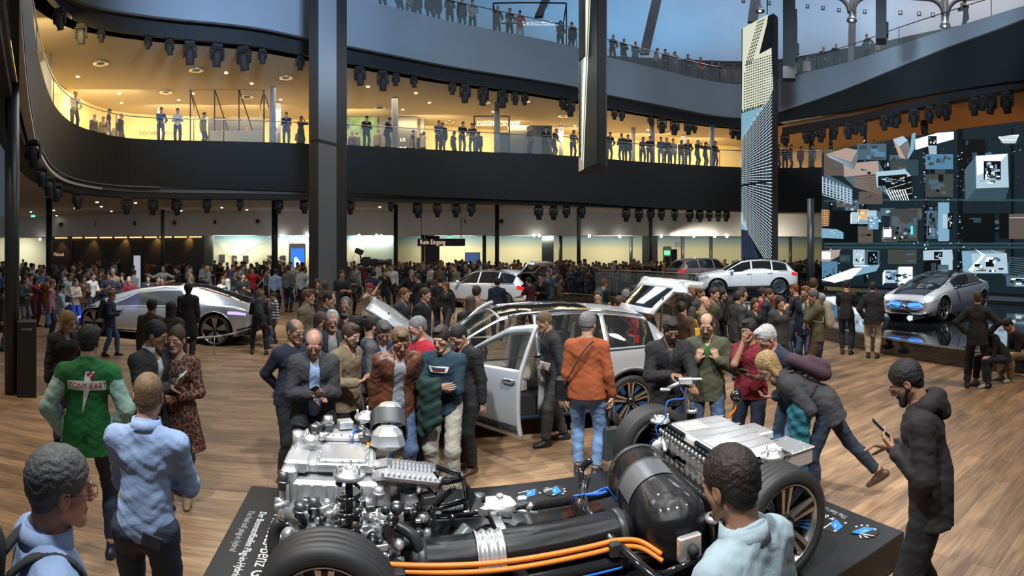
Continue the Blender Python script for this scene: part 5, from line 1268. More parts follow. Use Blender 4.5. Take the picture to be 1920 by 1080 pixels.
g2 = crowd([
 (95, 1067, 1.62, 88, 'sweater:pink', 'jeans:navy', 'short:fair', 'tap', 'down', 'stand'), (113, 1072, 1.55, 92, 'shirt:pale', 'jeans:silver', 'short:black', 'tap', 'tap', 'stand'),
 (140, 1062, 1.58, 40, 'tee:cream', 'jeans:bright', 'short:brown', 'cross', 'cross2', 'stand'), (127, 1056, 1.66, 60, 'shirt:pale', 'jeans:navy', 'short:black', 'down', 'down', 'stand', 'tan'),
 (156, 1058, 1.62, 20, 'jacket:brown', 'jeans:black', 'short:black', 'phone', 'down', 'stand', 'tan'), (172, 1057, 1.70, 40, 'shirt:white', 'jeans:navy', 'short:dark', 'tap', 'down', 'stand'),
 (202, 1054, 1.66, 10, 'tee:navy', 'jeans:navy', 'short:black', 'phone', 'phone2', 'stand', 'tan'), (229, 1056, 1.66, 0, 'jacket:charcoal', 'jeans:charcoal', 'afro:black', 'face', 'down', 'stand', 'tan'),
 (243, 1060, 1.62, -15, 'sweater:crimson', 'jeans:black', 'balding:grey', 'tap', 'tap', 'stand'), (250, 1050, 1.70, 150, 'shirt:silver', 'jeans:navy', 'short:dark', 'hip', 'down', 'stand'),
 (213, 1052, 1.78, -20, 'shirt:beige', 'jeans:navy', 'crop:white', 'down', 'tap', 'stand'), (176, 1048, 1.80, 60, 'jacket:tan', 'suit:charcoal', 'short:ginger', 'chin', 'belly', 'stand', 'tan'),
 (160, 1047, 1.70, 100, 'jacket:charcoal', 'suit:charcoal', 'short:dark', 'down', 'down', 'stand'), (147, 1048, 1.78, 120, 'jacket:black', 'jeans:black', 'short:dark', 'down', 'down', 'stand'),
 (136, 1048, 1.80, 30, 'shirt:khaki', 'jeans:denim', 'cap:tan', 'tap', 'tap', 'stand'), (122, 1049, 1.62, 80, 'shirt:pale', 'jeans:denim', 'crop:grey', 'down', 'down', 'stand'), (117, 1047, 1.78, 100, 'shirt:grey', 'jeans:black', 'short:dark', 'down', 'hip', 'stand'),
 (187, 1050, 1.68, 20, 'jacket:charcoal', 'suit:black', 'short:dark', 'down', 'down', 'stand'), (193, 1047, 1.72, -40, 'jacket:brown', 'jeans:black', 'short:brown', 'down', 'belly', 'stand'),
 (88, 1060, 1.62, 120, 'jacket:rust', 'jeans:jeans', 'short:ginger', 'down', 'down', 'stand'), (65, 1060, 1.60, 60, 'shirt:crimson', 'jeans:maroon', 'long:black', 'camera', 'camera', 'stand', 'f', 'tan'),
 (79, 1050, 1.74, 165, 'shirt:blue', 'jeans:navy', 'short:ginger', 'down', 'down', 'stand'), (46, 1062, 1.66, 40, 'jacket:charcoal', 'jeans:grey', 'short:brown', 'belly', 'tap', 'stand'), (54, 1056, 1.66, 60, 'jacket:tan', 'jeans:black', 'thick:dark', 'down', 'down', 'stand'),
 (4, 1078, 1.56, 90, 'coat:black', 'jeans:denim', 'thick:black', 'down', 'down', 'stand', 'f'), (10, 1052, 1.75, 150, 'shirt:blue', 'jeans:navy', 'short:grey', 'down', 'down', 'stand'), (-2, 1050, 1.60, 150, 'shirt:pink', 'jeans:navy', 'balding:grey', 'down', 'down', 'stand'),
 (44, 1045, 1.74, 100, 'jacket:black', 'jeans:black', 'long:black', 'down', 'down', 'stand', 'f'), (53, 1044, 1.70, 170, 'jacket:olive', 'jeans:black', 'short:dark', 'down', 'down', 'stand'), (62, 1038, 1.78, 20, 'tee:white', 'jeans:black', 'short:black', 'tap', 'down', 'stand'),
 (73, 1040, 1.76, 60, 'jacket:charcoal', 'jeans:black', 'short:ginger', 'down', 'tap', 'stand'), (82, 1042, 1.70, 30, 'shirt:brown', 'jeans:black', 'short:dark', 'down', 'down', 'stand'), (69, 1044, 1.62, 150, 'tee:beige', 'jeans:black', 'short:dark', 'down', 'down', 'stand')],
 'left of the low silver car', 'visitors left of the low silver car')
g3 = crowd([
 (278, 1056, 1.60, 0, 'jacket:navy', 'jeans:black', 'short:dark', 'down', 'down', 'stand'), (295, 1056, 1.56, 30, 'jacket:navy', 'jeans:black', 'short:brown', 'down', 'down', 'stand', 'f'), (307, 1057, 1.58, -30, 'jacket:maroon', 'jeans:black', 'bob:brown', 'down', 'down', 'stand', 'f'),
 (306, 1044, 1.76, 0, 'shirt:pale', 'jeans:black', 'short:grey', 'wide', 'wide', 'stand'), (334, 1046, 1.80, -90, 'tee:black', 'jeans:black', 'short:black', 'fwd', 'fwd', 'stand'), (359, 1050, 1.74, -110, 'shirt:khaki', 'jeans:black', 'balding:grey', 'down', 'tap', 'stand'),
 (391, 1044, 1.78, -70, 'jacket:silver', 'suit:brown', 'balding:white', 'tap', 'down', 'stand'), (418, 1058, 1.58, 10, 'tee:white', 'jeans:black', 'bun:brown', 'down', 'down', 'stand', 'f'), (428, 1062, 1.56, -160, 'shirt:navy', 'jeans:black', 'long:white', 'down', 'down', 'stand', 'f'),
 (456, 1058, 1.72, 5, 'tee:black', 'jeans:black', 'short:black', 'phone', 'down', 'stand'), (440, 1050, 1.70, 20, 'jacket:charcoal', 'jeans:black', 'short:dark', 'down', 'down', 'stand'), (438, 1040, 1.76, 0, 'sweater:blue', 'jeans:navy', 'short:dark', 'chin', 'tap', 'stand'),
 (452, 1040, 1.74, 60, 'shirt:pale', 'jeans:black', 'balding:brown', 'down', 'down', 'stand'), (474, 1046, 1.76, -10, 'tee:red', 'suit:charcoal', 'short:dark', 'hip', 'wide', 'stand'), (481, 1036, 1.84, 20, 'jacket:black', 'suit:black', 'ring:tan' if 0 else 'ring:brown', 'down', 'down', 'stand', 'brown'),
 (499, 1046, 1.76, 100, 'shirt:grey', 'jeans:black', 'short:dark', 'down', 'tap', 'stand'), (516, 1050, 1.74, 165, 'shirt:sky', 'suit:black', 'thick:black', 'down', 'down', 'stand'), (540, 1048, 1.84, 150, 'shirt:grey', 'suit:navy', 'short:dark', 'down', 'down', 'stand'),
 (567, 1050, 1.84, 150, 'shirt:pale', 'suit:navy', 'short:dark', 'down', 'hip', 'stand'), (546, 1036, 1.84, -30, 'shirt:white', 'jeans:black', 'short:brown', 'down', 'down', 'stand'), (557, 1040, 1.78, 80, 'shirt:beige', 'jeans:black', 'short:ginger', 'tap', 'tap', 'stand'),
 (421, 1048, 1.66, 30, 'jacket:maroon', 'jeans:black', 'bob:dark', 'down', 'down', 'stand', 'f'), (530, 1038, 1.78, 0, 'jacket:black', 'jeans:black', 'short:dark', 'down', 'tap', 'stand'), (593, 1072, 1.66, 20, 'jacket:black', 'jeans:black', 'long:dark', 'down', 'down', 'stand', 'f'), (608, 1072, 1.62, 150, 'jacket:brown', 'jeans:black', 'bob:brown', 'down', 'down', 'stand', 'f')],
 'beyond the low silver car', 'visitors beyond the low silver car')
g4 = crowd([
 (641, 1062, 1.84, 10, 'tee:black', 'suit:black', 'short:dark', 'tap', 'down', 'stand', 'tan'), (658, 1050, 1.76, 20, 'jacket:grey', 'jeans:black', 'short:brown', 'tap', 'tap', 'stand'), (688, 1080, 1.66, 75, 'sweater:beige', 'suit:black', 'cap:crimson', 'camera', 'up', 'stand', 'tan'),
 (700, 1056, 1.74, 165, 'jacket:navy', 'jeans:navy', 'short:black', 'down', 'down', 'stand'), (720, 1050, 1.72, 20, 'jacket:black', 'jeans:black', 'short:dark', 'pocket', 'pocket', 'stand'), (770, 1057, 1.80, 30, 'jacket:black', 'suit:black', 'balding:grey', 'down', 'hip', 'stand'),
 (786, 1062, 1.72, -120, 'tee:black', 'jeans:black', 'short:brown', 'fwd', 'down', 'stand'), (810, 1066, 1.60, 170, 'jacket:black', 'jeans:charcoal', 'bun:brown', 'down', 'down', 'stand', 'f'), (826, 1068, 1.72, 160, 'tee:black', 'jeans:navy', 'short:black', 'tap', 'down', 'stand'),
 (839, 1072, 1.60, -40, 'shirt:black', 'jeans:charcoal', 'bob:ginger', 'down', 'hip', 'walk', 'f'), (753, 1100, 1.72, 60, 'jacket:charcoal', 'suit:black', 'short:ginger', 'down', 'down', 'stand'), (792, 1102, 1.74, 65, 'jacket:black', 'suit:black', 'short:brown', 'down', 'down', 'stand'),
 (735, 1044, 1.84, -10, 'shirt:white', 'jeans:black', 'short:ginger', 'down', 'down', 'stand'), (707, 1036, 1.80, 160, 'shirt:cream', 'jeans:black', 'short:dark', 'down', 'down', 'stand'), (668, 1040, 1.74, 150, 'shirt:silver', 'jeans:black', 'short:grey', 'down', 'down', 'stand')],
 'near the television camera', 'visitors near the television camera', .015)
g5 = crowd([
 (882, 1112, 1.66, 178, 'jacket:black', 'jeans:black', 'long:brown', 'down', 'down', 'stand', 'f'), (892, 1100, 1.76, 160, 'sweater:tan', 'jeans:black', 'short:dark', 'down', 'down', 'stand'), (932, 1070, 1.68, 170, 'jacket:navy', 'jeans:darkdenim', 'short:black', 'down', 'tap', 'stand'),
 (994, 1064, 1.64, -130, 'tee:maroon', 'jeans:navy', 'short:dark', 'fwd', 'down', 'stand'), (1016, 1063, 1.76, -20, 'jacket:black', 'cargo:olive', 'thick:black', 'tap', 'down', 'stand'), (1028, 1056, 1.80, -10, 'jacket:denim', 'jeans:navy', 'short:brown', 'down', 'down', 'stand'),
 (1045, 1062, 1.68, 80, 'jacket:olive', 'jeans:black', 'bob:brown', 'down', 'tap', 'stand', 'f'), (1038, 1054, 1.74, 120, 'jacket:khaki', 'jeans:black', 'balding:dark', 'down', 'down', 'stand'), (1122, 1097, 1.66, -10, 'jacket:charcoal', 'suit:charcoal', 'short:brown', 'down', 'down', 'stand'),
 (1130, 1074, 1.70, 150, 'tee:black', 'jeans:black', 'crop:ginger', 'down', 'down', 'stand')], 'around middle car', 'visitors around the middle silver car', .014, op=0)
g5[8][0]['label'] = 'man in open dark suit and grey shirt behind the roof of the large silver car'
backpack(g5[9], 'teal', 'turquoise backpack worn by the man behind the stage rail')
for px, yt, top, hair, a in ((978, 563, 'jacket:orange', 'short:dark', 170), (1004, 550, 'jacket:navy', 'short:black', 60)):
 s = 82; fig(px, s, a, top, 'jeans:black', hair, ('tap', 'tap'), h=1.7, seat=.16, lean=18, head=(0, 10), res=.015, feet=((.16, .3, 10, 0, 0), (.16, .35, 10, 0, 0)), label='man crouching by the car wheel in %s jacket' % ('mustard' if 'orange' in top else 'dark blue'))
g6 = crowd([
 (1160, 1104, 1.60, 160, 'jacket:crimson', 'jeans:black', 'thick:brown', 'down', 'down', 'stand'), (1171, 1098, 1.68, 150, 'jacket:red', 'jeans:black', 'balding:grey', 'down', 'down', 'stand'), (1186, 1088, 1.68, 100, 'jacket:tan', 'jeans:black', 'short:dark', 'camera', 'camera', 'stand'), (1172, 1090, 1.64, 100, 'jacket:charcoal', 'jeans:black', 'short:dark', 'down', 'down', 'stand', 'f'),
 (1215, 1078, 1.76, 70, 'jacket:brown', 'jeans:black', 'balding:brown', 'down', 'down', 'stand', 'tan'), (1190, 1080, 1.60, 60, 'jacket:charcoal', 'jeans:black', 'thick:brown', 'down', 'down', 'stand', 'f'), (1268, 1080, 1.76, 80, 'jacket:brown', 'jeans:black', 'thick:brown', 'down', 'down', 'stand'),
 (1279, 1084, 1.66, 70, 'jacket:black', 'jeans:black', 'short:black', 'down', 'down', 'stand'), (1292, 1084, 1.70, 70, 'tee:black', 'jeans:black', 'short:black', 'down', 'down', 'stand'), (1308, 1092, 1.68, 70, 'jacket:charcoal', 'jeans:black', 'short:brown', 'down', 'down', 'stand', 'tan'),
 (1334, 1098, 1.72, 60, 'jacket:olive', 'suit:black', 'short:dark', 'down', 'down', 'stand'), (1349, 1092, 1.66, 75, 'coat:black', 'leggings:black', 'long:black', 'down', 'tap', 'stand', 'f'), (1386, 1098, 1.72, 70, 'shirt:silver', 'suit:navy', 'short:dark', 'tap', 'down', 'stand'),
 (1413, 1100, 1.52, 30, 'coat:black', 'jeans:black', 'long:brown', 'down', 'down', 'stand', 'f'), (1425, 1090, 1.64, 100, 'tee:red', 'jeans:black', 'thick:black', 'down', 'down', 'stand'), (1437, 1094, 1.66, 80, 'jacket:navy', 'jeans:black', 'short:brown', 'down', 'down', 'stand'),
 (1452, 1098, 1.55, 80, 'coat:charcoal', 'jeans:black', 'long:ginger', 'camera', 'camera', 'stand', 'f'), (1316, 1104, 1.60, 100, 'jacket:khaki', 'jeans:navy', 'bald:dark', 'down', 'down', 'stand'), (1277, 1112, 1.56, 172, 'jacket:brown', 'jeans:crimson', 'thick:dark', 'down', 'down', 'stand'),
 (1382, 1102, 1.68, 120, 'jacket:charcoal', 'jeans:black', 'short:dark', 'down', 'down', 'stand')], 'by the stage car', 'visitors watching the white car on the stage', .014)
backpack(g6[17], 'charcoal', 'dark backpack with yellow pocket in the crowd by the stage', 'yellow'); backpack(g6[12], 'black', 'black sling bag on the man in pale checked shirt')
backpack(g6[0], 'crimson', 'red backpack behind the raised white tailgate')
# yellow tote bags
for k, (px, s, lab) in enumerate(((1254, 110, 'yellow carrier bag left of the red trousers'), (1300, 108, 'yellow carrier bag right of the red trousers'), (708, 78, 'yellow carrier bag by the man in the red cap'))):
 e = empty('carrier_bag', P(px, FPX / s, .62), rz=.3 * k, label=lab, cat='bag', group='yellow carrier bags')
 MB().box((0, 0, .22), (.26, .10, .42), taper=.9, bev=.012).build('bag', cloth('yellow'), e)
 for q in (-1, 1): MB().tube([(-.06, q * .04, .43), (-.05, q * .02, .58), (.05, q * .02, .58), (.06, q * .04, .43)], .006, 5).build('handle', cloth('yellow'), e)
# ---------------------------------------------------------------- far crowd
rs = random.Random(7)
DARK = ['jacket:black', 'jacket:charcoal', 'jacket:navy', 'tee:black', 'jacket:brown', 'shirt:grey', 'jacket:olive', 'sweater:charcoal', 'jacket:black', 'tee:navy', 'shirt:brown', 'jacket:charcoal']
LITE = ['shirt:white', 'tee:red', 'shirt:pale', 'shirt:beige', 'jacket:crimson', 'sweater:silver', 'tee:orange', 'jacket:rust']
AR = [('down', 'down'), ('tap', 'tap'), ('cross', 'cross2'), ('phone', 'down'), ('pocket', 'hip'), ('camera', 'camera')]
def scatter(x0, x1, d0, d1, n, place, group, z=0.0, lite=.2, faces=(0, 360), arms=AR, res=.024, hs=(1.62, 1.86)):
 xs = [x0 + (x1 - x0) * (i + .5) / n for i in range(n)]
 for i, x in enumerate(xs):
  px = x + rs.uniform(-.5, .5) * (x1 - x0) / n; d = rs.uniform(d0, d1); fem = rs.random() < .3
  fig(px, FPX / d, rs.choice([0, 40, 90, 140, 180, 220, 270, 320]) if faces == (0, 360) else rs.uniform(*faces), rs.choice(LITE if rs.random() < lite else DARK), rs.choice(['jeans:black', 'jeans:darkdenim', 'jeans:navy', 'suit:black' if 0 else 'jeans:grey']),
   rs.choice(['long:dark', 'bob:brown', 'pony:fair'] if fem else ['short:dark', 'short:brown', 'short:black', 'balding:grey', 'thick:dark' if 0 else 'short:fair']), arms=rs.choice(arms), legs='stand', h=rs.uniform(*hs) - (.1 if fem else 0),
   skin=rs.choice(['fair', 'tan', 'pink', 'olive']), res=res, fem=fem, z=z, place=place, group=group)
scatter(745, 905, 29, 38, 40, 'near the black sign', 'far crowd around the Kein Eingang sign')
scatter(760, 860, 25, 29, 12, 'left of middle car', 'crowd left of the middle silver car')
scatter(868, 1030, 28, 39, 36, 'behind middle car', 'far crowd behind the middle silver car')
scatter(1040, 1190, 31, 40, 38, 'by the pale wall', 'far crowd against the pale wall')
scatter(1060, 1175, 27.8, 30, 14, 'behind the stage balustrade', 'crowd behind the stage balustrade', lite=.05)
scatter(1185, 1385, 34.5, 41, 40, 'left of the city screen', 'far crowd left of the tall city screen')
scatter(1465, 1543, 36, 41, 18, 'right of the tall city screen', 'far crowd right of the tall city screen', lite=.05)
scatter(592, 745, 29, 38, 24, 'behind the television camera', 'far crowd behind the television camera')
scatter(400, 575, 30, 38, 22, 'along the map wall', 'far crowd along the map wall', lite=.4)
scatter(-30, 400, 29, 42, 34, 'at the far left', 'far crowd before the collection wall and shop', lite=.35)
FAR = [r_[0] for r_ in FIG if r_[10] and (r_[10].startswith('far crowd') or r_[10].startswith('crowd'))]
# ---------------------------------------------------------------- gallery visitors
def rim_d(rim, px):
 for a, b in zip(rim, rim[1:]):
  if a[0] <= px <= b[0]: t = (px - a[0]) / (b[0] - a[0]); return a[1] * (1 - t) + b[1] * t
def gallery(rows, rim, z, place, group, off=.55, res=.018):
 for px, a, top, bot, hair, arms, *r_ in rows:
  fem = 'f' in r_; o = next((q for q in r_ if isinstance(q, float)), off); d = rim_d(rim, px) + o + (.35 if rim is RIM2 else 0) + (.8 if px < 150 else 0)
  fig(px, FPX / d, a, top, bot, hair, arms, 'stand' if 'w' not in r_ else 'walk', h=1.68 if fem else 1.78, res=res, fem=fem, z=z, place=place, group=group, head=(0, 14), lean=12 if arms[0] == 'rail' else 0)
RL = ('rail', 'rail2'); DD = ('down', 'down'); TT = ('tap', 'tap'); CR = ('cross', 'cross2'); CM = ('camera', 'camera')
gallery([(139, 20, 'shirt:white', 'suit:black', 'ring:brown', RL), (203, 90, 'tee:black', 'jeans:jeans', 'short:black', DD, 2.0), (226, 60, 'jacket:black', 'jeans:maroon', 'short:black', DD, 2.4), (176, 40, 'jacket:charcoal', 'jeans:black', 'short:dark', DD, 4.0), (193, 20, 'sweater:tan', 'jeans:black', 'bob:brown', DD, 3.5, 'f'), (218, 150, 'jacket:olive', 'jeans:black', 'short:dark', DD, 4.5),
         (301, 10, 'shirt:blue', 'jeans:denim', 'short:brown', RL), (333, 0, 'shirt:white', 'suit:black', 'short:black', TT), (381, 60, 'jacket:khaki', 'jeans:navy', 'short:dark', DD, 1.2), (417, 0, 'jacket:charcoal', 'jeans:black', 'short:dark', TT, 5.0), (463, 0, 'tee:white', 'jeans:grey', 'short:brown', DD, 4.5), (537, 0, 'jacket:navy', 'jeans:navy', 'short:dark', CR), (564, 30, 'jacket:black', 'jeans:black', 'long:fair', CM, 'f', .8), (562, 0, 'jacket:black', 'jeans:black', 'short:fair', TT, 4.2),
         (475, 160, 'jacket:black', 'jeans:black', 'short:black', DD, 5.2)], RIM1, 7.6, 'on lower balcony, left', 'visitors on the lower balcony, left')
gallery([(643, 10, 'tee:white', 'jeans:navy', 'short:dark', RL), (687, 15, 'jacket:black', 'jeans:black', 'cap:black', TT), (725, 60, 'jacket:black', 'jeans:black', 'short:black', RL), (822, 20, 'shirt:denim', 'jeans:black', 'short:brown', CR), (830, -20, 'jacket:black', 'jeans:denim', 'short:brown', DD, 1.0), (866, 20, 'tee:black', 'jeans:grey', 'short:black', RL), (886, -10, 'tee:charcoal', 'jeans:denim', 'short:black', RL, .7),
         (793, 120, 'jacket:cream', 'jeans:black', 'long:brown', DD, 3.0, 'f'), (787, 60, 'jacket:black', 'jeans:black', 'short:dark', DD, 4.0), (773, 90, 'tee:black', 'jeans:black', 'short:dark', DD, 3.2), (708, 150, 'sweater:tan', 'jeans:black', 'short:fair', DD, 3.5), (850, 60, 'jacket:charcoal', 'jeans:black', 'bob:dark', DD, 2.6, 'f'), (897, 160, 'jacket:charcoal', 'jeans:black', 'short:dark', DD, 2.6),
         (996, -60, 'sweater:grey', 'suit:black', 'ring:grey', RL), (1022, 20, 'jacket:black', 'jeans:black', 'short:black', RL), (1038, 60, 'tee:black', 'jeans:navy', 'balding:grey', RL, .8), (1074, 20, 'tee:charcoal', 'jeans:black', 'bob:dark', RL, 'f', .6), (660, 0, 'shirt:brown', 'jeans:black', 'long:fair', DD, 4.0, 'f'), (668, 150, 'jacket:olive', 'jeans:black', 'short:dark', DD, 4.5)], RIM1, 7.6, 'on lower balcony, middle', 'visitors on the lower balcony, middle')
gallery([(1142, 20, 'jacket:navy', 'jeans:black', 'short:dark', RL), (1166, -20, 'jacket:charcoal', 'jeans:black', 'short:dark', TT), (1177, 10, 'jacket:black', 'jeans:black', 'short:black', DD), (1205, 10, 'tee:purple', 'jeans:black', 'long:dark', RL, 'f'), (1218, 10, 'tee:black', 'jeans:black', 'short:dark', RL), (1239, 10, 'shirt:denim', 'jeans:khaki', 'short:dark', TT), (1251, -10, 'shirt:olive', 'jeans:black', 'short:fair', RL),
         (1262, 0, 'tee:stone', 'jeans:navy', 'short:dark', DD), (1277, 10, 'jacket:maroon', 'jeans:black', 'long:dark', RL, 'f'), (1290, 0, 'jacket:charcoal', 'jeans:black', 'bald:dark', RL), (1307, 60, 'jacket:charcoal', 'jeans:black', 'short:grey', CM), (1322, 60, 'jacket:black', 'jeans:black', 'bob:black', CM, 'f'), (1340, 50, 'jacket:black', 'jeans:black', 'short:black', TT),
         (1459, 90, 'jacket:black', 'jeans:black', 'short:dark', DD, .9), (1472, 0, 'jacket:black', 'jeans:black', 'short:dark', TT, 1.2), (1482, 90, 'jacket:charcoal', 'jeans:black', 'short:dark', DD, 1.0), (1501, 150, 'sweater:crimson', 'jeans:black', 'short:dark', DD, 1.6, 'w'), (1527, -90, 'tee:olive', 'jeans:black', 'short:dark', DD, 1.2), (1639, 30, 'jacket:black', 'jeans:black', 'short:black', DD, .9), (1697, 60, 'sweater:rust', 'jeans:black', 'bob:ginger', DD, .9, 'f')],
  RIM1, 7.6, 'on lower balcony, right', 'visitors on the lower balcony, right', res=.02)
gallery([(648, 20, 'jacket:black', 'jeans:black', 'short:dark', DD), (716, 20, 'jacket:charcoal', 'jeans:black', 'short:dark', RL), (748, 40, 'jacket:charcoal', 'jeans:navy', 'short:dark', RL), (768, 0, 'tee:khaki', 'jeans:brown', 'short:dark', RL, .7), (782, 20, 'jacket:black', 'jeans:black', 'short:dark', DD), (806, 10, 'jacket:black', 'jeans:black', 'short:dark', DD), (819, -10, 'jacket:black', 'jeans:navy', 'short:dark', DD, .7),
         (843, 10, 'jacket:black', 'jeans:black', 'short:dark', TT), (866, 20, 'jacket:black', 'jeans:black', 'short:dark', DD), (886, 0, 'shirt:silver', 'jeans:black', 'short:dark', RL), (931, 20, 'jacket:charcoal', 'jeans:olive', 'bald:dark', RL), (955, 10, 'tee:black', 'jeans:black', 'short:dark', RL), (975, 0, 'tee:red', 'jeans:stone', 'cap:black', RL), (1050, 10, 'jacket:brown', 'jeans:black', 'long:dark', RL, 'f'), (1073, -30, 'jacket:black', 'jeans:black', 'short:dark', DD),
         (1148, 20, 'jacket:charcoal', 'jeans:black', 'balding:grey', RL), (1169, 30, 'jacket:navy', 'jeans:black', 'bald:dark', TT), (1191, 20, 'jacket:grey', 'jeans:charcoal', 'balding:grey', TT), (1228, 60, 'sweater:beige', 'jeans:charcoal', 'bob:fair', RL, 'f'), (1249, -20, 'jacket:charcoal', 'jeans:black', 'short:dark', RL), (1266, -20, 'shirt:pink', 'jeans:grey', 'short:dark', CM), (1289, 10, 'jacket:black', 'jeans:black', 'short:fair', RL),
         (1313, 10, 'tee:red', 'jeans:black', 'short:grey', RL), (1335, 0, 'jacket:black', 'jeans:black', 'short:grey', DD), (1346, 20, 'jacket:brown', 'jeans:black', 'short:dark', RL), (1353, 0, 'jacket:tan', 'jeans:black', 'bob:fair', RL, 'f'), (1372, 40, 'jacket:crimson', 'jeans:charcoal', 'long:fair', RL, 'f')], RIM2, 13.62, 'on upper balcony', 'visitors on the upper balcony')
gallery([(1492, 10, 'tee:green', 'jeans:black', 'short:dark', DD, .5), (1513, 20, 'jacket:beige', 'jeans:black', 'short:fair', DD, 1.6), (1543, 10, 'jacket:black', 'jeans:black', 'balding:grey', RL), (1567, 20, 'jacket:black', 'jeans:black', 'bald:dark', ('hip', 'hip')), (1626, -40, 'jacket:olive', 'jeans:black', 'ring:grey', ('hip', 'hip')), (1649, 0, 'tee:orange', 'jeans:black', 'bob:ginger', DD, 'f', 1.2), (1657, 20, 'jacket:olive', 'jeans:black', 'short:dark', DD, 1.2),
         (1811, -60, 'jacket:black', 'suit:black', 'cap:black', CM)], RIM2, 13.55, 'on the ramp', 'visitors on the ramp')
spread()
# the farthest heads of the packed crowd, beyond three hundred separate people, form one mass
FAR.sort(key=lambda o: -o.location.length); extra = FAR[:max(0, len(FIG) - 298)]
gv, gf, gm, gs, off = [], [], [], [], 0
for o in extra:
 for q in [o] + list(o.children):
  me = q.data; n = len(me.vertices); c = np.empty(n * 3, np.float32); me.vertices.foreach_get('co', c); M = np.array(o.matrix_basis); c = c.reshape(-1, 3) @ M[:3, :3].T + M[:3, 3]
  k = len(me.polygons); li = np.empty(k * 4, np.int32); me.loops.foreach_get('vertex_index', li); mt = q.material_slots[0].material
  if mt not in gs: gs.append(mt)
  gv.append(c); gf.append(li.reshape(-1, 4) + off); gm.append(np.full(k, gs.index(mt))); off += n
if extra:
 me = np_mesh('distant_crowd', [(np.concatenate(gv), np.concatenate(gf))], gs, gm)
 link('distant_crowd', me, label='mass of distant visitors standing along the back walls of the hall', cat='crowd', kind='stuff')
 dead = set(extra); FIG[:] = [r_ for r_ in FIG if r_[0] not in dead]
 for o in extra:
  for q in list(o.children): bpy.data.objects.remove(q)
  bpy.data.objects.remove(o)
auto_labels()
# ================================================================ cars
M_paint = mat('silver_paint', (.62, .66, .70), .30, .35, coat=.8)
M_paintw = mat('white_paint', (.74, .78, .82), .25, .15, coat=.8)
M_alu = mat('liquid_silver', (.62, .65, .68), .28, .65, coat=.5)
M_rose = mat('rose_paint', (.30, .22, .22), .25, .5, coat=.8)
M_cgl = mat('car_glass_dark', (.010, .012, .014), .04, coat=1)
M_cgt = mat('car_glass_clear', (.03, .04, .04), .03, alpha=.42)
M_rub = mat('tyre_rubber', (.022, .022, .023), .55)
M_clad = mat('cladding', (.035, .037, .04), .45)
M_rimb = mat('rim_black', (.02, .02, .022), .25, .6)
M_rims = mat('rim_silver', (.55, .53, .50), .22, .9)
M_bluet = mat('accent_blue', (.02, .17, .50), .3, coat=.5)
M_cream = mat('seat_cream', (.52, .47, .40), .55)
M_head = mat('lamp_glass', (.55, .62, .66), .08, .4, coat=1)
M_tail = mat('tail_lamp', (.45, .01, .012), .15, emit=(1, .03, .03), estr=.35)
M_chr = mat('chrome', (.75, .76, .78), .08, 1)
def interp(tab, x):
 if x >= tab[0][0]: return tab[0][1]
 for (a, u), (b, v) in zip(tab, tab[1:]):
  if x >= b:
   t = (x - b) / (a - b); return v + (u - v) * t
 return tab[-1][1]
def sm(tab, x, w=.07): return (interp(tab, x - w) + interp(tab, x) * 2 + interp(tab, x + w)) / 4
SUV = dict(L0=2.33, L1=-2.33, ax=(1.48, -1.39), R=.365, arch=.43,
 W=[(2.33, .60), (2.28, .74), (2.15, .85), (1.9, .92), (1.3, .945), (-1.5, .945), (-1.9, .915), (-2.15, .85), (-2.33, .70)],
 zs=[(2.33, .34), (2.2, .26), (1.8, .25), (-1.9, .27), (-2.33, .36)],
 zb=[(2.33, .70), (2.25, .82), (1.9, .93), (1.1, 1.02), (-1.2, 1.07), (-2.0, 1.08), (-2.33, .98)],
 zt=[(2.33, .78), (2.26, .92), (1.9, 1.02), (1.45, 1.09), (1.14, 1.13), (.75, 1.36), (.36, 1.565), (0, 1.625), (-.7, 1.64), (-1.3, 1.60), (-1.75, 1.53), (-1.90, 1.44), (-2.14, 1.17), (-2.27, 1.03), (-2.33, .93)],
 wr=[(2.33, .50), (1.9, .72), (1.14, .74), (.36, .64), (-1.3, .615), (-1.9, .57), (-2.33, .60)],
 zr=[(2.33, .74), (2.26, .88), (1.9, .985), (1.14, 1.075), (.75, 1.29), (.36, 1.49), (0, 1.555), (-.7, 1.58), (-1.3, 1.53), (-1.75, 1.44), (-1.90, 1.35), (-2.14, 1.12), (-2.27, 1.0), (-2.33, .92)])
LIM = dict(L0=2.61, L1=-2.61, ax=(1.98, -1.63), R=.40, arch=.465,
 W=[(2.61, .55), (2.55, .75), (2.35, .90), (2.0, .98), (1.2, 1.0), (-1.4, 1.01), (-2.0, .99), (-2.45, .85), (-2.61, .62)],
 zs=[(2.61, .34), (2.3, .22), (-2.2, .22), (-2.5, .36), (-2.61, .50)],
 zb=[(2.61, .62), (2.3, .76), (1.6, .86), (.5, .93), (-1.5, 1.00), (-2.2, .98), (-2.61, .86)],
 zt=[(2.61, .66), (2.4, .84), (2.0, 1.02), (1.4, 1.24), (.7, 1.42), (0, 1.505), (-.6, 1.52), (-1.1, 1.46), (-1.8, 1.27), (-2.3, 1.10), (-2.5, 1.03), (-2.61, .92)],
 wr=[(2.61, .45), (2.0, .66), (1.0, .64), (-.6, .60), (-1.6, .56), (-2.3, .60), (-2.61, .50)],
 zr=[(2.61, .64), (2.4, .80), (2.0, .95), (1.4, 1.16), (.7, 1.34), (0, 1.43), (-.6, 1.45), (-1.1, 1.38), (-1.8, 1.20), (-2.3, 1.06), (-2.61, .90)])
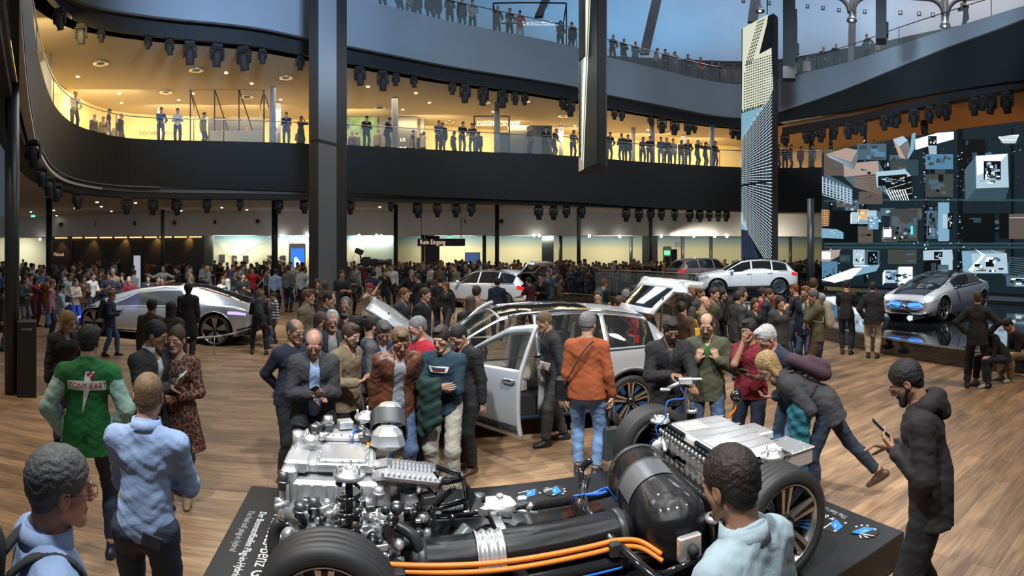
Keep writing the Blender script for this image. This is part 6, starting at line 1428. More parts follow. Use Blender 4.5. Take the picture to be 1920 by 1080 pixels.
HAT = dict(L0=2.14, L1=-2.14, ax=(1.42, -1.38), R=.36, arch=.405,
 W=[(2.14, .62), (2.08, .80), (1.9, .88), (1.4, .905), (-1.4, .90), (-1.9, .84), (-2.14, .62)],
 zs=[(2.14, .28), (1.8, .17), (-1.8, .18), (-2.14, .34)],
 zb=[(2.14, .55), (1.95, .72), (1.4, .84), (.6, .92), (-1.0, .98), (-1.8, .98), (-2.14, .86)],
 zt=[(2.14, .60), (2.0, .76), (1.6, .92), (1.1, 1.06), (.5, 1.29), (0, 1.39), (-.5, 1.41), (-1.1, 1.34), (-1.7, 1.14), (-2.0, 1.03), (-2.14, .92)],
 wr=[(2.14, .52), (1.6, .66), (.9, .66), (0, .58), (-1.2, .54), (-2.14, .52)],
 zr=[(2.14, .58), (2.0, .74), (1.6, .87), (1.1, 1.0), (.5, 1.22), (0, 1.32), (-.5, 1.345), (-1.1, 1.27), (-1.7, 1.09), (-2.14, .90)])
def star(mb, M, r, m):
 mb.use(m); mb.lathe([(r * .88, -.004), (r, -.004), (r, .006), (r * .88, .006), (r * .88, -.004)], M, 28, cap=False)
 for k in range(3):
  a = PI / 2 + k * 2 * PI / 3; t = Vector((math.cos(a), math.sin(a), 0)) * r * .92; n_ = Vector((-t.y, t.x, 0)).normalized() * r * .12
  mb.add([t, n_, Vector((0, 0, .012)), -n_], [(0, 1, 2), (0, 2, 3)], False, M)
def make_wheel(R_, parent, loc, out=1, style='suv', w=.24, name='wheel', rotz=0):
 """hub on the y axis, outer face towards out*y"""
 e = empty(name, loc); e.parent = parent; e.rotation_euler = (0, 0, 0 if out > 0 else PI)
 rr = R_ * (.73 if style != 'lim' else .86); h = w / 2
 t = MB(); prof = [(rr, -h * .8), (rr + .015, -h), (R_ - .05, -h), (R_ - .012, -h * .82)]
 ng = 4
 for k in range(ng):
  a = -h * .75 + k * (h * 1.5 / ng); b = a + h * 1.5 / ng - .014; prof += [(R_, a), (R_, b), (R_ - .008, b + .002), (R_ - .008, b + .012)]
 prof += [(R_ - .012, h * .82), (R_ - .05, h), (rr + .03, h * .98), (rr + .015, h), (rr, h * .8)]
 t.lathe(prof, None, 48, axis='Y', cap=False)
 t.build('tyre', M_rub, e)
 rim = MB(); rim.use(M_rims); rim.lathe([(rr, h * .80), (rr * 1.01, h * .9), (rr * .955, h * .86), (rr * .93, h * .3), (rr * .90, -h * .9), (rr, -h * .8)], None, 40, axis='Y', cap=False)
 rim.use(M_rimb); rim.lathe([(rr * .93, h * .15), (.05, h * .05)], None, 32, axis='Y', cap=False)
 n = 5
 for k in range(n):
  a = 2 * PI * k / n + .3; c, s_ = math.cos(a), math.sin(a)
  def pt(r, da, y): return (r * math.cos(a + da), y, r * math.sin(a + da))
  if style in ('suv', 'lim', 'hat'):
   wa, wb = (.30, .22) if style == 'suv' else ((.16, .30) if style == 'lim' else (.2, .2))
   rim.use(M_rims if style != 'suv' else M_rims)
   q = [pt(.05, -.5, h * .62), pt(.05, .5, h * .62), pt(rr * .94, wb * .9, h * .84), pt(rr * .94, -wb * .9, h * .84)]
   q2 = [pt(.05, -.5, h * .2), pt(.05, .5, h * .2), pt(rr * .94, wb * .9, h * .5), pt(rr * .94, -wb * .9, h * .5)]
   rim.add(q + q2, [(3, 2, 1, 0), (0, 1, 5, 4), (1, 2, 6, 5), (3, 0, 4, 7)])
   if style == 'suv':
    rim.use(M_rimb); 
    q = [pt(rr * .30, -.06, h * .70), pt(rr * .30, .06, h * .70), pt(rr * .92, .07, h * .87), pt(rr * .92, -.07, h * .87)]; rim.add(q, [(3, 2, 1, 0)])
    rim.use(M_bluet)
    for d_ in (-.11, .0, .11):
     aa = PI / n + d_ ; q = [pt(rr * .42, aa - .025, h * .35), pt(rr * .42, aa + .025, h * .35), pt(rr * .90, aa + .03, h * .6), pt(rr * .90, aa - .03, h * .6)]; rim.add(q, [(3, 2, 1, 0)])
 o = rim.build('rim', None, e)
 hb = MB(); hb.use(M_rimb); hb.lathe([(.065, h * .5), (.062, h * .78), (.0001, h * .8)], None, 20, axis='Y', cap=False); star(hb, Matrix.Translation((0, h * .81, 0)) @ Matrix.Rotation(-PI / 2, 4, 'X'), .04, M_chr); hb.build('hub_cap', None, o)
 return e
def make_car(K, name, pos, yaw, paint, label, kind='suv', doors=(), hood=0, gate=0, clear=False, group='silver show cars', scale=1):
 root = empty(name, pos, yaw, label=label, cat='car', group=group)
 glass = M_cgt if clear else M_cgl
 def lowz(x, z):
  for xc in K['ax']:
   q = K['arch'] ** 2 - (x - xc) ** 2
   if q > 0: z = max(z, K['R'] + math.sqrt(q))
  return z
 Z = lambda k, x: sm(K[k], x)
 def sec(x):
  W_, zs, zb, zt, wr, zr = [Z(k, x) for k in ('W', 'zs', 'zb', 'zt', 'wr', 'zr')]
  b = W_ * .955; wr = min(wr, b * .97); zr = max(min(zr, zt - .01), zb + .005)
  pts = [(W_ * .90, zs), (W_ * .965, zs + (zb - zs) * .16), (W_ * .995, zs + (zb - zs) * .38), (W_, zs + (zb - zs) * .60), (W_ * .988, zs + (zb - zs) * .84), (b, zb)]
  for f_ in (.33, .68): pts.append((b + (wr - b) * (f_ - .06), zb + (zr - zb) * f_))
  pts += [(wr, zr), (wr * .82, zr + (zt - zr) * .48), (wr * .45, zr + (zt - zr) * .84), (0, zt)]
  return pts
 cache = {}
 def Pt(x, t, s=1, off=0):
  key = round(x, 5)
  if key not in cache:
   p = sec(x); cache[key] = catmull([Vector((0, a, b)) for a, b in p], 4)
  c = cache[key]; q = t * 4; i = min(int(q), len(c) - 2); f_ = q - i; v = c[i] * (1 - f_) + c[i + 1] * f_
  y, z = v.y, v.z
  if t <= 5.01:
   zl = lowz(x, -9)
   if z < zl: z = min(zl, c[20].z); 
  if off:
   a = c[max(i - 1, 0)]; b = c[min(i + 2, len(c) - 1)]; n = Vector((b.z - a.z, -(b.y - a.y))).normalized() if (b - a).length > 1e-6 else Vector((0, 1))
   y += n.x * off; z += n.y * off
  return Vector((x, max(y, 0) * s, z))
 xs = set([K['L0'] - .001, K['L1'] + .001]); x = K['L1'] + .03
 while x < K['L0'] - .02: xs.add(round(x, 3)); x += .075
 for xc in K['ax']:
  for k in range(-12, 13): xs.add(round(xc + K['arch'] * math.sin(PI / 2 * k / 12), 4))
 xs |= {1.14, .36, .93, -.08, -1.05, -1.78, -1.86, -2.14, -2.18, -2.24, 2.2} if kind == 'suv' else set()
 xs = sorted(xs)
 ts = [0, .25, .6, 1, 1.5, 2, 2.5, 3, 3.5, 4, 4.5, 5, 5.25, 5.6, 6, 6.5, 7, 7.5, 7.8, 8.1, 8.5, 9, 9.5, 10, 10.5, 11]
 def cls(x, t, s):
  if kind == 'suv':
   if gate and x < -1.78 and (t > 7.9 or (x < -2.14 and t > 4.4) or (x < -2.24 and t > 2.5)): return 'gate' if t < 8.4 or x < -2.18 or x > -1.86 else 'gateglass'
   if hood and 1.14 < x < 2.22 and t > 5.25: return 'hood'
   for (sd, x1, x0, ang) in doors:
    if s == sd and x0 < x < x1 and .6 < t < 8.0: return 'door%d' % [i for i, q in enumerate(doors) if q[:3] == (sd, x1, x0)][0]
   if .36 < x < 1.12 and t > 8.3: return 'windshield'
   if -1.78 < x < 1.0 and 5.15 < t < 7.7 and not (-.11 < x < -.03 or -1.09 < x < -1.01): return 'sidewin'
   if -.95 < x < .30 and t > 8.8: return 'roofglass'
   if -2.18 < x < -1.86 and t > 8.3: return 'rearglass'
   if t < .9: return 'clad'
  elif kind == 'lim':
   if -.45 < x < 1.75 and t > 8.6: return 'roofglass'
   if -2.35 < x < -.62 and t > 8.3: return 'rearglass'
   if t < .3: return 'clad'
  else:
   if -.7 < x < 1.95 and t > 8.1 + .5 * max(0, x - 1.0): return 'roofglass'
   if -1.3 < x < .75 and 5.3 < t < 7.6: return 'sidewin'
   if -2.0 < x < -1.1 and t > 8.4: return 'rearglass'
  return 'body'
 groups = {}
 for s in (1, -1):
  for i in range(len(xs) - 1):
   for j in range(len(ts) - 1):
    xm = (xs[i] + xs[i + 1]) / 2; tm = (ts[j] + ts[j + 1]) / 2; c = cls(xm, tm, s); key = c + ('%s%d' % ('L' if s > 0 else 'R', 0 if xm > -.07 else 1 if xm > -1.05 else 2) if c == 'sidewin' else '')
    q = [(xs[i], ts[j]), (xs[i + 1], ts[j]), (xs[i + 1], ts[j + 1]), (xs[i], ts[j + 1])]
    if s > 0: q = q[::-1]
    groups.setdefault(key, []).append((s, q))
 def mk(quads, M=None):
  mb = MB(); idx = {}
  for s, q in quads:
   f_ = []
   for (x, t) in q:
    k = (round(x, 4), t, s if t < 11 else 1)
    if k not in idx:
     idx[k] = len(mb.v); v = Pt(x, t, s); v = M @ v if M is not None else v; mb.v.append(tuple(v))
    f_.append(idx[k])
   g = []
   for a in f_:
    if a not in g: g.append(a)
   if len(g) > 2: mb.f.append(g); mb.mi.append(0); mb.sm.append(True)
  return mb
 def solid(o, th):
  md = o.modifiers.new('thickness', 'SOLIDIFY'); md.thickness = th; md.offset = -1; return o
 solid(mk(groups.pop('body')).build('body', paint, root), .012)
 if 'clad' in groups: mk(groups.pop('clad')).build('sill_cladding', M_clad if kind == 'suv' else M_black, root)
 for k, nm, m in (('windshield', 'windshield', glass), *[('sidewin%s%d' % (a, b), 'side_window', glass) for a in 'LR' for b in range(3)], ('roofglass', 'glass_roof', M_cgl), ('rearglass', 'rear_window', M_cgl)):
  if k in groups: mk(groups.pop(k)).build(nm, m, root)
 # ends
 for xe, sgn in ((K['L0'] - .001, 1), (K['L1'] + .001, -1)):
  if gate and sgn < 0: continue
  L = [Pt(xe, t, 1) for t in ts] + [Pt(xe, t, -1) for t in ts[::-1][1:]]
  mb = MB(); mb.add(L, [tuple(range(len(L)))[::sgn]]); mb.build('bumper' if sgn > 0 else 'rear_panel', paint if sgn < 0 else paint, root)
 if gate: # lower rear panel and load bay
  L = [Pt(K['L1'] + .001, t, 1) for t in ts if t <= 2.5] + [Pt(K['L1'] + .001, t, -1) for t in ts[::-1] if t <= 2.5]
  MB().add(L, [tuple(range(len(L)))[::-1]]).build('rear_bumper', paint, root)
  MB().box((-1.55, 0, .70), (1.3, 1.5, .06)).build('load_floor', M_clad, root)
 # underbody and wheels
 ub = MB(); ub.box(((K['ax'][0] + K['ax'][1]) / 2, 0, .40), (K['ax'][0] - K['ax'][1] - 2 * K['arch'], 1.66, .30)); ub.box((0, 0, .42), (K['L0'] * 1.86, 1.06, .34))
 for xc in K['ax']: ub.lathe([(K['arch'] - .005, -.88 * (Z('W', xc) / .945)), (K['arch'] - .005, -.5)], Matrix.Translation((xc, 0, K['R'])), 24, axis='Y', cap=False); ub.lathe([(K['arch'] - .005, .5), (K['arch'] - .005, .88 * (Z('W', xc) / .945))], Matrix.Translation((xc, 0, K['R'])), 24, axis='Y', cap=False)
 ub.build('underbody', M_black, root)
 for xc in K['ax']:
  for s in (1, -1): make_wheel(K['R'], root, (xc, s * (Z('W', xc) - .14), K['R']), s, kind, .25)
  if kind == 'suv':
   for s in (1, -1):
    a = [Vector((xc + (K['arch'] + .012) * math.cos(R(q)), s * (Z('W', xc) * .985), K['R'] + (K['arch'] + .012) * math.sin(R(q)))) for q in range(-12, 193, 12)]
    MB().tube(a, .026, 6, flat=1.0).build('wheel_arch_trim', M_clad, root)
 def patch(nm, x0, x1, t0, t1, m, off=.006, sides=(1, -1), sl0=0, sl1=0, n=8, par=None, edge=.0):
  """a strip of the body surface raised by off; slanted ends"""
  o = None
  for s in sides:
   rows = []
   for i in range(n + 1):
    u = i / n; row = []
    for j in range(7):
     v = j / 6; a = x0 + sl0 * v; b = x1 + sl1 * v; row.append(Pt(a + (b - a) * u, t0 + (t1 - t0) * v, s, off))
    rows.append(row)
   mb = MB(); mb.grid(rows if s > 0 else rows[::-1]); o = mb.build(nm, m, par or root)
  return o
 seam = lambda pts, s, r=.005: MB().tube([Pt(x, t, s, .001) for x, t in pts], r, 5).build('panel_gap', M_black, root)
 if kind == 'suv':
  patch('headlight', 2.24, 1.86, 3.9, 5.0, M_head, .008, sl0=.02, sl1=.08)
  patch('tail_lamp', -1.98, -2.30, 3.7, 4.7, M_tail, .012)
  patch('window_trim', .95, -1.86, 4.97, 5.12, M_chr, .007)
  patch('sill_strip', 1.0, -.92, .35, .6, M_bluet if clear else M_chr, .01)
  for s in (1, -1):
   MB().tube([Pt(x, 8.0, s, .035) for x in (.25, .1, -.5, -1.1, -1.55, -1.7)], .016, 6).build('roof_rail', M_chr, root)
   if not any(d[0] == s and d[1] > .5 for d in doors):
    seam([(.93, t) for t in (.9, 2, 3, 4, 5)], s); seam([(-.07, t) for t in (.9, 2, 3, 4, 5)], s)
   seam([(-1.05, 5), (-1.02, 4), (-.97, 3), (-.93, 2), (-.93, .9)], s)
   if not hood: seam([(1.16, 5.3), (1.6, 5.5), (2.15, 5.8)], s)
   e = MB(); c = Pt(.86, 5.1, s); e.sphere(c + Vector((-.02, s * .15, .07)), .1, 12, 8, (.75, 1.1, .75)); e.use(paint); e.tube([c, c + Vector((-.01, s * .1, .03))], .025, 6); e.build('mirror', paint, root)
   for xh in (.06, -.92):
    if any(d[0] == s and d[2] < xh < d[1] for d in doors): continue
    c = Pt(xh, 4.35, s, .02); MB().tube([c + Vector((.11, 0, 0)), c + Vector((.05, s * .02, .004)), c + Vector((-.05, s * .02, .004)), c + Vector((-.11, 0, 0))], .014, 6).build('door_handle', M_chr, root)
  g = MB(); g.use(M_rimb); g.box((2.325, 0, .66), (.05, .98, .26), bev=.02); g.use(M_chr)
  for k in (-.05, .04): g.box((2.355, 0, .66 + k), (.02, .92, .025))
  star(g, Matrix.Translation((2.36, 0, .66)) @ Matrix.Rotation(PI / 2, 4, 'Y') @ Matrix.Rotation(PI / 2, 4, 'Z'), .10, M_chr); g.use(M_clad); g.box((2.30, 0, .40), (.08, 1.2, .12), bev=.02); g.build('grille', None, root)
  if not gate: MB().box((-2.335, 0, .80), (.02, .52, .11)).build('number_plate', mat('plate_black', (.02, .02, .02), .4), root)
  # cabin
  for x0 in (.25, -.75):
   for s in (1, -1):
    cab = MB(); cab.box((x0, s * .38, .62), (.55, .52, .20), bev=.05); cab.box((x0 - .34, s * .38, .98), (.16, .50, .66), rot=(0, -.22, 0), bev=.06); cab.box((x0 - .43, s * .38, 1.33), (.10, .26, .18), bev=.04); cab.build('seat', M_cream, root)
  MB().box((.86, 0, .86), (.42, 1.5, .26), bev=.06).build('dashboard', mat('dash_dark', (.04, .04, .042), .5), root)
  MB().tube([Vector((.60, .38 + .17 * math.cos(a), .95 + .17 * math.sin(a))) + Vector((.06 * math.sin(a), 0, 0)) for a in [k * PI / 7 for k in range(14)]], .014, 6, closed=True).build('steering_wheel', M_black, root)
  MB().box((-.2, 0, .47), (2.6, 1.6, .06)).build('cabin_floor', M_cream if clear else M_clad, root)
  if hood:
   H_ = Matrix.Translation((1.14, 0, 1.10)) @ Matrix.Rotation(R(-hood), 4, 'Y') @ Matrix.Translation((-1.14, 0, -1.10))
   solid(mk(groups.pop('hood'), H_).build('hood', paint, root), .035)
   b = MB(); b.use(M_black); b.box((1.65, 0, .80), (.95, 1.5, .3), bev=.03); b.use(M_clad); b.box((1.62, .1, .97), (.5, .7, .10), bev=.03); b.build('engine_bay', None, root)
   MB().cyl((2.0, .62, .9), H_ @ Vector((1.95, .62, 1.0)), .012).build('hood_strut', M_black, root)
  if gate:
   T_ = Matrix.Translation((-1.78, 0, 1.50)) @ Matrix.Rotation(R(gate), 4, 'Y') @ Matrix.Translation((1.78, 0, -1.50))
   go = solid(mk(groups.pop('gate'), T_).build('tailgate', paint, root), .05)
   if 'gateglass' in groups: mk(groups.pop('gateglass'), T_).build('rear_window', M_cgl, go)
   L = [Pt(K['L1'] + .001, t, 1) for t in ts if t >= 2.0] + [Pt(K['L1'] + .001, t, -1) for t in ts[::-1] if 2.0 <= t < 11]
   MB().add([T_ @ v for v in L], [tuple(range(len(L)))[::-1]]).build('tailgate_panel', paint, go)
   for s in (1, -1):
    MB().cyl((-1.95, s * .66, 1.15), T_ @ Vector((-2.05, s * .56, 1.25)), .014).build('gas_strut', M_black, go)
    mb = MB(); mb.box(T_ @ Vector((-2.31, s * .45, .93)), (.03, .28, .10), rot=(0, R(gate), 0), bev=.01); mb.build('tail_lamp', M_tail, go)
  for k, (sd, x1, x0, ang) in enumerate(doors):
   q = groups.pop('door%d' % k); hinge = Pt(x1, 3, sd)
   D_ = Matrix.Translation(hinge) @ Matrix.Rotation(-R(ang) * sd, 4, 'Z') @ Matrix.Translation(-hinge)
   met = [c for c in q if not (5.15 < sum(p[1] for p in c[1]) / 4 < 7.55 and x0 + .05 < sum(p[0] for p in c[1]) / 4 < x1 - .02)]
   gl = [c for c in q if c not in met]
   do = solid(mk(met, D_).build('door', paint, root), .045)
   if gl: mk(gl, D_).build('door_window', M_cgt, do)
   c = Pt(x0 + .14, 4.35, sd, .02); c2 = lambda dx, dy: D_ @ (c + Vector((dx, sd * dy, 0)))
   MB().tube([c2(.10, 0), c2(.05, .02), c2(-.05, .02), c2(-.10, 0)], .015, 6).build('door_handle', M_chr, do)
   pn = MB(); pn.use(M_cream)
   qd = [Pt(x, t, sd, -.07) for x in (x1 - .05, x0 + .05) for t in (1.2, 4.7)]
   pn.add([D_ @ v for v in (qd[0], qd[2], qd[3], qd[1])], [(0, 1, 2, 3)]); pn.build('door_lining', None, do)
   for r_ in range(5): MB().tube([D_ @ Pt(x1 - .03 + (x0 - x1 + .06) * u / 6, 1.0 + r_ * .13, sd, .004) for u in range(7)], .006, 4).build('door_stripe', M_clad, do)
 elif kind == 'lim':
  ln = [(1.75, 5.3), (1.3, 6.6), (.6, 7.5), (-.1, 7.8), (-.7, 7.6), (-1.1, 6.7), (-1.2, 5.4)]
  for s in (1, -1):
   seam(ln, s, .006); seam([(1.8, 4.8), (.5, 4.75), (-1.25, 4.7)], s, .006); seam([(.35, 7.7), (.38, 4.8), (.40, 1.0)], s, .006); seam([(-1.2, 5.2), (-1.05, 3), (-.95, 1)], s, .006); seam([(1.62, 5), (1.45, 3), (1.38, 1)], s, .006)
  patch('side_window', 1.55, -1.05, 5.15, 7.3, mat('silver_glass', (.36, .40, .43), .12, .9), .003, sl0=-.9, sl1=.45, n=14)
  patch('tail_lamp', -1.98, -2.42, 3.7, 4.15, emat('violet_lamp', (.30, .22, 1.0), 2.2), .008)
  patch('rear_apron', -2.2, -2.55, .2, 1.6, M_cgl, .01)
  MB().tube([Pt(x, .15, 1, .02) for x in (1.4, .5, -.5, -1.1)], .02, 5).build('sill_strip', M_chr, root)
 else:
  g = MB(); g.use(M_cgl)
  def fp(y, z, o=0): return Vector((interp([(.95, 1.86), (.80, 2.03), (.6, 2.13), (.3, 2.165), (0, 2.18)], abs(y)) + o - max(0, z - .5) * .22, y, z))
  el = [fp(.64 * math.copysign(abs(math.cos(a)) ** .6, math.cos(a)), .50 + .115 * math.copysign(abs(math.sin(a)) ** .8, math.sin(a)), .01) for a in [2 * PI * k / 32 for k in range(32)]]
  g.add(el, [tuple(range(32))]); g.build('grille', None, root)
  e_b = emat('grille_blue', (.04, .25, 1), 2.6)
  gg = bpy.data.objects[[c for c in root.children if c.name.startswith('grille')][0].name]
  MB().tube([v + Vector((.01, 0, 0)) for v in el], .018, 6, closed=True).build('grille_frame', M_chr, gg)
  for s in (1, -1):
   MB().tube([fp(s * .17, .50, .03), fp(s * .50, .525, .03)], .017, 6).build('light_bar', e_b, gg)
   MB().tube([fp(s * .50, .57, .03), fp(s * .17, .555, .03), fp(s * .12, .50, .03), fp(s * .17, .445, .03), fp(s * .50, .45, .03), fp(s * .56, .51, .03)], .007, 6).build('light_bar', e_b, gg)
  m_ = MB(); star(m_, Matrix.Translation(fp(0, .50, .035)) @ Matrix.Rotation(PI / 2, 4, 'Y') @ Matrix.Rotation(PI / 2, 4, 'Z'), .095, M_chr); m_.build('emblem', None, gg)
  patch('headlight', 2.06, 1.68, 4.0, 4.7, M_head, .008, sl0=-.02, sl1=-.15)
  MB().tube([Pt(2.1, 1.2, 1, .02), *[fp(y, .26, .02) for y in (.6, .3, 0, -.3, -.6)], Pt(2.1, 1.2, -1, .02)], .022, 6).build('chrome_lip', M_chr, root)
  lo = MB(); lo.use(M_cgl)
  lo.add([fp(y, .34, .008) for y in (.8, .4, 0, -.4, -.8)] + [fp(y, .21, .008) for y in (-.8, -.4, 0, .4, .8)], [tuple(range(10))]); lo.build('air_intake', None, root)
  for s in (1, -1):
   MB().tube([Pt(x, t, s, .012) for x, t in ((1.0, 7.6), (.5, 7.9), (-.2, 8.0), (-.9, 7.8), (-1.35, 6.6), (-1.3, 5.2), (-.4, 5.05), (.8, 5.1))], .012, 6).build('window_trim', M_chr, root)
   seam([(.75, 5), (.8, 3), (.8, .8)], s); seam([(-.3, 5), (-.3, .8)], s)
   e = MB(); c = Pt(.70, 5.2, s); e.sphere(c + Vector((0, s * .12, .04)), .07, 10, 6, (.9, 1.3, .6)); e.build('mirror', M_cgl, root)
 root.scale = (scale, scale, scale)
 return root
def carpos(px, d, z=0): p = P(px, d, z); return p
make_car(SUV, 'car', (.04, 7.95, 0), R(193), M_paint, 'large silver SUV in the foreground with hood, doors and tailgate open', doors=((1, .93, -.08, 58), (-1, .93, -.08, 50)), hood=46, gate=82, clear=True)
make_car(SUV, 'car', P(916, 23.6), R(147), M_paint, 'silver SUV in the middle distance with raised tailgate', gate=82)
make_car(SUV, 'car', P(1398, 26.2, .38), R(180 - 23 + 12), M_paintw, 'white silver SUV on the glossy stage before the tall city screen')
make_car(LIM, 'concept_car', P(322, 15.6), R(190), M_alu, 'low liquid-silver concept limousine on the left', kind='lim', group='concept cars')
make_car(HAT, 'concept_car', P(1764, 17.6, .38), R(198), M_alu, 'silver compact concept car with blue-lit black grille on the stage', kind='hat', group='concept cars')
make_car(SUV, 'car', P(1325, 31.0, .38), R(15), M_rose, 'rose-grey car behind the stage crowd near the back wall', group='show cars at the back')
# barrier around the limousine
br = empty('barrier', P(420, 13.6), label='low steel barrier around the low silver concept car', cat='barrier')
pp = [P(270, 13.2, .42), P(340, 12.7, .42), P(402, 12.9, .42), P(440, 13.3, .44), P(476, 14.2, .46), P(505, 15.2, .48)]
rel(MB().tube(catmull(pp, 4), .02, 6).build('rail', M_chrome), br)
for q in (pp[0], pp[2], pp[4]): rel(MB().cyl((q.x, q.y, 0), q, .014, n=6).build('post', M_chrome), br)
br = empty('barrier', P(170, 14), label='low blue-lit barrier at the nose of the low silver concept car', cat='barrier')
pp = [P(146, 16.0, .5), P(170, 16.6, .5)]
rel(MB().tube(pp, .03, 6).build('rail', emat('blue_rail', (.25, .25, 1), 1.2)), br); rel(MB().cyl((pp[0].x, pp[0].y, 0), pp[0], .02, n=6).build('post', M_chrome), br); rel(MB().cyl((pp[1].x, pp[1].y, 0), pp[1], .02, n=6).build('post', M_chrome), br)
# ================================================================ the cut-away chassis on its plinth
CY = R(194); CH = Vector((.15, 3.80, .25)); PC = Vector((.15, 3.91, .25))
CM_ = Matrix.Translation(CH) @ Matrix.Rotation(CY, 4, 'Z'); CI = CM_.inverted()
def lp(px, py, z):
 """place in the chassis frame at height z above the plinth, on the sight line through px, py"""
 return CI @ G(px, py, z + CH.z)
M_plin = mat('plinth_black', (.010, .010, .011), .42)
M_cast = mat('cast_aluminium', (.66, .67, .68), .36, .7, bump=(60, .12))
M_cast2 = mat('machined_aluminium', (.80, .81, .82), .26, .8)
M_gun = mat('gunmetal', (.12, .125, .13), .35, .8)
M_pipe = mat('black_gloss_pipe', (.012, .012, .013), .12, coat=1)
M_carb = mat('carbon_black', (.006, .006, .007), .2, spec=.35, coat=.35, bump=(240, .25))
M_hose = mat('rubber_hose', (.03, .032, .034), .4)
M_org = mat('cable_orange', (.72, .20, .02), .4)
M_blu = mat('valve_blue', (.01, .12, .55), .3, coat=.4)
M_ltext = mat('white_lettering', (.75, .77, .78), .6)
M_gtext = mat('grey_lettering', (.35, .37, .38), .6)
pe = empty('plinth', (PC.x, PC.y, 0), CY, label='low black plinth with white lettering carrying the cut-away chassis', cat='plinth')
MB().box((-.085, 0, .13), (4.60, 2.49, .24), bev=.006).build('platform', M_plin, pe)
def ptext(txt, x, y, size, m, flip=False, sx=.8):
 # reads along +y with tops towards -x (mirrored end reads along -y)
 A = Matrix(((0, -1, 0, x), (1, 0, 0, y), (0, 0, 1, .2505), (0, 0, 0, 1)))
 if flip: A = Matrix(((0, 1, 0, x), (-1, 0, 0, y), (0, 0, 1, .2505), (0, 0, 0, 1)))
 put_text('lettering', txt, size, m, A, pe, ext=.0004, sx=sx)
for fl_ in (False, True):
 sg = -1 if fl_ else 1
 xs_ = lambda v: v if not fl_ else -.17 - v
 ptext('Mercedes-Benz GLC F-CELL', xs_(1.91), -.74 * sg, .155, M_ltext, fl_)
 ptext('Der Brennstoffzellen Plug-in-Hybrid.', xs_(2.03), -.76 * sg, .082, M_ltext, fl_)
 ptext('The fuel cell plug-in hybrid', xs_(2.125), -.76 * sg, .075, M_gtext, fl_)
ch = empty('chassis', CH, CY, label='cut-away fuel cell car chassis with engine, tanks and wheels on the black plinth', cat='car chassis')
WX, WY, WR = (1.305, -1.37), .865, .365
for x in WX:
 for s in (1, -1): make_wheel(WR, ch, (x, s * WY, WR), s, 'suv', .25)
rs = random.Random(3)
# --- frame
fr = MB()
for s in (1, -1):
 fr.tube(catmull([(1.64, s * .40, .24), (1.2, s * .44, .20), (.6, s * .46, .20), (-.5, s * .46, .20), (-.9, s * .52, .2), (-1.3, s * .46, .36), (-1.95, s * .42, .34)], 6), .035, 8)
for x, w in ((1.60, .42), (1.0, .46), (.2, .5), (-.45, .5), (-1.2, .5), (-1.95, .42)): fr.box((x, 0, .20 if abs(x) < 1 else .26), (.08, w * 2, .07), bev=.01)
fr.box((.25, 0, .09), (1.9, 1.1, .05), bev=.01)
for x in (1.45, .5, -.5, -1.7):
 for s in (1, -1): fr.cyl((x, s * .40, 0), (x, s * .42, .22), .022)
fr.build('frame', M_pipe, ch)
for k, x in enumerate(WX):   # wishbones and half shafts
 for s in (1, -1):
  w = MB(); w.tube([(x + .2, s * .34, .22), (x, s * .70, .26), (x - .2, s * .34, .22)], .026, 8); w.tube([(x + .15, s * .36, .5), (x, s * .68, .52), (x - .12, s * .36, .5)], .018, 8); w.build('wishbone', M_cast, ch)
  MB().cyl((x, s * .2, .365), (x, s * .7, .365), .024).build('drive_shaft', M_gun, ch)
  d = MB(); d.lathe([(.04, s * .60), (.17, s * .605), (.17, s * .63), (.04, s * .635)], Matrix.Translation((x, 0, WR)), 24, axis='Y', cap=False); d.build('brake_disc', M_cast2, ch)
# --- spring struts
def strut(x, y, zt, label=None):
 e = MB(); e.cyl((x, y, .30), (x, y, zt), .022); e.cyl((x, y, .30), (x, y, .55), .034); o = e.build('strut', M_pipe, ch)
 pts = [(x + .068 * math.cos(a), y + .068 * math.sin(a), .42 + (zt - .47) * a / (2 * PI * 5.2)) for a in [k * 2 * PI / 14 for k in range(int(14 * 5.2) + 1)]]
 MB().tube(pts, .0125, 8).build('coil_spring', M_pipe, o)
 m = MB(); T = Matrix.Translation((x, y, zt)); m.lathe([(.085, -.035), (.092, -.02), (.085, -.005), (.05, .004), (.045, .02), (.02, .022), (.02, .008), (.0001, .008)], T, 24); 
 for k in range(3): a = k * 2.1 + .4; m.cyl((x + .07 * math.cos(a), y + .07 * math.sin(a), zt - .01), (x + .07 * math.cos(a), y + .07 * math.sin(a), zt + .045), .008)
 m.build('top_mount', M_cast2, o)
 m = MB(); m.lathe([(.04, 0), (.045, .02), (.036, .06), (.03, .06), (.03, .03), (.0001, .03)], Matrix.Translation((x + .02, y + .12, .44)), 16); m.build('ball_joint', M_cast2, o)
strut(1.21, .53, .92); strut(1.13, -.48, .94); strut(-1.36, -.70, .66); strut(-1.62, .52, .66)
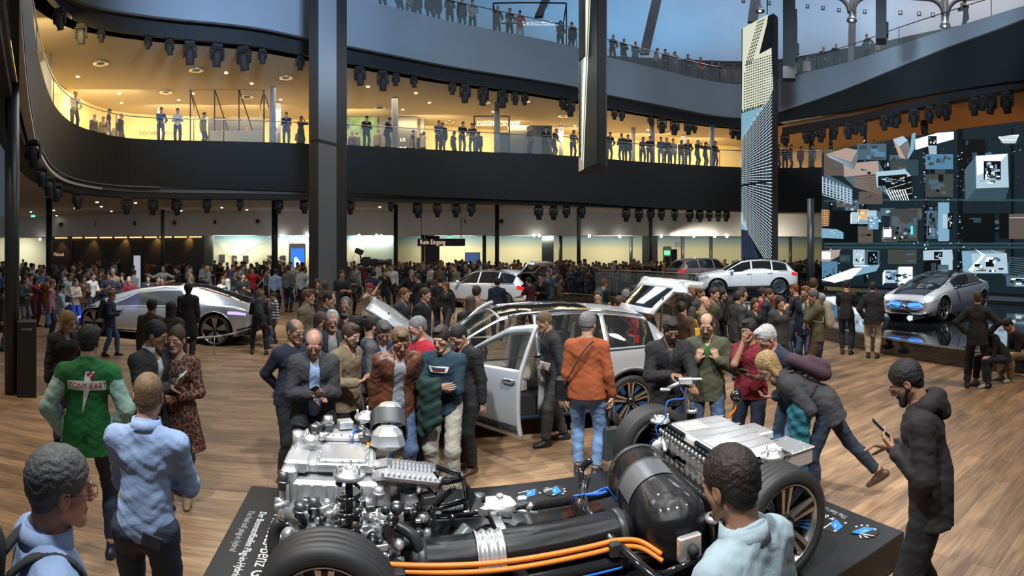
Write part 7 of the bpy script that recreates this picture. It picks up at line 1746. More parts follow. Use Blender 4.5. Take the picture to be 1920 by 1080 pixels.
# --- power unit
pu = MB()
pu.use(M_cast)
pu.box((1.26, -.10, .36), (.74, .74, .30), bev=.03); pu.box((1.30, -.12, .58), (.66, .70, .16), bev=.02); pu.box((1.34, -.16, .70), (.56, .56, .08), bev=.02)
pu.box((1.60, -.05, .60), (.10, .56, .26), bev=.02); pu.box((1.56, .06, .72), (.16, .22, .08), bev=.015)
for k in range(9): pu.box((1.60 - k * .075, .245, .58), (.018, .03, .13))
for k in range(6): pu.box((1.655, -.28 + k * .085, .58), (.03, .02, .15))
o_pu = pu.build('fuel_cell_housing', None, ch)
c = MB(); c.use(M_cast2); c.box((1.27, .00, .755), (.30, .30, .03), bev=.01); c.box((1.27, .00, .74), (.34, .34, .02), bev=.006)
for a in range(12):
 q = 2 * PI * a / 12; c.cyl((1.27 + .155 * max(-1, min(1, 1.35 * math.cos(q))), .155 * max(-1, min(1, 1.35 * math.sin(q))), .74), (1.27 + .155 * max(-1, min(1, 1.35 * math.cos(q))), .155 * max(-1, min(1, 1.35 * math.sin(q))), .772), .008, n=6)
c.build('cover_plate', None, o_pu)
c = MB(); c.box((1.33, -.34, .76), (.50, .16, .06), bev=.02)
for k in range(8): c.cyl((1.12 + k * .06, -.27, .78), (1.12 + k * .06, -.27, .80), .009, n=6)
c.build('side_cover', M_cast, o_pu)
# intake duct: far silver box, black bellows, silver duct, finned cooler
du = MB(); du.use(M_cast2); du.box((.96, -.52, .86), (.24, .20, .17), rot=(.0, .0, .12), bev=.04, taper=.8)
du.box((.98, -.18, .80), (.24, .18, .15), bev=.04, taper=.85); du.build('air_duct', None, ch)
b = MB(); 
rows = []
for k in range(19):
 y = -.44 + .21 * k / 18; r_ = .105 + (.010 if k % 2 else 0); z = .86 - .05 * k / 18
 rows.append([Vector((.97 + r_ * 1.15 * math.copysign(abs(math.cos(a)) ** .6, math.cos(a)), y, z + r_ * .78 * math.copysign(abs(math.sin(a)) ** .6, math.sin(a)))) for a in [2 * PI * q / 20 for q in range(20)]])
b.grid(rows, closed=True); b.build('bellows', M_hose, ch)
co = MB(); T = Matrix.Translation((.90, .10, .66)) @ Euler((R(24), R(-14), R(18))).to_matrix().to_4x4()
co.use(M_cast); co.box((0, 0, 0), (.40, .36, .12), M=T, bev=.015, taper=.72)
co.use(M_cast2)
for k in range(13): co.box((-.16 + k * .027, .02, .045), (.009, .27, .05), M=T)
for k in range(12): co.cyl(T @ Vector((-.19 + k * .035, .17, -.04)), T @ Vector((-.19 + k * .035, .17, -.01)), .009, n=6)
co.build('finned_cooler', None, ch)
# compressor, pumps, flanges
pm = MB(); pm.use(M_cast2)
pm.cyl((1.60, .20, .46), (1.36, .26, .47), .075, n=20); pm.cyl((1.64, .19, .46), (1.60, .20, .46), .085, n=20)
pm.cyl((1.5, .34, .30), (1.28, .36, .30), .085, n=20); pm.cyl((1.24, .30, .38), (1.02, .34, .40), .06, n=16)
pm.use(M_cast); pm.cyl((1.60, .34, .20), (1.46, .38, .20), .075, n=20); pm.sphere((1.15, .26, .34), .12, 14, 10); pm.sphere((1.5, -.1, .8), .055, 12, 8, (1, 1, .7)); pm.cyl((1.60, -.22, .70), (1.60, -.22, .82), .04, n=14)
pm.build('pump_unit', None, ch)
ft = MB()
for k in range(230):   # brackets, bolts, unions and valves over the sides and top of the unit
 m = rs.choice([M_cast2, M_cast2, M_cast, M_gun, M_gun]); ft.use(m); z_ = rs.random()
 if z_ < .55: p = (rs.uniform(.92, 1.60), rs.uniform(.26, .44), rs.uniform(.14, .62))
 elif z_ < .75: p = (rs.uniform(.72, .92), rs.uniform(-.40, .22), rs.uniform(.25, .62))
 elif z_ < .9: p = (rs.uniform(1.58, 1.66), rs.uniform(-.36, .30), rs.uniform(.2, .66))
 else: p = (rs.uniform(.95, 1.6), rs.uniform(-.46, -.2), rs.uniform(.76, .84))
 t = rs.random(); r_ = rs.uniform(.012, .038)
 if t < .4: ft.box(p, (r_ * rs.uniform(1.5, 3.5), r_ * rs.uniform(1.5, 3), r_ * rs.uniform(1, 2.5)), rot=(0, 0, rs.choice([0, .3, .8])), bev=.004)
 elif t < .85:
  ax = Vector(rs.choice([(1, 0, 0), (0, 1, 0), (0, 0, 1), (.7, .7, 0), (0, .6, .6)])) * rs.uniform(.04, .11); ft.cyl(p, Vector(p) + ax, r_, n=10); ft.cyl(Vector(p) + ax * .4, Vector(p) + ax * .5, r_ * 1.35, n=10)
 else: ft.sphere(p, r_ * 1.1, 8, 6)
ft.build('fittings', None, ch, kind='stuff')
def hose(pts, r, m, nm='hose', par=None): return MB().tube(catmull(pts, 7), r, 10).build(nm, m, par or ch)
hose([(1.58, .22, .46), (1.66, .24, .46), (1.69, .26, .36), (1.67, .28, .26)], .040, M_hose); hose([(1.67, .30, .26), (1.60, .38, .28), (1.54, .42, .20), (1.54, .42, .08)], .034, M_hose)
hose([(1.68, .20, .24), (1.71, .26, .14), (1.67, .32, .09), (1.56, .34, .10)], .045, M_hose); hose([(1.58, .44, .24), (1.50, .48, .22), (1.46, .48, .12), (1.47, .46, .03)], .030, M_hose)
hose([(.98, .24, .50), (.84, .30, .44), (.78, .28, .30), (.70, .16, .22), (.62, .08, .24)], .034, M_hose); hose([(1.05, .34, .22), (.90, .38, .16), (.76, .30, .18), (.70, .10, .26)], .038, M_hose)
hose([(.80, -.10, .52), (.72, .06, .50), (.70, .14, .36), (.66, .14, .18)], .032, M_pipe); hose([(.70, .05, .22), (.56, -.02, .20), (.44, -.1, .26)], .05, mat('hose_grey', (.10, .12, .11), .3))
hose([lp(662, 820, .84), lp(658, 840, .80), lp(672, 836, .80), lp(690, 812, .86), lp(668, 806, .88), lp(660, 818, .86)], .0085, M_blu, 'blue_hose'); hose([lp(668, 850, .78), lp(682, 851, .77), lp(700, 842, .8), lp(702, 818, .84), lp(704, 812, .86)], .0075, M_blu, 'blue_hose')
hose([lp(688, 852, .76), lp(690, 838, .82), lp(691, 822, .84), lp(693, 817, .82)], .012, M_org, 'orange_cable'); hose([lp(581, 832, .74), lp(582, 818, .82), lp(590, 814, .84), lp(598, 822, .78)], .014, M_org, 'orange_cable')
hose([lp(637, 912, .5), lp(645, 912, .5), lp(652, 912, .5)], .014, M_org, 'orange_cable')
for o in list(ch.children):
 if o.name.split('.')[0] in ('fuel_cell_housing', 'air_duct', 'bellows', 'finned_cooler', 'pump_unit', 'fittings'): o.location.z += .07
# --- space frame behind the unit
tr = [[lp(772, 890, .70), lp(800, 885, .70), lp(850, 900, .62), lp(868, 906, .58)], [lp(776, 912, .58), lp(830, 918, .52), lp(864, 912, .50)], [lp(796, 886, .70), lp(788, 900, .62), lp(806, 930, .42), lp(818, 938, .36)],
      [lp(808, 889, .66), lp(826, 910, .5), lp(866, 912, .56)], [lp(868, 906, .60), lp(872, 936, .40), lp(873, 966, .22)], [lp(744, 985, .32), lp(800, 972, .34), lp(872, 952, .34)], [lp(812, 965, .34), lp(852, 928, .50)], [lp(786, 945, .40), lp(808, 966, .34)],
      [lp(740, 888, .66), lp(756, 894, .64), lp(768, 915, .52), lp(774, 945, .36)], [lp(760, 880, .70), lp(775, 930, .5), lp(784, 950, .40)]]
for k, q in enumerate(tr): MB().tube([v + Vector((0, 0, .05)) for v in catmull(q, 5)], .019 if k not in (8, 9) else .03, 8).build('frame_tube', M_pipe, ch)
g = MB(); g.use(M_cast); g.add([lp(876, 906, .56), lp(892, 930, .46), lp(908, 946, .36), lp(880, 962, .26), lp(876, 930, .4)], [(0, 1, 2, 3, 4)]); g.add([lp(877, 907, .56), lp(893, 931, .46), lp(909, 947, .36), lp(881, 963, .26), lp(877, 931, .4)], [(4, 3, 2, 1, 0)])
g.use(M_gun); g.lathe([(.045, 0), (.045, .05), (.03, .055), (.0001, .055)], Matrix.Translation(lp(899, 940, .36)), 16); g.build('bracket', None, ch)
# steering gear and casting
sg_ = MB(); sg_.use(M_cast2); c0_ = lp(930, 950, .22); sg_.box(c0_, (.30, .16, .13), bev=.04); sg_.cyl(lp(905, 955, .22), lp(960, 960, .2), .05, n=16); sg_.lathe([(.028, 0), (.028, .02), (.012, .02), (.012, 0)], Matrix.Translation(lp(937, 932, .3)), 14, cap=False)
sg_.cyl(lp(955, 955, .2), lp(1008, 962, .17), .014); sg_.box(lp(978, 938, .22), (.08, .05, .06), bev=.01); sg_.cyl(lp(990, 955, .2), lp(998, 945, .24), .02); sg_.cyl(lp(828, 952, .26), lp(870, 948, .26), .03); sg_.sphere(lp(858, 947, .27), .04); sg_.build('steering_gear', None, ch)
# --- lengthwise tank
a, b_ = lp(768, 1008, .28), lp(1145, 960, .28); a = Vector((a.x, .24, .25)); b_ = Vector((b_.x, .22, .26))
d = (b_ - a).normalized(); L_ = (b_ - a).length; TM = Matrix.Translation(a) @ d.to_track_quat('Z', 'Y').to_matrix().to_4x4(); r_ = .135
tk = MB(); tk.use(M_carb); tk.lathe([(.05, -.06), (.10, -.045), (r_ * .96, .0), (r_, .05), (r_, L_ - .05), (r_ * .96, L_), (.10, L_ + .045), (.05, L_ + .06)], TM, 40); tk.build('hydrogen_tank', None, ch)
for z in (.03, L_ - .08): MB().lathe([(r_ + .002, 0), (r_ + .008, .004), (r_ + .008, .05), (r_ + .002, .054)], TM @ Matrix.Translation((0, 0, z)), 36, cap=False).build('tank_band', M_hose, ch)
n_ = MB(); n_.cyl(a - d * .16, a - d * .05, .05); n_.box(a - d * .15, (.05, .14, .18), bev=.01); n_.build('tank_valve', M_cast, ch)
# heat shield over the tank
xs0 = lp(905, 985, .36).x; rows = []
for i in range(15):
 an = R(-62 + 165 * i / 14); row = []
 for j in range(17):
  x = xs0 - .085 + .17 * j / 16; rr = r_ + .016 + .008 * math.cos(j * PI / 2.66)
  row.append(Vector((x, .24 + rr * math.sin(an), .25 + rr * math.cos(an))))
 rows.append(row)
hs = MB(); hs.grid(rows); o = hs.build('heat_shield', M_cast2, ch); md = o.modifiers.new('t', 'SOLIDIFY'); md.thickness = .006
cb = MB(); cb.box(lp(848, 1020, .22), (.20, .05, .07), bev=.01); cb.build('tank_cradle', M_pipe, ch)
for px in (838, 864): MB().lathe([(.018, 0), (.018, .012), (.009, .012), (.009, .03), (.0001, .03)], Matrix.Translation(lp(px, 1016, .26)), 10).build('bolt', M_cast2, ch)
# --- cross tank
ca, cb_ = Vector((-1.0, -.42, .325)), Vector((-.81, .54, .325)); d = (cb_ - ca).normalized(); L_ = (cb_ - ca).length; TM = Matrix.Translation(ca) @ d.to_track_quat('Z', 'Y').to_matrix().to_4x4(); r_ = .245
prof = [(.05, -.10), (.15, -.08), (.21, -.03), (r_, .05), (r_, L_ - .12)] + [(r_ * math.cos(R(q)), L_ - .12 + r_ * .95 * math.sin(R(q))) for q in (20, 40, 55, 70, 82)]
tk = MB(); tk.lathe(prof, TM, 48); tk.build('hydrogen_tank', M_carb, ch)
for z in (.0, .30): MB().lathe([(r_ + .002, 0), (r_ + .010, .004), (r_ + .010, .035), (r_ + .002, .04)], TM @ Matrix.Translation((0, 0, z)), 40, cap=False).build('tank_band', M_hose, ch)
wn = MB(); up = None
w0, w1 = .33, .62
best = max(range(360), key=lambda q: ((TM @ Vector((math.cos(R(q)), math.sin(R(q)), 0))) - (TM @ Vector((0, 0, 0)))).dot(Vector((.55, .25, .9))))
rows = [[TM @ Vector(((r_ + .006) * math.cos(R(best + q)), (r_ + .006) * math.sin(R(best + q)), w)) for w in (w0, w1)] for q in range(-48, 49, 8)]
wn.grid(rows); wn.build('cutaway_window', mat('window_grey', (.16, .17, .18), .25, .4), ch)
end = cb_ + d * .10
v = MB(); v.box(end + Vector((0, .06, -.02)), (.16, .05, .15), bev=.008); v.build('valve_block', M_cast2, ch)
vk = MB(); vk.lathe([(.032, 0), (.036, .02), (.028, .05), (.0001, .055)], Matrix.Translation(end + Vector((0, .085, -.02))) @ Matrix.Rotation(-PI / 2, 4, 'X'), 16); vk.build('valve_knob', M_black, ch)
# frame loop around the cross tank
lpz = .20; loop = [(-.62, -.58, lpz + .1), (-.50, -.35, lpz + .08), (-.40, .1, lpz + .1), (-.44, .55, lpz + .08), (-.56, .80, lpz), (-.80, .92, lpz - .02), (-1.05, .86, lpz), (-1.14, .66, lpz + .06)]
MB().tube(catmull(loop, 6), .030, 10).build('tank_hoop', M_pipe, ch)
MB().tube(catmull([(-1.14, .66, .26), (-1.13, .64, .42), (-1.10, .60, .50)], 4), .022, 8).build('tank_hoop', M_pipe, ch)
MB().tube([(-.58, .74, .22), (-1.10, .74, .26)], .018, 8).build('cross_bar', M_pipe, ch)
MB().tube(catmull([(-.66, -.60, .44), (-.58, -.62, .36), (-.55, -.5, .26)], 4), .03, 8).build('tank_hoop', M_pipe, ch)
bm = MB(); bm.box((-1.17, .02, .40), (.10, 1.1, .10), rot=(0, 0, -.10), bev=.01); bm.build('cross_member', M_pipe, ch)
# --- traction battery
bt = empty('battery_pack', (-1.60, -.10, .52)); bt.parent = ch; bt.rotation_euler = (0, 0, R(-4))
q = MB(); q.use(M_cast); q.box((0, 0, -.02), (.60, 1.02, .12), bev=.02); q.use(M_gun); q.box((0, 0, .05), (.64, 1.06, .015), bev=.005)
for k in range(11): q.use(M_cast2); q.box((.305, -.46 + k * .092, -.02), (.02, .045, .08), bev=.006)
for k in range(18): q.cyl((.315, -.50 + k * .059, .03), (.315, -.50 + k * .059, .075), .010, n=6)
q.build('case', None, bt)
q = MB(); q.use(M_cast); q.box((0, 0, .095), (.56, .98, .075), bev=.025, taper=.95); q.build('lid', None, bt)
q = MB(); 
for k in range(7): q.box((-.02, -.40 + k * .135, .136), (.50, .010, .008))
q.build('lid_rib', M_cast2, bt)
for y in (-.28, .20): MB().box((.12, y, .1355), (.22, .22, .008), bev=.01).build('window', mat('cell_cream', (.55, .55, .45), .3), bt); MB().box((.27, y, .10), (.03, .30, .07), bev=.01).build('window_edge', M_cgl, bt)
q = MB(); q.box((-.42, -.12, .03), (.20, .30, .07), bev=.01); q.build('junction_box', M_cast, bt)
cu = MB(); cu.box((-2.10, .16, .44), (.28, .34, .13), bev=.015); cu.box((-2.10, .16, .51), (.30, .36, .012), bev=.004)
for k in range(6): cu.cyl((-2.10 + .13 * math.cos(k), .16 + .16 * math.sin(k), .51), (-2.10 + .13 * math.cos(k), .16 + .16 * math.sin(k), .525), .008, n=6)
cu.build('inverter_box', M_cast, ch); MB().cyl((-2.1, .16, .2), (-2.1, .16, .4), .03).build('inverter_post', M_pipe, ch)
for (px, py) in ((1419, 842), (1338, 968), (1297, 768)):
 p = lp(px, py, .58 if py < 900 else .40); MB().lathe([(.05, -.30), (.05, -.05), (.058, -.04), (.058, 0), (.03, .005), (.03, -.01), (.0001, -.01)], Matrix.Translation(p), 18).build('damper', M_pipe, ch); MB().lathe([(.056, -.03), (.060, -.02), (.060, .006), (.032, .008)], Matrix.Translation(p), 20, cap=False).build('damper_cap', M_cast2, ch)
e_m = MB(); e_m.cyl((-1.45, -.22, .34), (-1.45, .22, .34), .14, n=24); e_m.build('electric_motor', M_cast, ch)
# --- cables along the near side
for dy in (0, .036):
 hose([(1.15, .38, .35 - dy), (.98, .43, .345 - dy), (.4, .45 + dy * .4, .325 - dy), (-.2, .45 + dy * .4, .325 - dy), (-.42, .45 + dy * .4, .325 - dy), (-.56, .48 + dy * .4, .30 - dy), (-.66, .58 + dy * .4, .24 - dy)], .0155, M_org, 'orange_cable')
hose([(1.15, .44, .34), (1.04, .50, .28), (.96, .53, .25), (.86, .54, .25)], .014, M_blu, 'blue_hose'); hose([(.62, .54, .24), (.45, .545, .24), (.38, .55, .21), (.0, .55, .21), (-.4, .55, .21)], .007, M_blu, 'blue_hose')
hose([lp(1077, 941, .30), lp(1074, 932, .34), lp(1082, 929, .36), lp(1110, 925, .36), lp(1135, 915, .40), lp(1140, 917, .40), lp(1156, 940, .28)], .008, M_blu, 'blue_hose')
for k in (0, 1, 2): hose([lp(1097 + 9 * k, 938, .30), lp(1094 + 9 * k, 931, .34), lp(1106 + 9 * k, 927, .36), lp(1136 + k, 918 + 2 * k, .38)], .006, M_blu, 'blue_hose')
hose([lp(1222, 848, .42), lp(1219, 836, .5), lp(1223, 826, .56), lp(1234, 822, .60), lp(1230, 800, .70), lp(1246, 786, .76), lp(1250, 756, .88), lp(1262, 749, .9), lp(1281, 747, .9), lp(1281, 736, .95), lp(1276, 728, 1.0)], .0055, M_blu, 'blue_hose')
for x in (.93, -.38): MB().box((x, .46, .29), (.07, .09, .09), bev=.01).build('cable_clamp', M_black, ch)
for k in range(3): hose([lp(1293 + 3 * k, 876, .30), lp(1303 + 3 * k, 871, .34), lp(1314 + 3 * k, 878, .32)], .012, M_org, 'orange_cable')
vb = empty('valve_group', (.80, .58, .25)); vb.parent = ch
q = MB(); q.box((.03, 0, .02), (.05, .06, .08), bev=.006); q.box((-.03, 0, .0), (.06, .06, .05), bev=.006); q.box((-.10, 0, .02), (.07, .05, .05), bev=.006); q.build('valve_body', M_blu, vb)
q = MB(); q.cyl((.03, .03, .01), (.03, .06, -.05), .024, n=16); q.cyl((-.04, .03, -.02), (-.04, .07, -.06), .02, n=14); q.cyl((-.11, .02, .0), (-.11, .07, -.05), .032, n=18); q.build('solenoid', M_cast2, vb)
# plastic undertray between the axles
ut = MB(); ut.box((.1, .40, .07), (1.9, .30, .08), bev=.03); ut.build('undertray', mat('undertray', (.02, .02, .021), .22, coat=.5), ch)
# --- things on and beside the plinth
for px, py, rz, lab in ((993, 925, .5, 'left brochure card with blue picture on the far side of the plinth'), (1040, 921, -.2, 'stack of brochure cards right of the left card on the plinth'), (1566, 986, .4, 'brochure card beside the large lettering at the right plinth end'), (1621, 997, 1.2, 'pile of brochure cards near the right plinth corner')):
 p = G(px, py, .25); e = empty('brochure', p, rz, label=lab, cat='brochure', group='brochures on the plinth')
 for k in range(1 if 'left' in lab[:6] or 'beside' in lab else 3):
  m = MB(); T = Matrix.Translation((0, 0, .002 + .002 * k)) @ Matrix.Rotation(.5 * k, 4, 'Z')
  m.use(M_black); m.box((0, 0, 0), (.20, .13, .0015), M=T); m.use(mat('print_blue', (.03, .22, .60), .4)); m.add([(-.07, -.06, .0012), (.02, -.06, .0012), (.09, .05, .0012), (.0, .05, .0012)], [(0, 1, 2, 3)], M=T)
  m.use(mat('print_white', (.6, .62, .62), .5)); m.add([(-.09, .045, .0013), (.02, .045, .0013), (.02, .055, .0013), (-.09, .055, .0013)], [(0, 1, 2, 3)], M=T); m.box((-.0, .0, .0012), (.05, .008, .0008), rot=(0, 0, .6), M=T); m.box((-.07, -.045, .0012), (.018, .018, .0008), M=T); m.box((.08, -.045, .0012), (.018, .018, .0008), M=T)
  m.build('card', None, e)
pd = P(1286, 5.5, .25); e = empty('filling_post', pd, rz=-.3, label='slim black post with silver filling coupling behind the far rear tyre', cat='post')
MB().cyl((0, 0, 0), (0, 0, .83), .014).build('pole', M_black, e); MB().lathe([(.10, 0), (.10, .015), (.0001, .02)], None, 20).build('foot', M_black, e)
q = MB(); q.box((0, 0, .87), (.14, .07, .07), bev=.012); q.box((.10, 0, .89), (.12, .05, .02), bev=.008); q.cyl((-.02, 0, .87), (-.18, -.02, .80), .02); q.box((-.20, -.02, .79), (.10, .05, .03), bev=.008); q.build('coupling', M_cast2, e)
cpos = P(1378, 5.25, .25); e = empty('charging_plug', cpos, rz=-.5, label='black charging socket on a curved orange cable behind the battery pack', cat='charging plug')
MB().tube(catmull([(0, 0, 0), (-.01, 0, .45), (-.05, 0, .58), (-.0, 0, .66), (.02, 0, .74)], 5), .012, 8).build('cable', M_org, e)
q = MB(); q.lathe([(.03, -.06), (.055, -.03), (.06, .02), (.045, .04), (.0001, .045)], Matrix.Translation((.02, 0, .79)) @ Matrix.Rotation(R(70), 4, 'Y'), 18); q.box((.03, 0, .86), (.05, .04, .03), bev=.01); q.build('socket', M_pipe, e)
# television camera, signs, stands
tv = empty('television_camera', P(692, 19.5, 1.15), rz=-.15, label='television camera on a tall support above the crowd', cat='television camera')
q = MB(); q.box((0, 0, .85), (.62, .22, .24), bev=.03); q.box((-.1, 0, 1.0), (.30, .10, .06), bev=.02); q.build('body', M_black, tv)
q = MB(); q.lathe([(.10, .30), (.10, .50), (.085, .52), (.085, .68), (.12, .70), (.12, .82)], Matrix.Translation((0, 0, .85)), 20, axis='X'); q.build('lens', M_dark, tv)
q = MB(); q.box((-.38, 0, 1.22), (.26, .22, .18), rot=(0, .4, 0), bev=.02); q.cyl((-.3, 0, .96), (-.36, 0, 1.15), .025); q.build('viewfinder', M_black, tv)
q = MB(); q.box((0, 0, .62), (.36, .30, .10), bev=.02); q.cyl((0, 0, -.2), (0, 0, .6), .06); q.tube([(-.2, .0, .6), (-.55, .1, .35)], .015, 6); q.build('head', M_dark, tv)
for k in range(3): a_ = k * 2.09 + .5; MB().cyl((0, 0, .2), (.5 * math.cos(a_), .5 * math.sin(a_), -1.15), .03).build('leg', M_dark, tv)
M_sign = mat('sign_black', (.012, .012, .012), .5)
d_ = 36.5; A, B = P(783, d_), P(872, d_); mid = (A + B) / 2; sg = empty('overhead_sign', (mid.x, mid.y, zat(461.5, d_)), rz=-((783 + 872) / 2 - 960) / FPX, label='black overhead sign reading Kein Eingang, No entry', cat='sign')
w = (B - A).length; h_ = (zat(447.5, d_) - zat(461.5, d_)); MB().box((0, 0, h_ / 2), (w, .12, h_)).build('panel', M_sign, sg)
MF = Matrix(((1, 0, 0, 0), (0, 0, -1, -.065), (0, 1, 0, 0), (0, 0, 0, 1)))
put_text('lettering', 'Kein Eingang', h_ * .92, emat('sign_gold', (.9, .66, .42), .8), Matrix.Translation((-w * .45, 0, h_ * .24)) @ MF, sg, sx=.72)
put_text('lettering', 'No entry', h_ * .92, mat('sign_dim', (.05, .045, .04), .5), Matrix.Translation((w * .11, 0, h_ * .24)) @ MF, sg, sx=.72)
for x in (-w * .42, w * .42): MB().cyl((x, 0, h_), (x, 0, 5.2 - zat(461.5, d_)), .02).build('hanger', M_black, sg)
def wall_text(name, txt, px, py, d, size, m, label, sx=.9, cat='lettering'):
 p = P(px, d, zat(py, d)); M = Matrix.Translation(p) @ Matrix.Rotation(-(px - 960) / FPX, 4, 'Z') @ MF
 me = text_mesh(txt, size, .01, sx); me.transform(MF); o = link(name, me, None); me.materials.clear(); me.materials.append(m); o.location = p; o.rotation_euler = (0, 0, -(px + 40 - 960) / FPX); tag(o, label, cat); return o
wall_text('wall_lettering', 'Mercedes-Benz Collection', 101, 480, dback(100) + .05, .42, emat('gold_letters', (.85, .5, .25), .7), 'gold Mercedes-Benz Collection lettering on the dark wall', .62)
wall_text('wall_lettering', 'Sha', 571, 463, dback(590) + 1.95, .62, mat('cream_letters', (.85, .82, .7), .6), 'large cream lettering Sha on the map wall left of the broad pillar')
wall_text('wall_lettering', 'EQ', 1266, 462, dback(1270) + 3.9, .55, mat('blue_letters', (.03, .10, .35), .5), 'blue EQ lettering on the pale wall above the charging station')
wall_text('wall_lettering', 'Future Moving', 894, 236, 36.6, .60, mat('white_letters', (.85, .84, .8), .6, emit=(1, .95, .85), estr=.5), 'white Future Moving lettering inside the gallery', .8)
wall_text('wall_lettering', 'convention', 261, 254, 34.0, .5, mat('dark_letters', (.10, .07, .05), .6), 'dark convention lettering on the yellow gallery wall', .9)
# orange lit strip above the collection wall
for k in range(10):
 x0 = 103 + k * 28; dd = dback(x0) + .1; a_ = P(x0, dd, 3.42); b2 = P(x0 + 23, dback(x0 + 23) + .1, 3.42); m_ = MB(); m_.tube([a_, b2], .035, 6)
 m_.build('strip_light', emat('strip_amber', (1, .52, .18), 2.6), label='%s amber strip light from left along the top of the dark collection wall' % ordw(k), cat='strip light', group='amber strip lights')
for k in range(5): light('SPOT', 'amber_downlight', P(115 + k * 60, dback(115 + k * 60) - .1, 3.4), 45, (1, .5, .15), P(115 + k * 60, dback(115) + .3, 0), .1, spot=70)
# port holes in the bulkhead
for k, px in enumerate((114, 182, 253, 327, 404, 483, 563, 642, 719, 795, 869, 940, 1352, 1466)):
 dd = dback(px) - .12; e = empty('air_nozzle', P(px, dd, zat(415 if px > 450 else 421 - (px - 114) * .016, dd)), rz=-(px - 960) / FPX, label='%s round black air nozzle from left in the white bulkhead' % ordw(k), cat='air nozzle', group='round air nozzles')
 MB().lathe([(.22, .0), (.24, .05), (.17, .08), (.15, .05)], Matrix.Rotation(PI / 2, 4, 'X'), 20, cap=False).build('ring', mat('nozzle_ring', (.42, .42, .42), .4), e)
 MB().lathe([(.155, .03), (.0001, .02)], Matrix.Rotation(PI / 2, 4, 'X'), 16, cap=False).build('opening', M_black, e)
# map wall lines, pictures, stands
ml = MB(); rs = random.Random(5)
for k in range(34):
 x = rs.uniform(402, 675); z = rs.uniform(1.6, 3.3); a_ = rs.choice([.9, -.9, .7, -.6]); L_ = rs.uniform(14, 60)
 q = [(x, z), (x + L_, z + a_ * L_ / 25)]; q = [(min(676, max(402, u)), min(3.45, max(1.2, v))) for u, v in q]
 ml.tube([P(u, dback(u) + 2.08, v) for u, v in q], .016, 4)
ml.build('map_lines', mat('map_white', (.85, .86, .75), .6), label='white street lines drawn across the map wall', cat='wall graphic')
for k, px in enumerate((416, 440, 461, 507, 530, 585)):
 dd = dback(px) + 2.1; e = MB().box((0, 0, 0), (.46, .05, .62)).build('picture_panel', mat('panel_dark', (.05, .045, .04), .4)); e.location = P(px, dd, 1.72 + .08 * (k < 1)); e.rotation_euler = (0, 0, -(px - 960) / FPX); tag(e, '%s dark picture panel from left on the map wall' % ordw(k), 'picture panel', 'dark picture panels')
dd = 38.5; e = empty('phone_stand', P(558, dd, 0), rz=.38, label='giant white phone-shaped stand with blue screen by the map wall', cat='display stand')
MB().box((0, 0, 1.45), (1.1, .18, 2.9), bev=.08).build('casing', mat('stand_white', (.6, .6, .58), .4), e); MB().box((0, -.10, 1.5), (.92, .02, 2.1)).build('screen', emat('screen_blue', (.03, .16, .75), 1.2), e)
MB().add([(-.2, -.115, .8), (.4, -.115, 1.2), (.3, -.115, 1.5), (-.1, -.115, 2.0), (-.25, -.115, 1.9)], [(0, 1, 2, 3, 4)]).build('screen_picture', emat('screen_white', (.7, .8, .9), 1), e)
dd = 38; e = empty('wall_screen', P(886, 40.5, 1.35), rz=.07, label='dark blue wall screen right of the Kein Eingang sign', cat='screen'); MB().box((0, 0, .55), (1.1, .1, .75)).build('casing', M_black, e); MB().box((0, -.055, .55), (1.02, .01, .66)).build('screen', emat('screen_navy', (.05, .09, .22), .9), e); MB().cyl((0, 0, -1.35), (0, 0, .3), .05).build('post', M_black, e)
e = empty('charging_station', P(1251, 39.3, 0), rz=-.27, label='white charging station with green display before the pale wall', cat='charging station')
MB().box((0, 0, 1.35), (.62, .4, 2.7), bev=.08).build('body', mat('station_white', (.5, .48, .38), .4), e); MB().box((0, -.21, 2.25), (.42, .02, .32)).build('display', emat('display_green', (.15, .7, .35), 1.2), e); MB().box((0, -.205, 1.5), (.4, .01, 1.0)).build('front_panel', M_dark, e)
e = MB().box((0, 0, 1.25), (.42, .12, 2.5), bev=.02).build('info_stele', M_black); e.location = P(1264, 39, 0); e.rotation_euler = (0, 0, -.28); tag(e, 'tall black information stele right of the charging station', 'stele')
for px0, px1, d_, lab in ((797, 824, 41.3, 'dark wall block behind the Kein Eingang sign'), (1016, 1038, 42.0, 'dark wall block left of the far crowd'), (1204, 1233, 42.5, 'dark doorway block left of the charging station')):
 a_, b2 = P(px0, d_), P(px1, d_); m_ = (a_ + b2) / 2; o = MB().box((0, 0, 1.75), ((b2 - a_).length, .5, 3.5)).build('wall_block', mat('block_dark', (.035, .045, .05), .6), kind='structure'); o.location = m_; o.rotation_euler = (0, 0, -((px0 + px1) / 2 - 960) / FPX)
e = empty('info_pillar', P(50, 9.2, 0), rz=.86, label='black power pillar standing beside the thick column at left', cat='info pillar'); MB().box((0, .1, .62), (.32, .34, 1.24), bev=.008).build('body', M_sign, e)
put_text('lettering', 'POWER', .05, M_gtext, Matrix.Translation((-.08, -.006, 1.1)) @ MF, e)
e = empty('info_stele', P(257, 34, 0), rz=.67, label='white slim information stele before the dark collection wall', cat='stele'); MB().box((0, 0, 1.05), (.42, .1, 2.1), bev=.01).build('panel', mat('stele_white', (.6, .62, .65), .5, emit=(.8, .85, 1), estr=.35), e); MB().box((.24, 0, 1.0), (.05, .1, 2.0)).build('edge', M_dark, e)
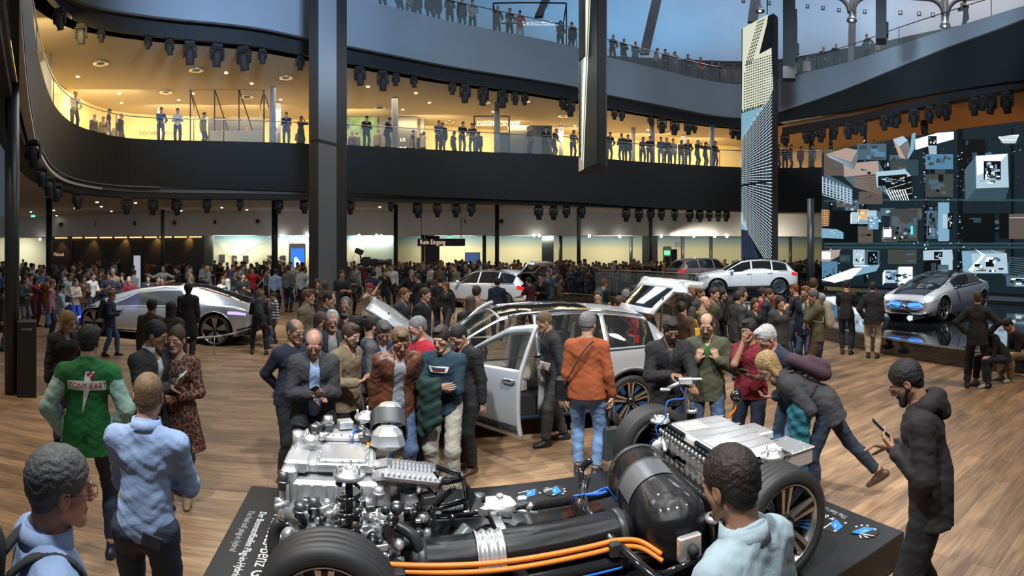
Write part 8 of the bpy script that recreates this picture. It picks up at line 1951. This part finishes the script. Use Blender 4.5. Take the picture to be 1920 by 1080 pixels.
for px, py, d_, lab in ((62, 405, 40, 'small green exit sign under the ceiling at far left'), (566, 129, 30, 'small green exit sign high on the gallery beside the broad pillar'), (843, 444, 40, 'small green exit sign above the Kein Eingang sign')):
 e = empty('exit_sign', P(px, d_, zat(py, d_)), rz=-(px - 960) / FPX, label=lab, cat='exit sign', group='green exit signs'); MB().box((0, 0, 0), (.34, .06, .18)).build('casing', mat('stand_white', (.6, .6, .58)), e); MB().box((0, -.035, 0), (.30, .01, .14)).build('face', emat('exit_green', (.1, .8, .4), 1.6), e)
# gallery furniture: cube frames, desks, panels
def cube_frame(px0, px1, yt, yb, d_, dep, label):
 a_, b2 = P(px0, d_), P(px1, d_); m_ = (a_ + b2) / 2; w = (b2 - a_).length; z1 = zat(yt, d_); e = empty('frame_booth', (m_.x, m_.y, yb), rz=-((px0 + px1) / 2 - 960) / FPX, label=label, cat='booth'); h = z1 - yb
 for x in (-w / 2, w / 2):
  for y in (0, dep): MB().box((x, y, h / 2), (.07, .07, h)).build('post', M_black, e)
  MB().box((x, dep / 2, h), (.07, dep, .07)).build('beam', M_black, e)
 for y in (0, dep): MB().box((0, y, h), (w, .07, .07)).build('beam', M_black, e)
 return e, w, h
e, w, h = cube_frame(357, 495, 168, 7.6, 29.5, 3.0, 'black open frame booth on the lower balcony')
for t in (.33, .66): MB().box((-w / 2 + w * t, 0, h / 2), (.06, .06, h)).build('post', M_black, e)
for t in (0, .33, .66, .99): MB().tube([(-w / 2 + w * t, 0, h), (-w / 2 + w * t + .7, .0, h * .35)], .03, 6).build('brace', M_black, e)
MB().box((.5, .3, .65), (2.8, .7, .9), bev=.03).build('counter', mat('counter_wood', (.5, .38, .2), .5), e)
e, w, h = cube_frame(889, 955, 218, 7.6, 33.5, 2.5, 'black open frame booth with Future Moving lettering behind'); MB().box((w * .3, .6, 1.0), (w * .4, .1, 2.0)).build('panel', M_dark, e)
e, w, h = cube_frame(925, 1062, 6, 13.6, 33.5, 3.0, 'black open frame booth on the upper balcony'); put_text('lettering', 'Brennstoffzelle', .42, emat('script_white', (.8, .9, 1), 1), Matrix.Translation((-w * .12, -.05, 2.2)) @ MF, e, sx=.8)
MB().box((.3, .4, .7), (2.6, .8, .9), bev=.03).build('counter', mat('counter_white', (.4, .42, .45), .4), e); MB().box((.3, -.02, .6), (2.5, .03, .06)).build('light_strip', emat('strip_white', (.9, .95, 1), 3), e)
for px0, px1, y0, d_, lab, m in ((712, 782, 220, 35.0, 'dark poster wall with white leaf emblem in the gallery', M_dark), (640, 707, 220, 35.2, 'green picture wall behind the gallery visitors', mat('poster_green', (.05, .11, .04), .6, vary=.6, vscale=3)), (955, 1035, 236, 36, 'dark display panel in the gallery right of the booth', M_dark), (390, 495, 220, 32.5, 'black counter wall inside the frame booth', M_black)):
 a_, b2 = P(px0, d_), P(px1, d_); m_ = (a_ + b2) / 2; z1 = zat(y0, d_); e = empty('display_wall', (m_.x, m_.y, 7.6), rz=-((px0 + px1) / 2 - 960) / FPX, label=lab, cat='display wall'); MB().box((0, 0, (z1 - 7.6) / 2), ((b2 - a_).length, .15, z1 - 7.6)).build('panel', m, e)
 if 'leaf' in lab:
  g = MB()
  for k in range(3): g.add([(-.3 + k * .25, -.09, .9 + k * .1), (-.05 + k * .25, -.09, 1.0 + k * .1), (.0 + k * .25, -.09, 1.3), (-.25 + k * .25, -.09, 1.2)], [(0, 1, 2, 3)])
  g.build('emblem', M_ltext, e); put_text('lettering', 'US', .3, M_ltext, Matrix.Translation((.1, -.08, 1.6)) @ MF, e)
 if 'green' in lab: put_text('lettering', 'CLEVER', .26, M_ltext, Matrix.Translation((-.9, -.08, 1.75)) @ MF, e)
# ceiling lamps
M_spotlit = emat('spot_glow', (1, .95, .85), 14); M_spotwarm = emat('spot_glow_warm', (1, .72, .38), 12)
def dlamp(px, py, z, m, warm, k, grp, place):
 p = G(px, py, z); o = MB(); o.use(M_chrome); o.lathe([(.11, 0), (.12, -.03), (.09, -.035)], None, 12, cap=False); o.use(m); o.lathe([(.085, -.03), (.0001, -.03)], None, 12, cap=False)
 ob = o.build('ceiling_spotlight', None); ob.location = p; tag(ob, '%s small lit ceiling spotlight from left %s' % (ordw(k), place), 'ceiling light', grp)
for k, (px, py) in enumerate(sorted([(146, 143), (224, 175), (228, 192), (170, 199), (335, 187), (103, 174), (362, 175), (526, 186), (690, 162), (755, 205), (780, 174), (805, 192), (925, 209), (990, 190), (975, 235), (1034, 244), (1078, 235), (1056, 205), (1149, 267), (1215, 243), (1217, 252), (424, 136), (472, 156), (612, 180)])): dlamp(px, py, 10.84, M_spotwarm, 1, k, 'gallery ceiling spotlights', 'in the gallery ceiling')
for k, (px, py) in enumerate(sorted([(58, 397), (101, 394), (141, 390), (209, 396), (286, 398), (340, 395), (391, 394), (254, 380), (182, 379), (416, 389), (463, 393), (712, 388), (30, 381), (190, 387), (106, 404)])): dlamp(px, py, 5.19, M_spotlit, 0, k, 'ground floor ceiling spotlights', 'in the white ground ceiling')
for k, (px, py) in enumerate(sorted([(75, 448), (528, 437), (577, 437), (673, 437.5), (706, 438), (715, 442), (1001, 439), (1011, 439), (1105, 442), (1240, 439), (1301, 440), (1340, 440.5), (1363, 440.5), (1162, 443)])):
 dd = dback(px) - .5; p = P(px, dd, min(3.5, zat(py, dd))); o = MB(); o.use(M_spotlit); o.sphere((0, 0, 0), .10, 10, 6); ob = o.build('track_spotlight', None); ob.location = p + Vector((0, 0, -.02)); tag(ob, '%s bright spotlight from left under the white bulkhead' % ordw(k), 'spotlight', 'bulkhead spotlights')
# round ventilation outlets in the gallery ceiling
for k, (px, py) in enumerate(((189, 118), (368, 131), (536, 145), (311, 172), (463, 181), (712, 201), (909, 191), (843, 228), (1056, 217), (1249, 249))):
 p = G(px, py, 10.84); o = MB(); o.use(M_cast2); o.lathe([(.34, 0), (.36, -.04), (.26, -.05), (.18, -.02)], None, 20, cap=False); o.use(M_dark); o.lathe([(.2, -.02), (.0001, -.03)], None, 16, cap=False); ob = o.build('ceiling_vent', None); ob.location = p; tag(ob, '%s round vent from left in the gallery ceiling' % ordw(k), 'ceiling vent', 'round gallery ceiling vents')
# moving-head spotlights under the rails
def make_head():
 e = empty('moving_spotlight', (0, 0, 0), cat='stage light', group='black moving spotlights under the balconies')
 q = MB(); q.box((0, 0, -.06), (.32, .26, .12), bev=.02); q.build('base', M_black, e)
 q = MB(); q.box((0, 0, -.13), (.42, .14, .04)); q.box((-.19, 0, -.28), (.05, .16, .36), bev=.015); q.box((.19, 0, -.28), (.05, .16, .36), bev=.015); q.build('yoke', M_black, e)
 hq = MB(); T = Matrix.Translation((0, 0, -.38)) @ Matrix.Rotation(R(22), 4, 'X'); hq.lathe([(.05, .20), (.14, .16), (.16, .0), (.13, -.20), (.13, -.27), (.115, -.27)], T, 16); o = hq.build('lamp_head', M_black, e)
 l_ = MB(); l_.lathe([(.115, -.262), (.0001, -.255)], T, 14, cap=False); l_.build('lens', mat('lens_dark', (.05, .06, .08), .1), o)
 return e
proto = make_head(); lit_lens = emat('lens_lit', (.95, .98, 1), 22); first = True; nhd = 0
def heads(items, rim, off, z, place):
 global first, nhd
 for k, (px, lit, sc) in enumerate(items):
  o = proto if first else copy_tree(proto); first = False
  d_ = rim_d(rim, px) + off; o.location = P(px, d_, z); o.rotation_euler = (0, 0, -(px - 960) / FPX + (((k * 37) % 7) - 3) * .12); o.scale = (sc * .9, sc * .9, sc * .95)
  o['label'] = '%s moving spotlight from left %s, %s' % (ordw(k), place, 'lit' if lit else 'unlit')
  if lit:
   for c_ in o.children:
    if c_.name.startswith('lamp_head'):
     l_ = c_.children[0]; l_.data = l_.data.copy(); l_.data.materials[0] = lit_lens
heads([(62, 0, 1), (78, 0, 1), (92, 0, 1.1), (107, 0, 1.1), (145, 0, 1.2), (238, 1, 1.3), (287, 0, 1.3), (331, 1, 1.3), (388, 0, 1.1), (450, 0, .9), (523, 1, 1.1), (570, 0, 1.1), (657, 0, 1.1), (733, 0, .8), (783, 0, 1.3), (820, 1, 1.2), (855, 1, 1.2), (884, 0, 1.1), (1010, 0, 1.3), (1038, 0, 1.3), (1062, 1, 1.1), (1091, 0, 1.1),
       (1174, 0, 1.3), (1198, 0, 1.3), (1220, 0, 1.2), (1240, 0, 1.1), (1265, 0, 1.1), (1293, 0, 1.2), (1312, 0, 1.2), (1330, 0, 1.1), (1347, 0, 1.1), (1362, 0, 1.1)], RIM1, .5, 4.95, 'under the lower balcony')
heads([(112, 0, 1.2), (152, 0, 1.2), (190, 0, .8), (278, 0, .8), (318, 0, 1), (356, 0, 1.5), (407, 0, 1.5), (457, 0, 1.6), (492, 0, 1), (563, 0, 1), (632, 0, 1.3), (675, 0, 1.4), (718, 0, 1.5), (742, 0, 1), (776, 0, .9), (848, 0, 1), (872, 0, 1.5), (906, 0, 1.5), (942, 0, 1.5), (966, 0, 1.1), (984, 0, 1), (1055, 0, 1), (1069, 0, 1.5), (1152, 0, 1), (1166, 0, 1), (1220, 0, 1), (1241, 0, 1.6), (1265, 0, 1.6), (1290, 1, 1.4), (1302, 0, 1.1), (1374, 0, 1.3), (1386, 0, 1.4)], RIM2, .6, 10.88, 'under the grey upper balcony')
heads([(1472, 0, 1.5), (1512, 0, 1.4), (1524, 0, 1.2), (1540, 0, 1.5), (1564, 1, 1.4), (1591, 0, 1.6), (1605, 0, 1.3), (1617, 0, 1.5), (1658, 0, 1.4), (1671, 0, 1.2), (1681, 1, 1.4), (1714, 1, 1.6), (1743, 0, 1.5), (1761, 0, 1.2), (1774, 0, 1.5), (1827, 0, 1.5), (1843, 0, 1.2), (1858, 0, 1.6), (1888, 1, 1.7)], RIM2, .8, 10.22, 'under the dark ramp')
# the carried shopping bag, coats and the jacket lettering
# things carried by the foreground visitors
f = L_rust
e = empty('shopping_bag', (0, 0, 0), label='dark grey paper shopping bag hanging from the hand of the man in rust sweater', cat='bag')
e.location = hand_pt(f, 1, .08, .01) + Vector((0, 0, -.62)); e.rotation_euler = (0, 0, .25)
MB().box((0, 0, .20), (.19, .10, .34), taper=.86, bev=.012).build('bag', mat('paper_dark', (.045, .05, .055), .5), e)
for y in (-.03, .03):
 for x in (-.05, .05): MB().tube([(x, y, .36), (x * .2, 0, .62)], .0025, 4).build('cord', mat('cord_grey', (.2, .2, .2)), e)
bag_on(L_rust, (-.20, -.02, .92), (.28, .10, .26), 'black', 'black leather shoulder bag at the hip of the man in rust sweater', [(.10, -.12, 1.46), (.0, -.19, 1.35), (-.12, -.17, 1.15), (-.20, -.10, 1.02)])
e = MB().box((0, 0, 0), (.15, .012, .10)).build('leaflet', mat('paper_white', (.7, .7, .68), .6)); e.location = hand_pt(L_grey, 1, .10, .03) ; e.rotation_euler = (.4, .3, .2); tag(e, 'white leaflet in the hand of the man in grey suit', 'leaflet')
# team jacket: pale sleeves, lettering and emblem
b, J, sc = L_green; A_ = [c for c in b.children if c.name.startswith('jacket')][0]
me = A_.data; ms = cloth('mint'); 
if len(me.materials) < 2: me.materials.append(ms)
A_.material_slots[1].link = 'OBJECT'; A_.material_slots[1].material = cloth('mint')
seg = [(J[i, 'sh'], J[i, 'el']) for i in (0, 1)] + [(J[i, 'el'], J[i, 'wr']) for i in (0, 1)]
for p_ in me.polygons:
 c = np.array(p_.center[:]); 
 for (a, b2), lim in zip(seg, (.075, .075, .07, .07)):
  t = np.clip((c - a) @ (b2 - a) / ((b2 - a) @ (b2 - a)), 0, 1)
  if np.linalg.norm(c - a - t * (b2 - a)) < lim and (abs(c[0]) > .17) and t > .02: p_.material_index = 1; break
def back_patch(f, name, x0, x1, z0, z1, m, dy=.0, y=-.20, col='band', ring=None):
 pass
def drape(me, f, zc, xc, off=.004):
 """lay a flat mesh (x right, y up) on the back of a figure's clothing"""
 from mathutils.bvhtree import BVHTree
 b, J, sc = f; gar = [c for c in b.children if c.name.startswith(('jacket', 'sweater'))][0].data
 bv = BVHTree.FromPolygons([v.co.copy() for v in gar.vertices], [tuple(p.vertices) for p in gar.polygons])
 return bv
def lay(f, name, me, zc, xc, m, back=True, off=.004, **kw):
 bv = drape(me, f, zc, xc); s = 1 if back else -1
 for v in me.vertices:
  X, Z = (xc + v.co.x * s), zc + v.co.y; h = bv.ray_cast(Vector((X, -1.2 * s, Z)), Vector((0, 1.0 * s, 0)))
  y = h[0].y if h[0] is not None else -.15 * s
  v.co = Vector((X, y - (off + v.co.z * .5) * s, Z))
 me.materials.clear(); me.materials.append(m); return link(name, me, f[0])
def flat(pts):
 n = 14; mb = MB()
 if len(pts) == 4:
  rows = [[(Vector((*pts[0], 0)) * (1 - u) + Vector((*pts[1], 0)) * u) * (1 - v) + (Vector((*pts[3], 0)) * (1 - u) + Vector((*pts[2], 0)) * u) * v for u in [k / n for k in range(n + 1)]] for v in [k / 8 for k in range(9)]]
  mb.grid(rows, smooth=True)
 return mb.mesh('emblem')
w_, r_ = mat('print_cream', (.70, .70, .66), .7), mat('print_red', (.28, .02, .02), .7)
lay(L_green, 'back_emblem', flat([(-.145, -.035), (.145, -.035), (.145, .035), (-.145, .035)]), 1.31, 0, w_, off=.006)
lay(L_green, 'back_emblem', flat([(-.035, -.02), (-.012, -.025), (.055, .115), (-.02, .115)]), 1.30, .01, w_, off=.007); lay(L_green, 'back_emblem', flat([(-.03, -.19), (-.028, -.19), (.03, .0), (-.02, .0)]), 1.30, 0, w_, off=.006)
for k, (x, z) in enumerate(((.028, .10), (.05, .085), (.035, .065), (.012, .085))): lay(L_green, 'back_emblem', flat([(x - .01, z - .01), (x + .01, z - .01), (x + .012, z + .01), (x - .008, z + .01)]), 1.305, 0, r_, off=.010)
for txt, x in (('TONY', -.138), ('KART', .022)):
 me = text_mesh(txt, .062, .0, .82); me.transform(Matrix.Translation((x, -.021, 0))); lay(L_green, 'back_lettering', me, 1.31, 0, r_, off=.010)
for px_, z in ((0, .93),): lay(L_green, 'hem_badge', flat([(-.014, -.016), (.014, -.016), (.014, .016), (-.014, .016)]), z, -.01, M_black, off=.006)
# chest print of the dark teal sweatshirt and logo on the red fleece
lay(L_petrol, 'chest_print', flat([(-.10, -.03), (.08, -.03), (.10, .035), (-.12, .035)]), 1.30, 0, w_, back=False, off=.008); lay(L_petrol, 'chest_print', flat([(-.07, -.015), (.05, -.015), (.06, .0), (-.08, .0)]), 1.30, 0, r_, back=False, off=.012)
lay(L_petrol, 'chest_print', flat([(-.08, .005), (.06, .005), (.07, .022), (-.09, .022)]), 1.30, 0, mat('print_navy', (.02, .05, .12), .7), back=False, off=.012)
# coats over arms
def coat_over(f, i, col, label, size=1.0, drop=.42, z=0.0):
 b, J, sc = f; a, c = J[i, 'el'], J[i, 'wr']; e = empty('folded_jacket', (0, 0, 0)); e.matrix_world = b.matrix_basis.copy(); tag(e, label, 'jacket', 'jackets carried over an arm')
 m_ = (a + c) / 2; s = SDF(m_ - V3(.42, .42, .75), m_ + V3(.42, .42, .25), .013)
 s.cap(a * .8 + c * .2 + V3(0, .02, .03), a * .2 + c * .8 + V3(0, .02, .03), .075, .07, .05)
 for k, t in enumerate((.25, .5, .75)):
  p = a * (1 - t) + c * t; o = V3(0, .05 if k % 2 else .02, 0); s.cap(p + o, p + o - V3((k - 1) * .03, 0, drop * (1.1 - .15 * k)), .075 * size, .055 * size, .05, (V3(.3, 1, 0), .7))
 s.wob(.006, 44, 9); link('cloth', np_mesh('cloth', [s.mesh()], [cloth(col)]), e); return e
coat_over(L_petrol, 1, 'forest', 'dark green and grey jacket carried over the crossed arms'); coat_over(L_bend, 0, 'teal', 'teal jacket hanging over the arm of the bending blond woman', 1.3, .50)
backpack(L_bend, 'plum', 'dark maroon backpack on the back of the bending woman', size=.85)
# hood of the dark hooded jacket
b, J, sc = L_hood; T = J['T']; n = J['neck']; s = SDF(n - .3, n + .3, .010)
s.cap(n + T @ V3(-.075, -.05, .01), n + T @ V3(.075, -.05, .01), .062, None, .04); s.cap(n + T @ V3(0, -.10, .02), n + T @ V3(0, -.13, -.06), .075, .05, .04); s.cap(n + T @ V3(-.07, .0, .0), n + T @ V3(-.05, .07, -.03), .04, .03, .03); s.cap(n + T @ V3(.07, .0, .0), n + T @ V3(.05, .07, -.03), .04, .03, .03)
s.cap(J['head'] - J['H'] @ V3(0, .01, .12), J['head'], .075, .10, .01, None, 1, 'cut'); s.wob(.002, 60, 4); link('hood', np_mesh('hood', [s.mesh()], [cloth('umber')]), b)
for q in (-1, 1): MB().tube([n + T @ V3(q * .03, .10, -.03), n + T @ V3(q * .035, .155, -.14), n + T @ V3(q * .03, .165, -.30)], .004, 5).build('drawstring', mat('cord_cream', (.45, .4, .3)), b)
# collars
for f, col in ((L_oldman, 'sky'), (L_blue, 'sky'), (L_front, 'pale'), (L_suit, 'white')):
 b, J, sc = f; T = J['T']; n = J['neck']; mb = MB(); rows = []
 for k in range(23):
  a = R(-70 + 320 * k / 22) + PI / 2 - R(90) ; a = R(110) + R(320) * k / 22
  r1, r2 = .070, .090; c, s_ = math.cos(a), math.sin(a)
  rows.append([Vector(n + T @ V3(c * r1, s_ * r1 - .0, .052)), Vector(n + T @ V3(c * (r1 + .008), s_ * (r1 + .008), .056)), Vector(n + T @ V3(c * r2, s_ * r2 - .002, -.006)), Vector(n + T @ V3(c * (r2 - .006), s_ * (r2 - .006), -.010))])
 mb.grid(rows); mb.build('collar', cloth(col), b)
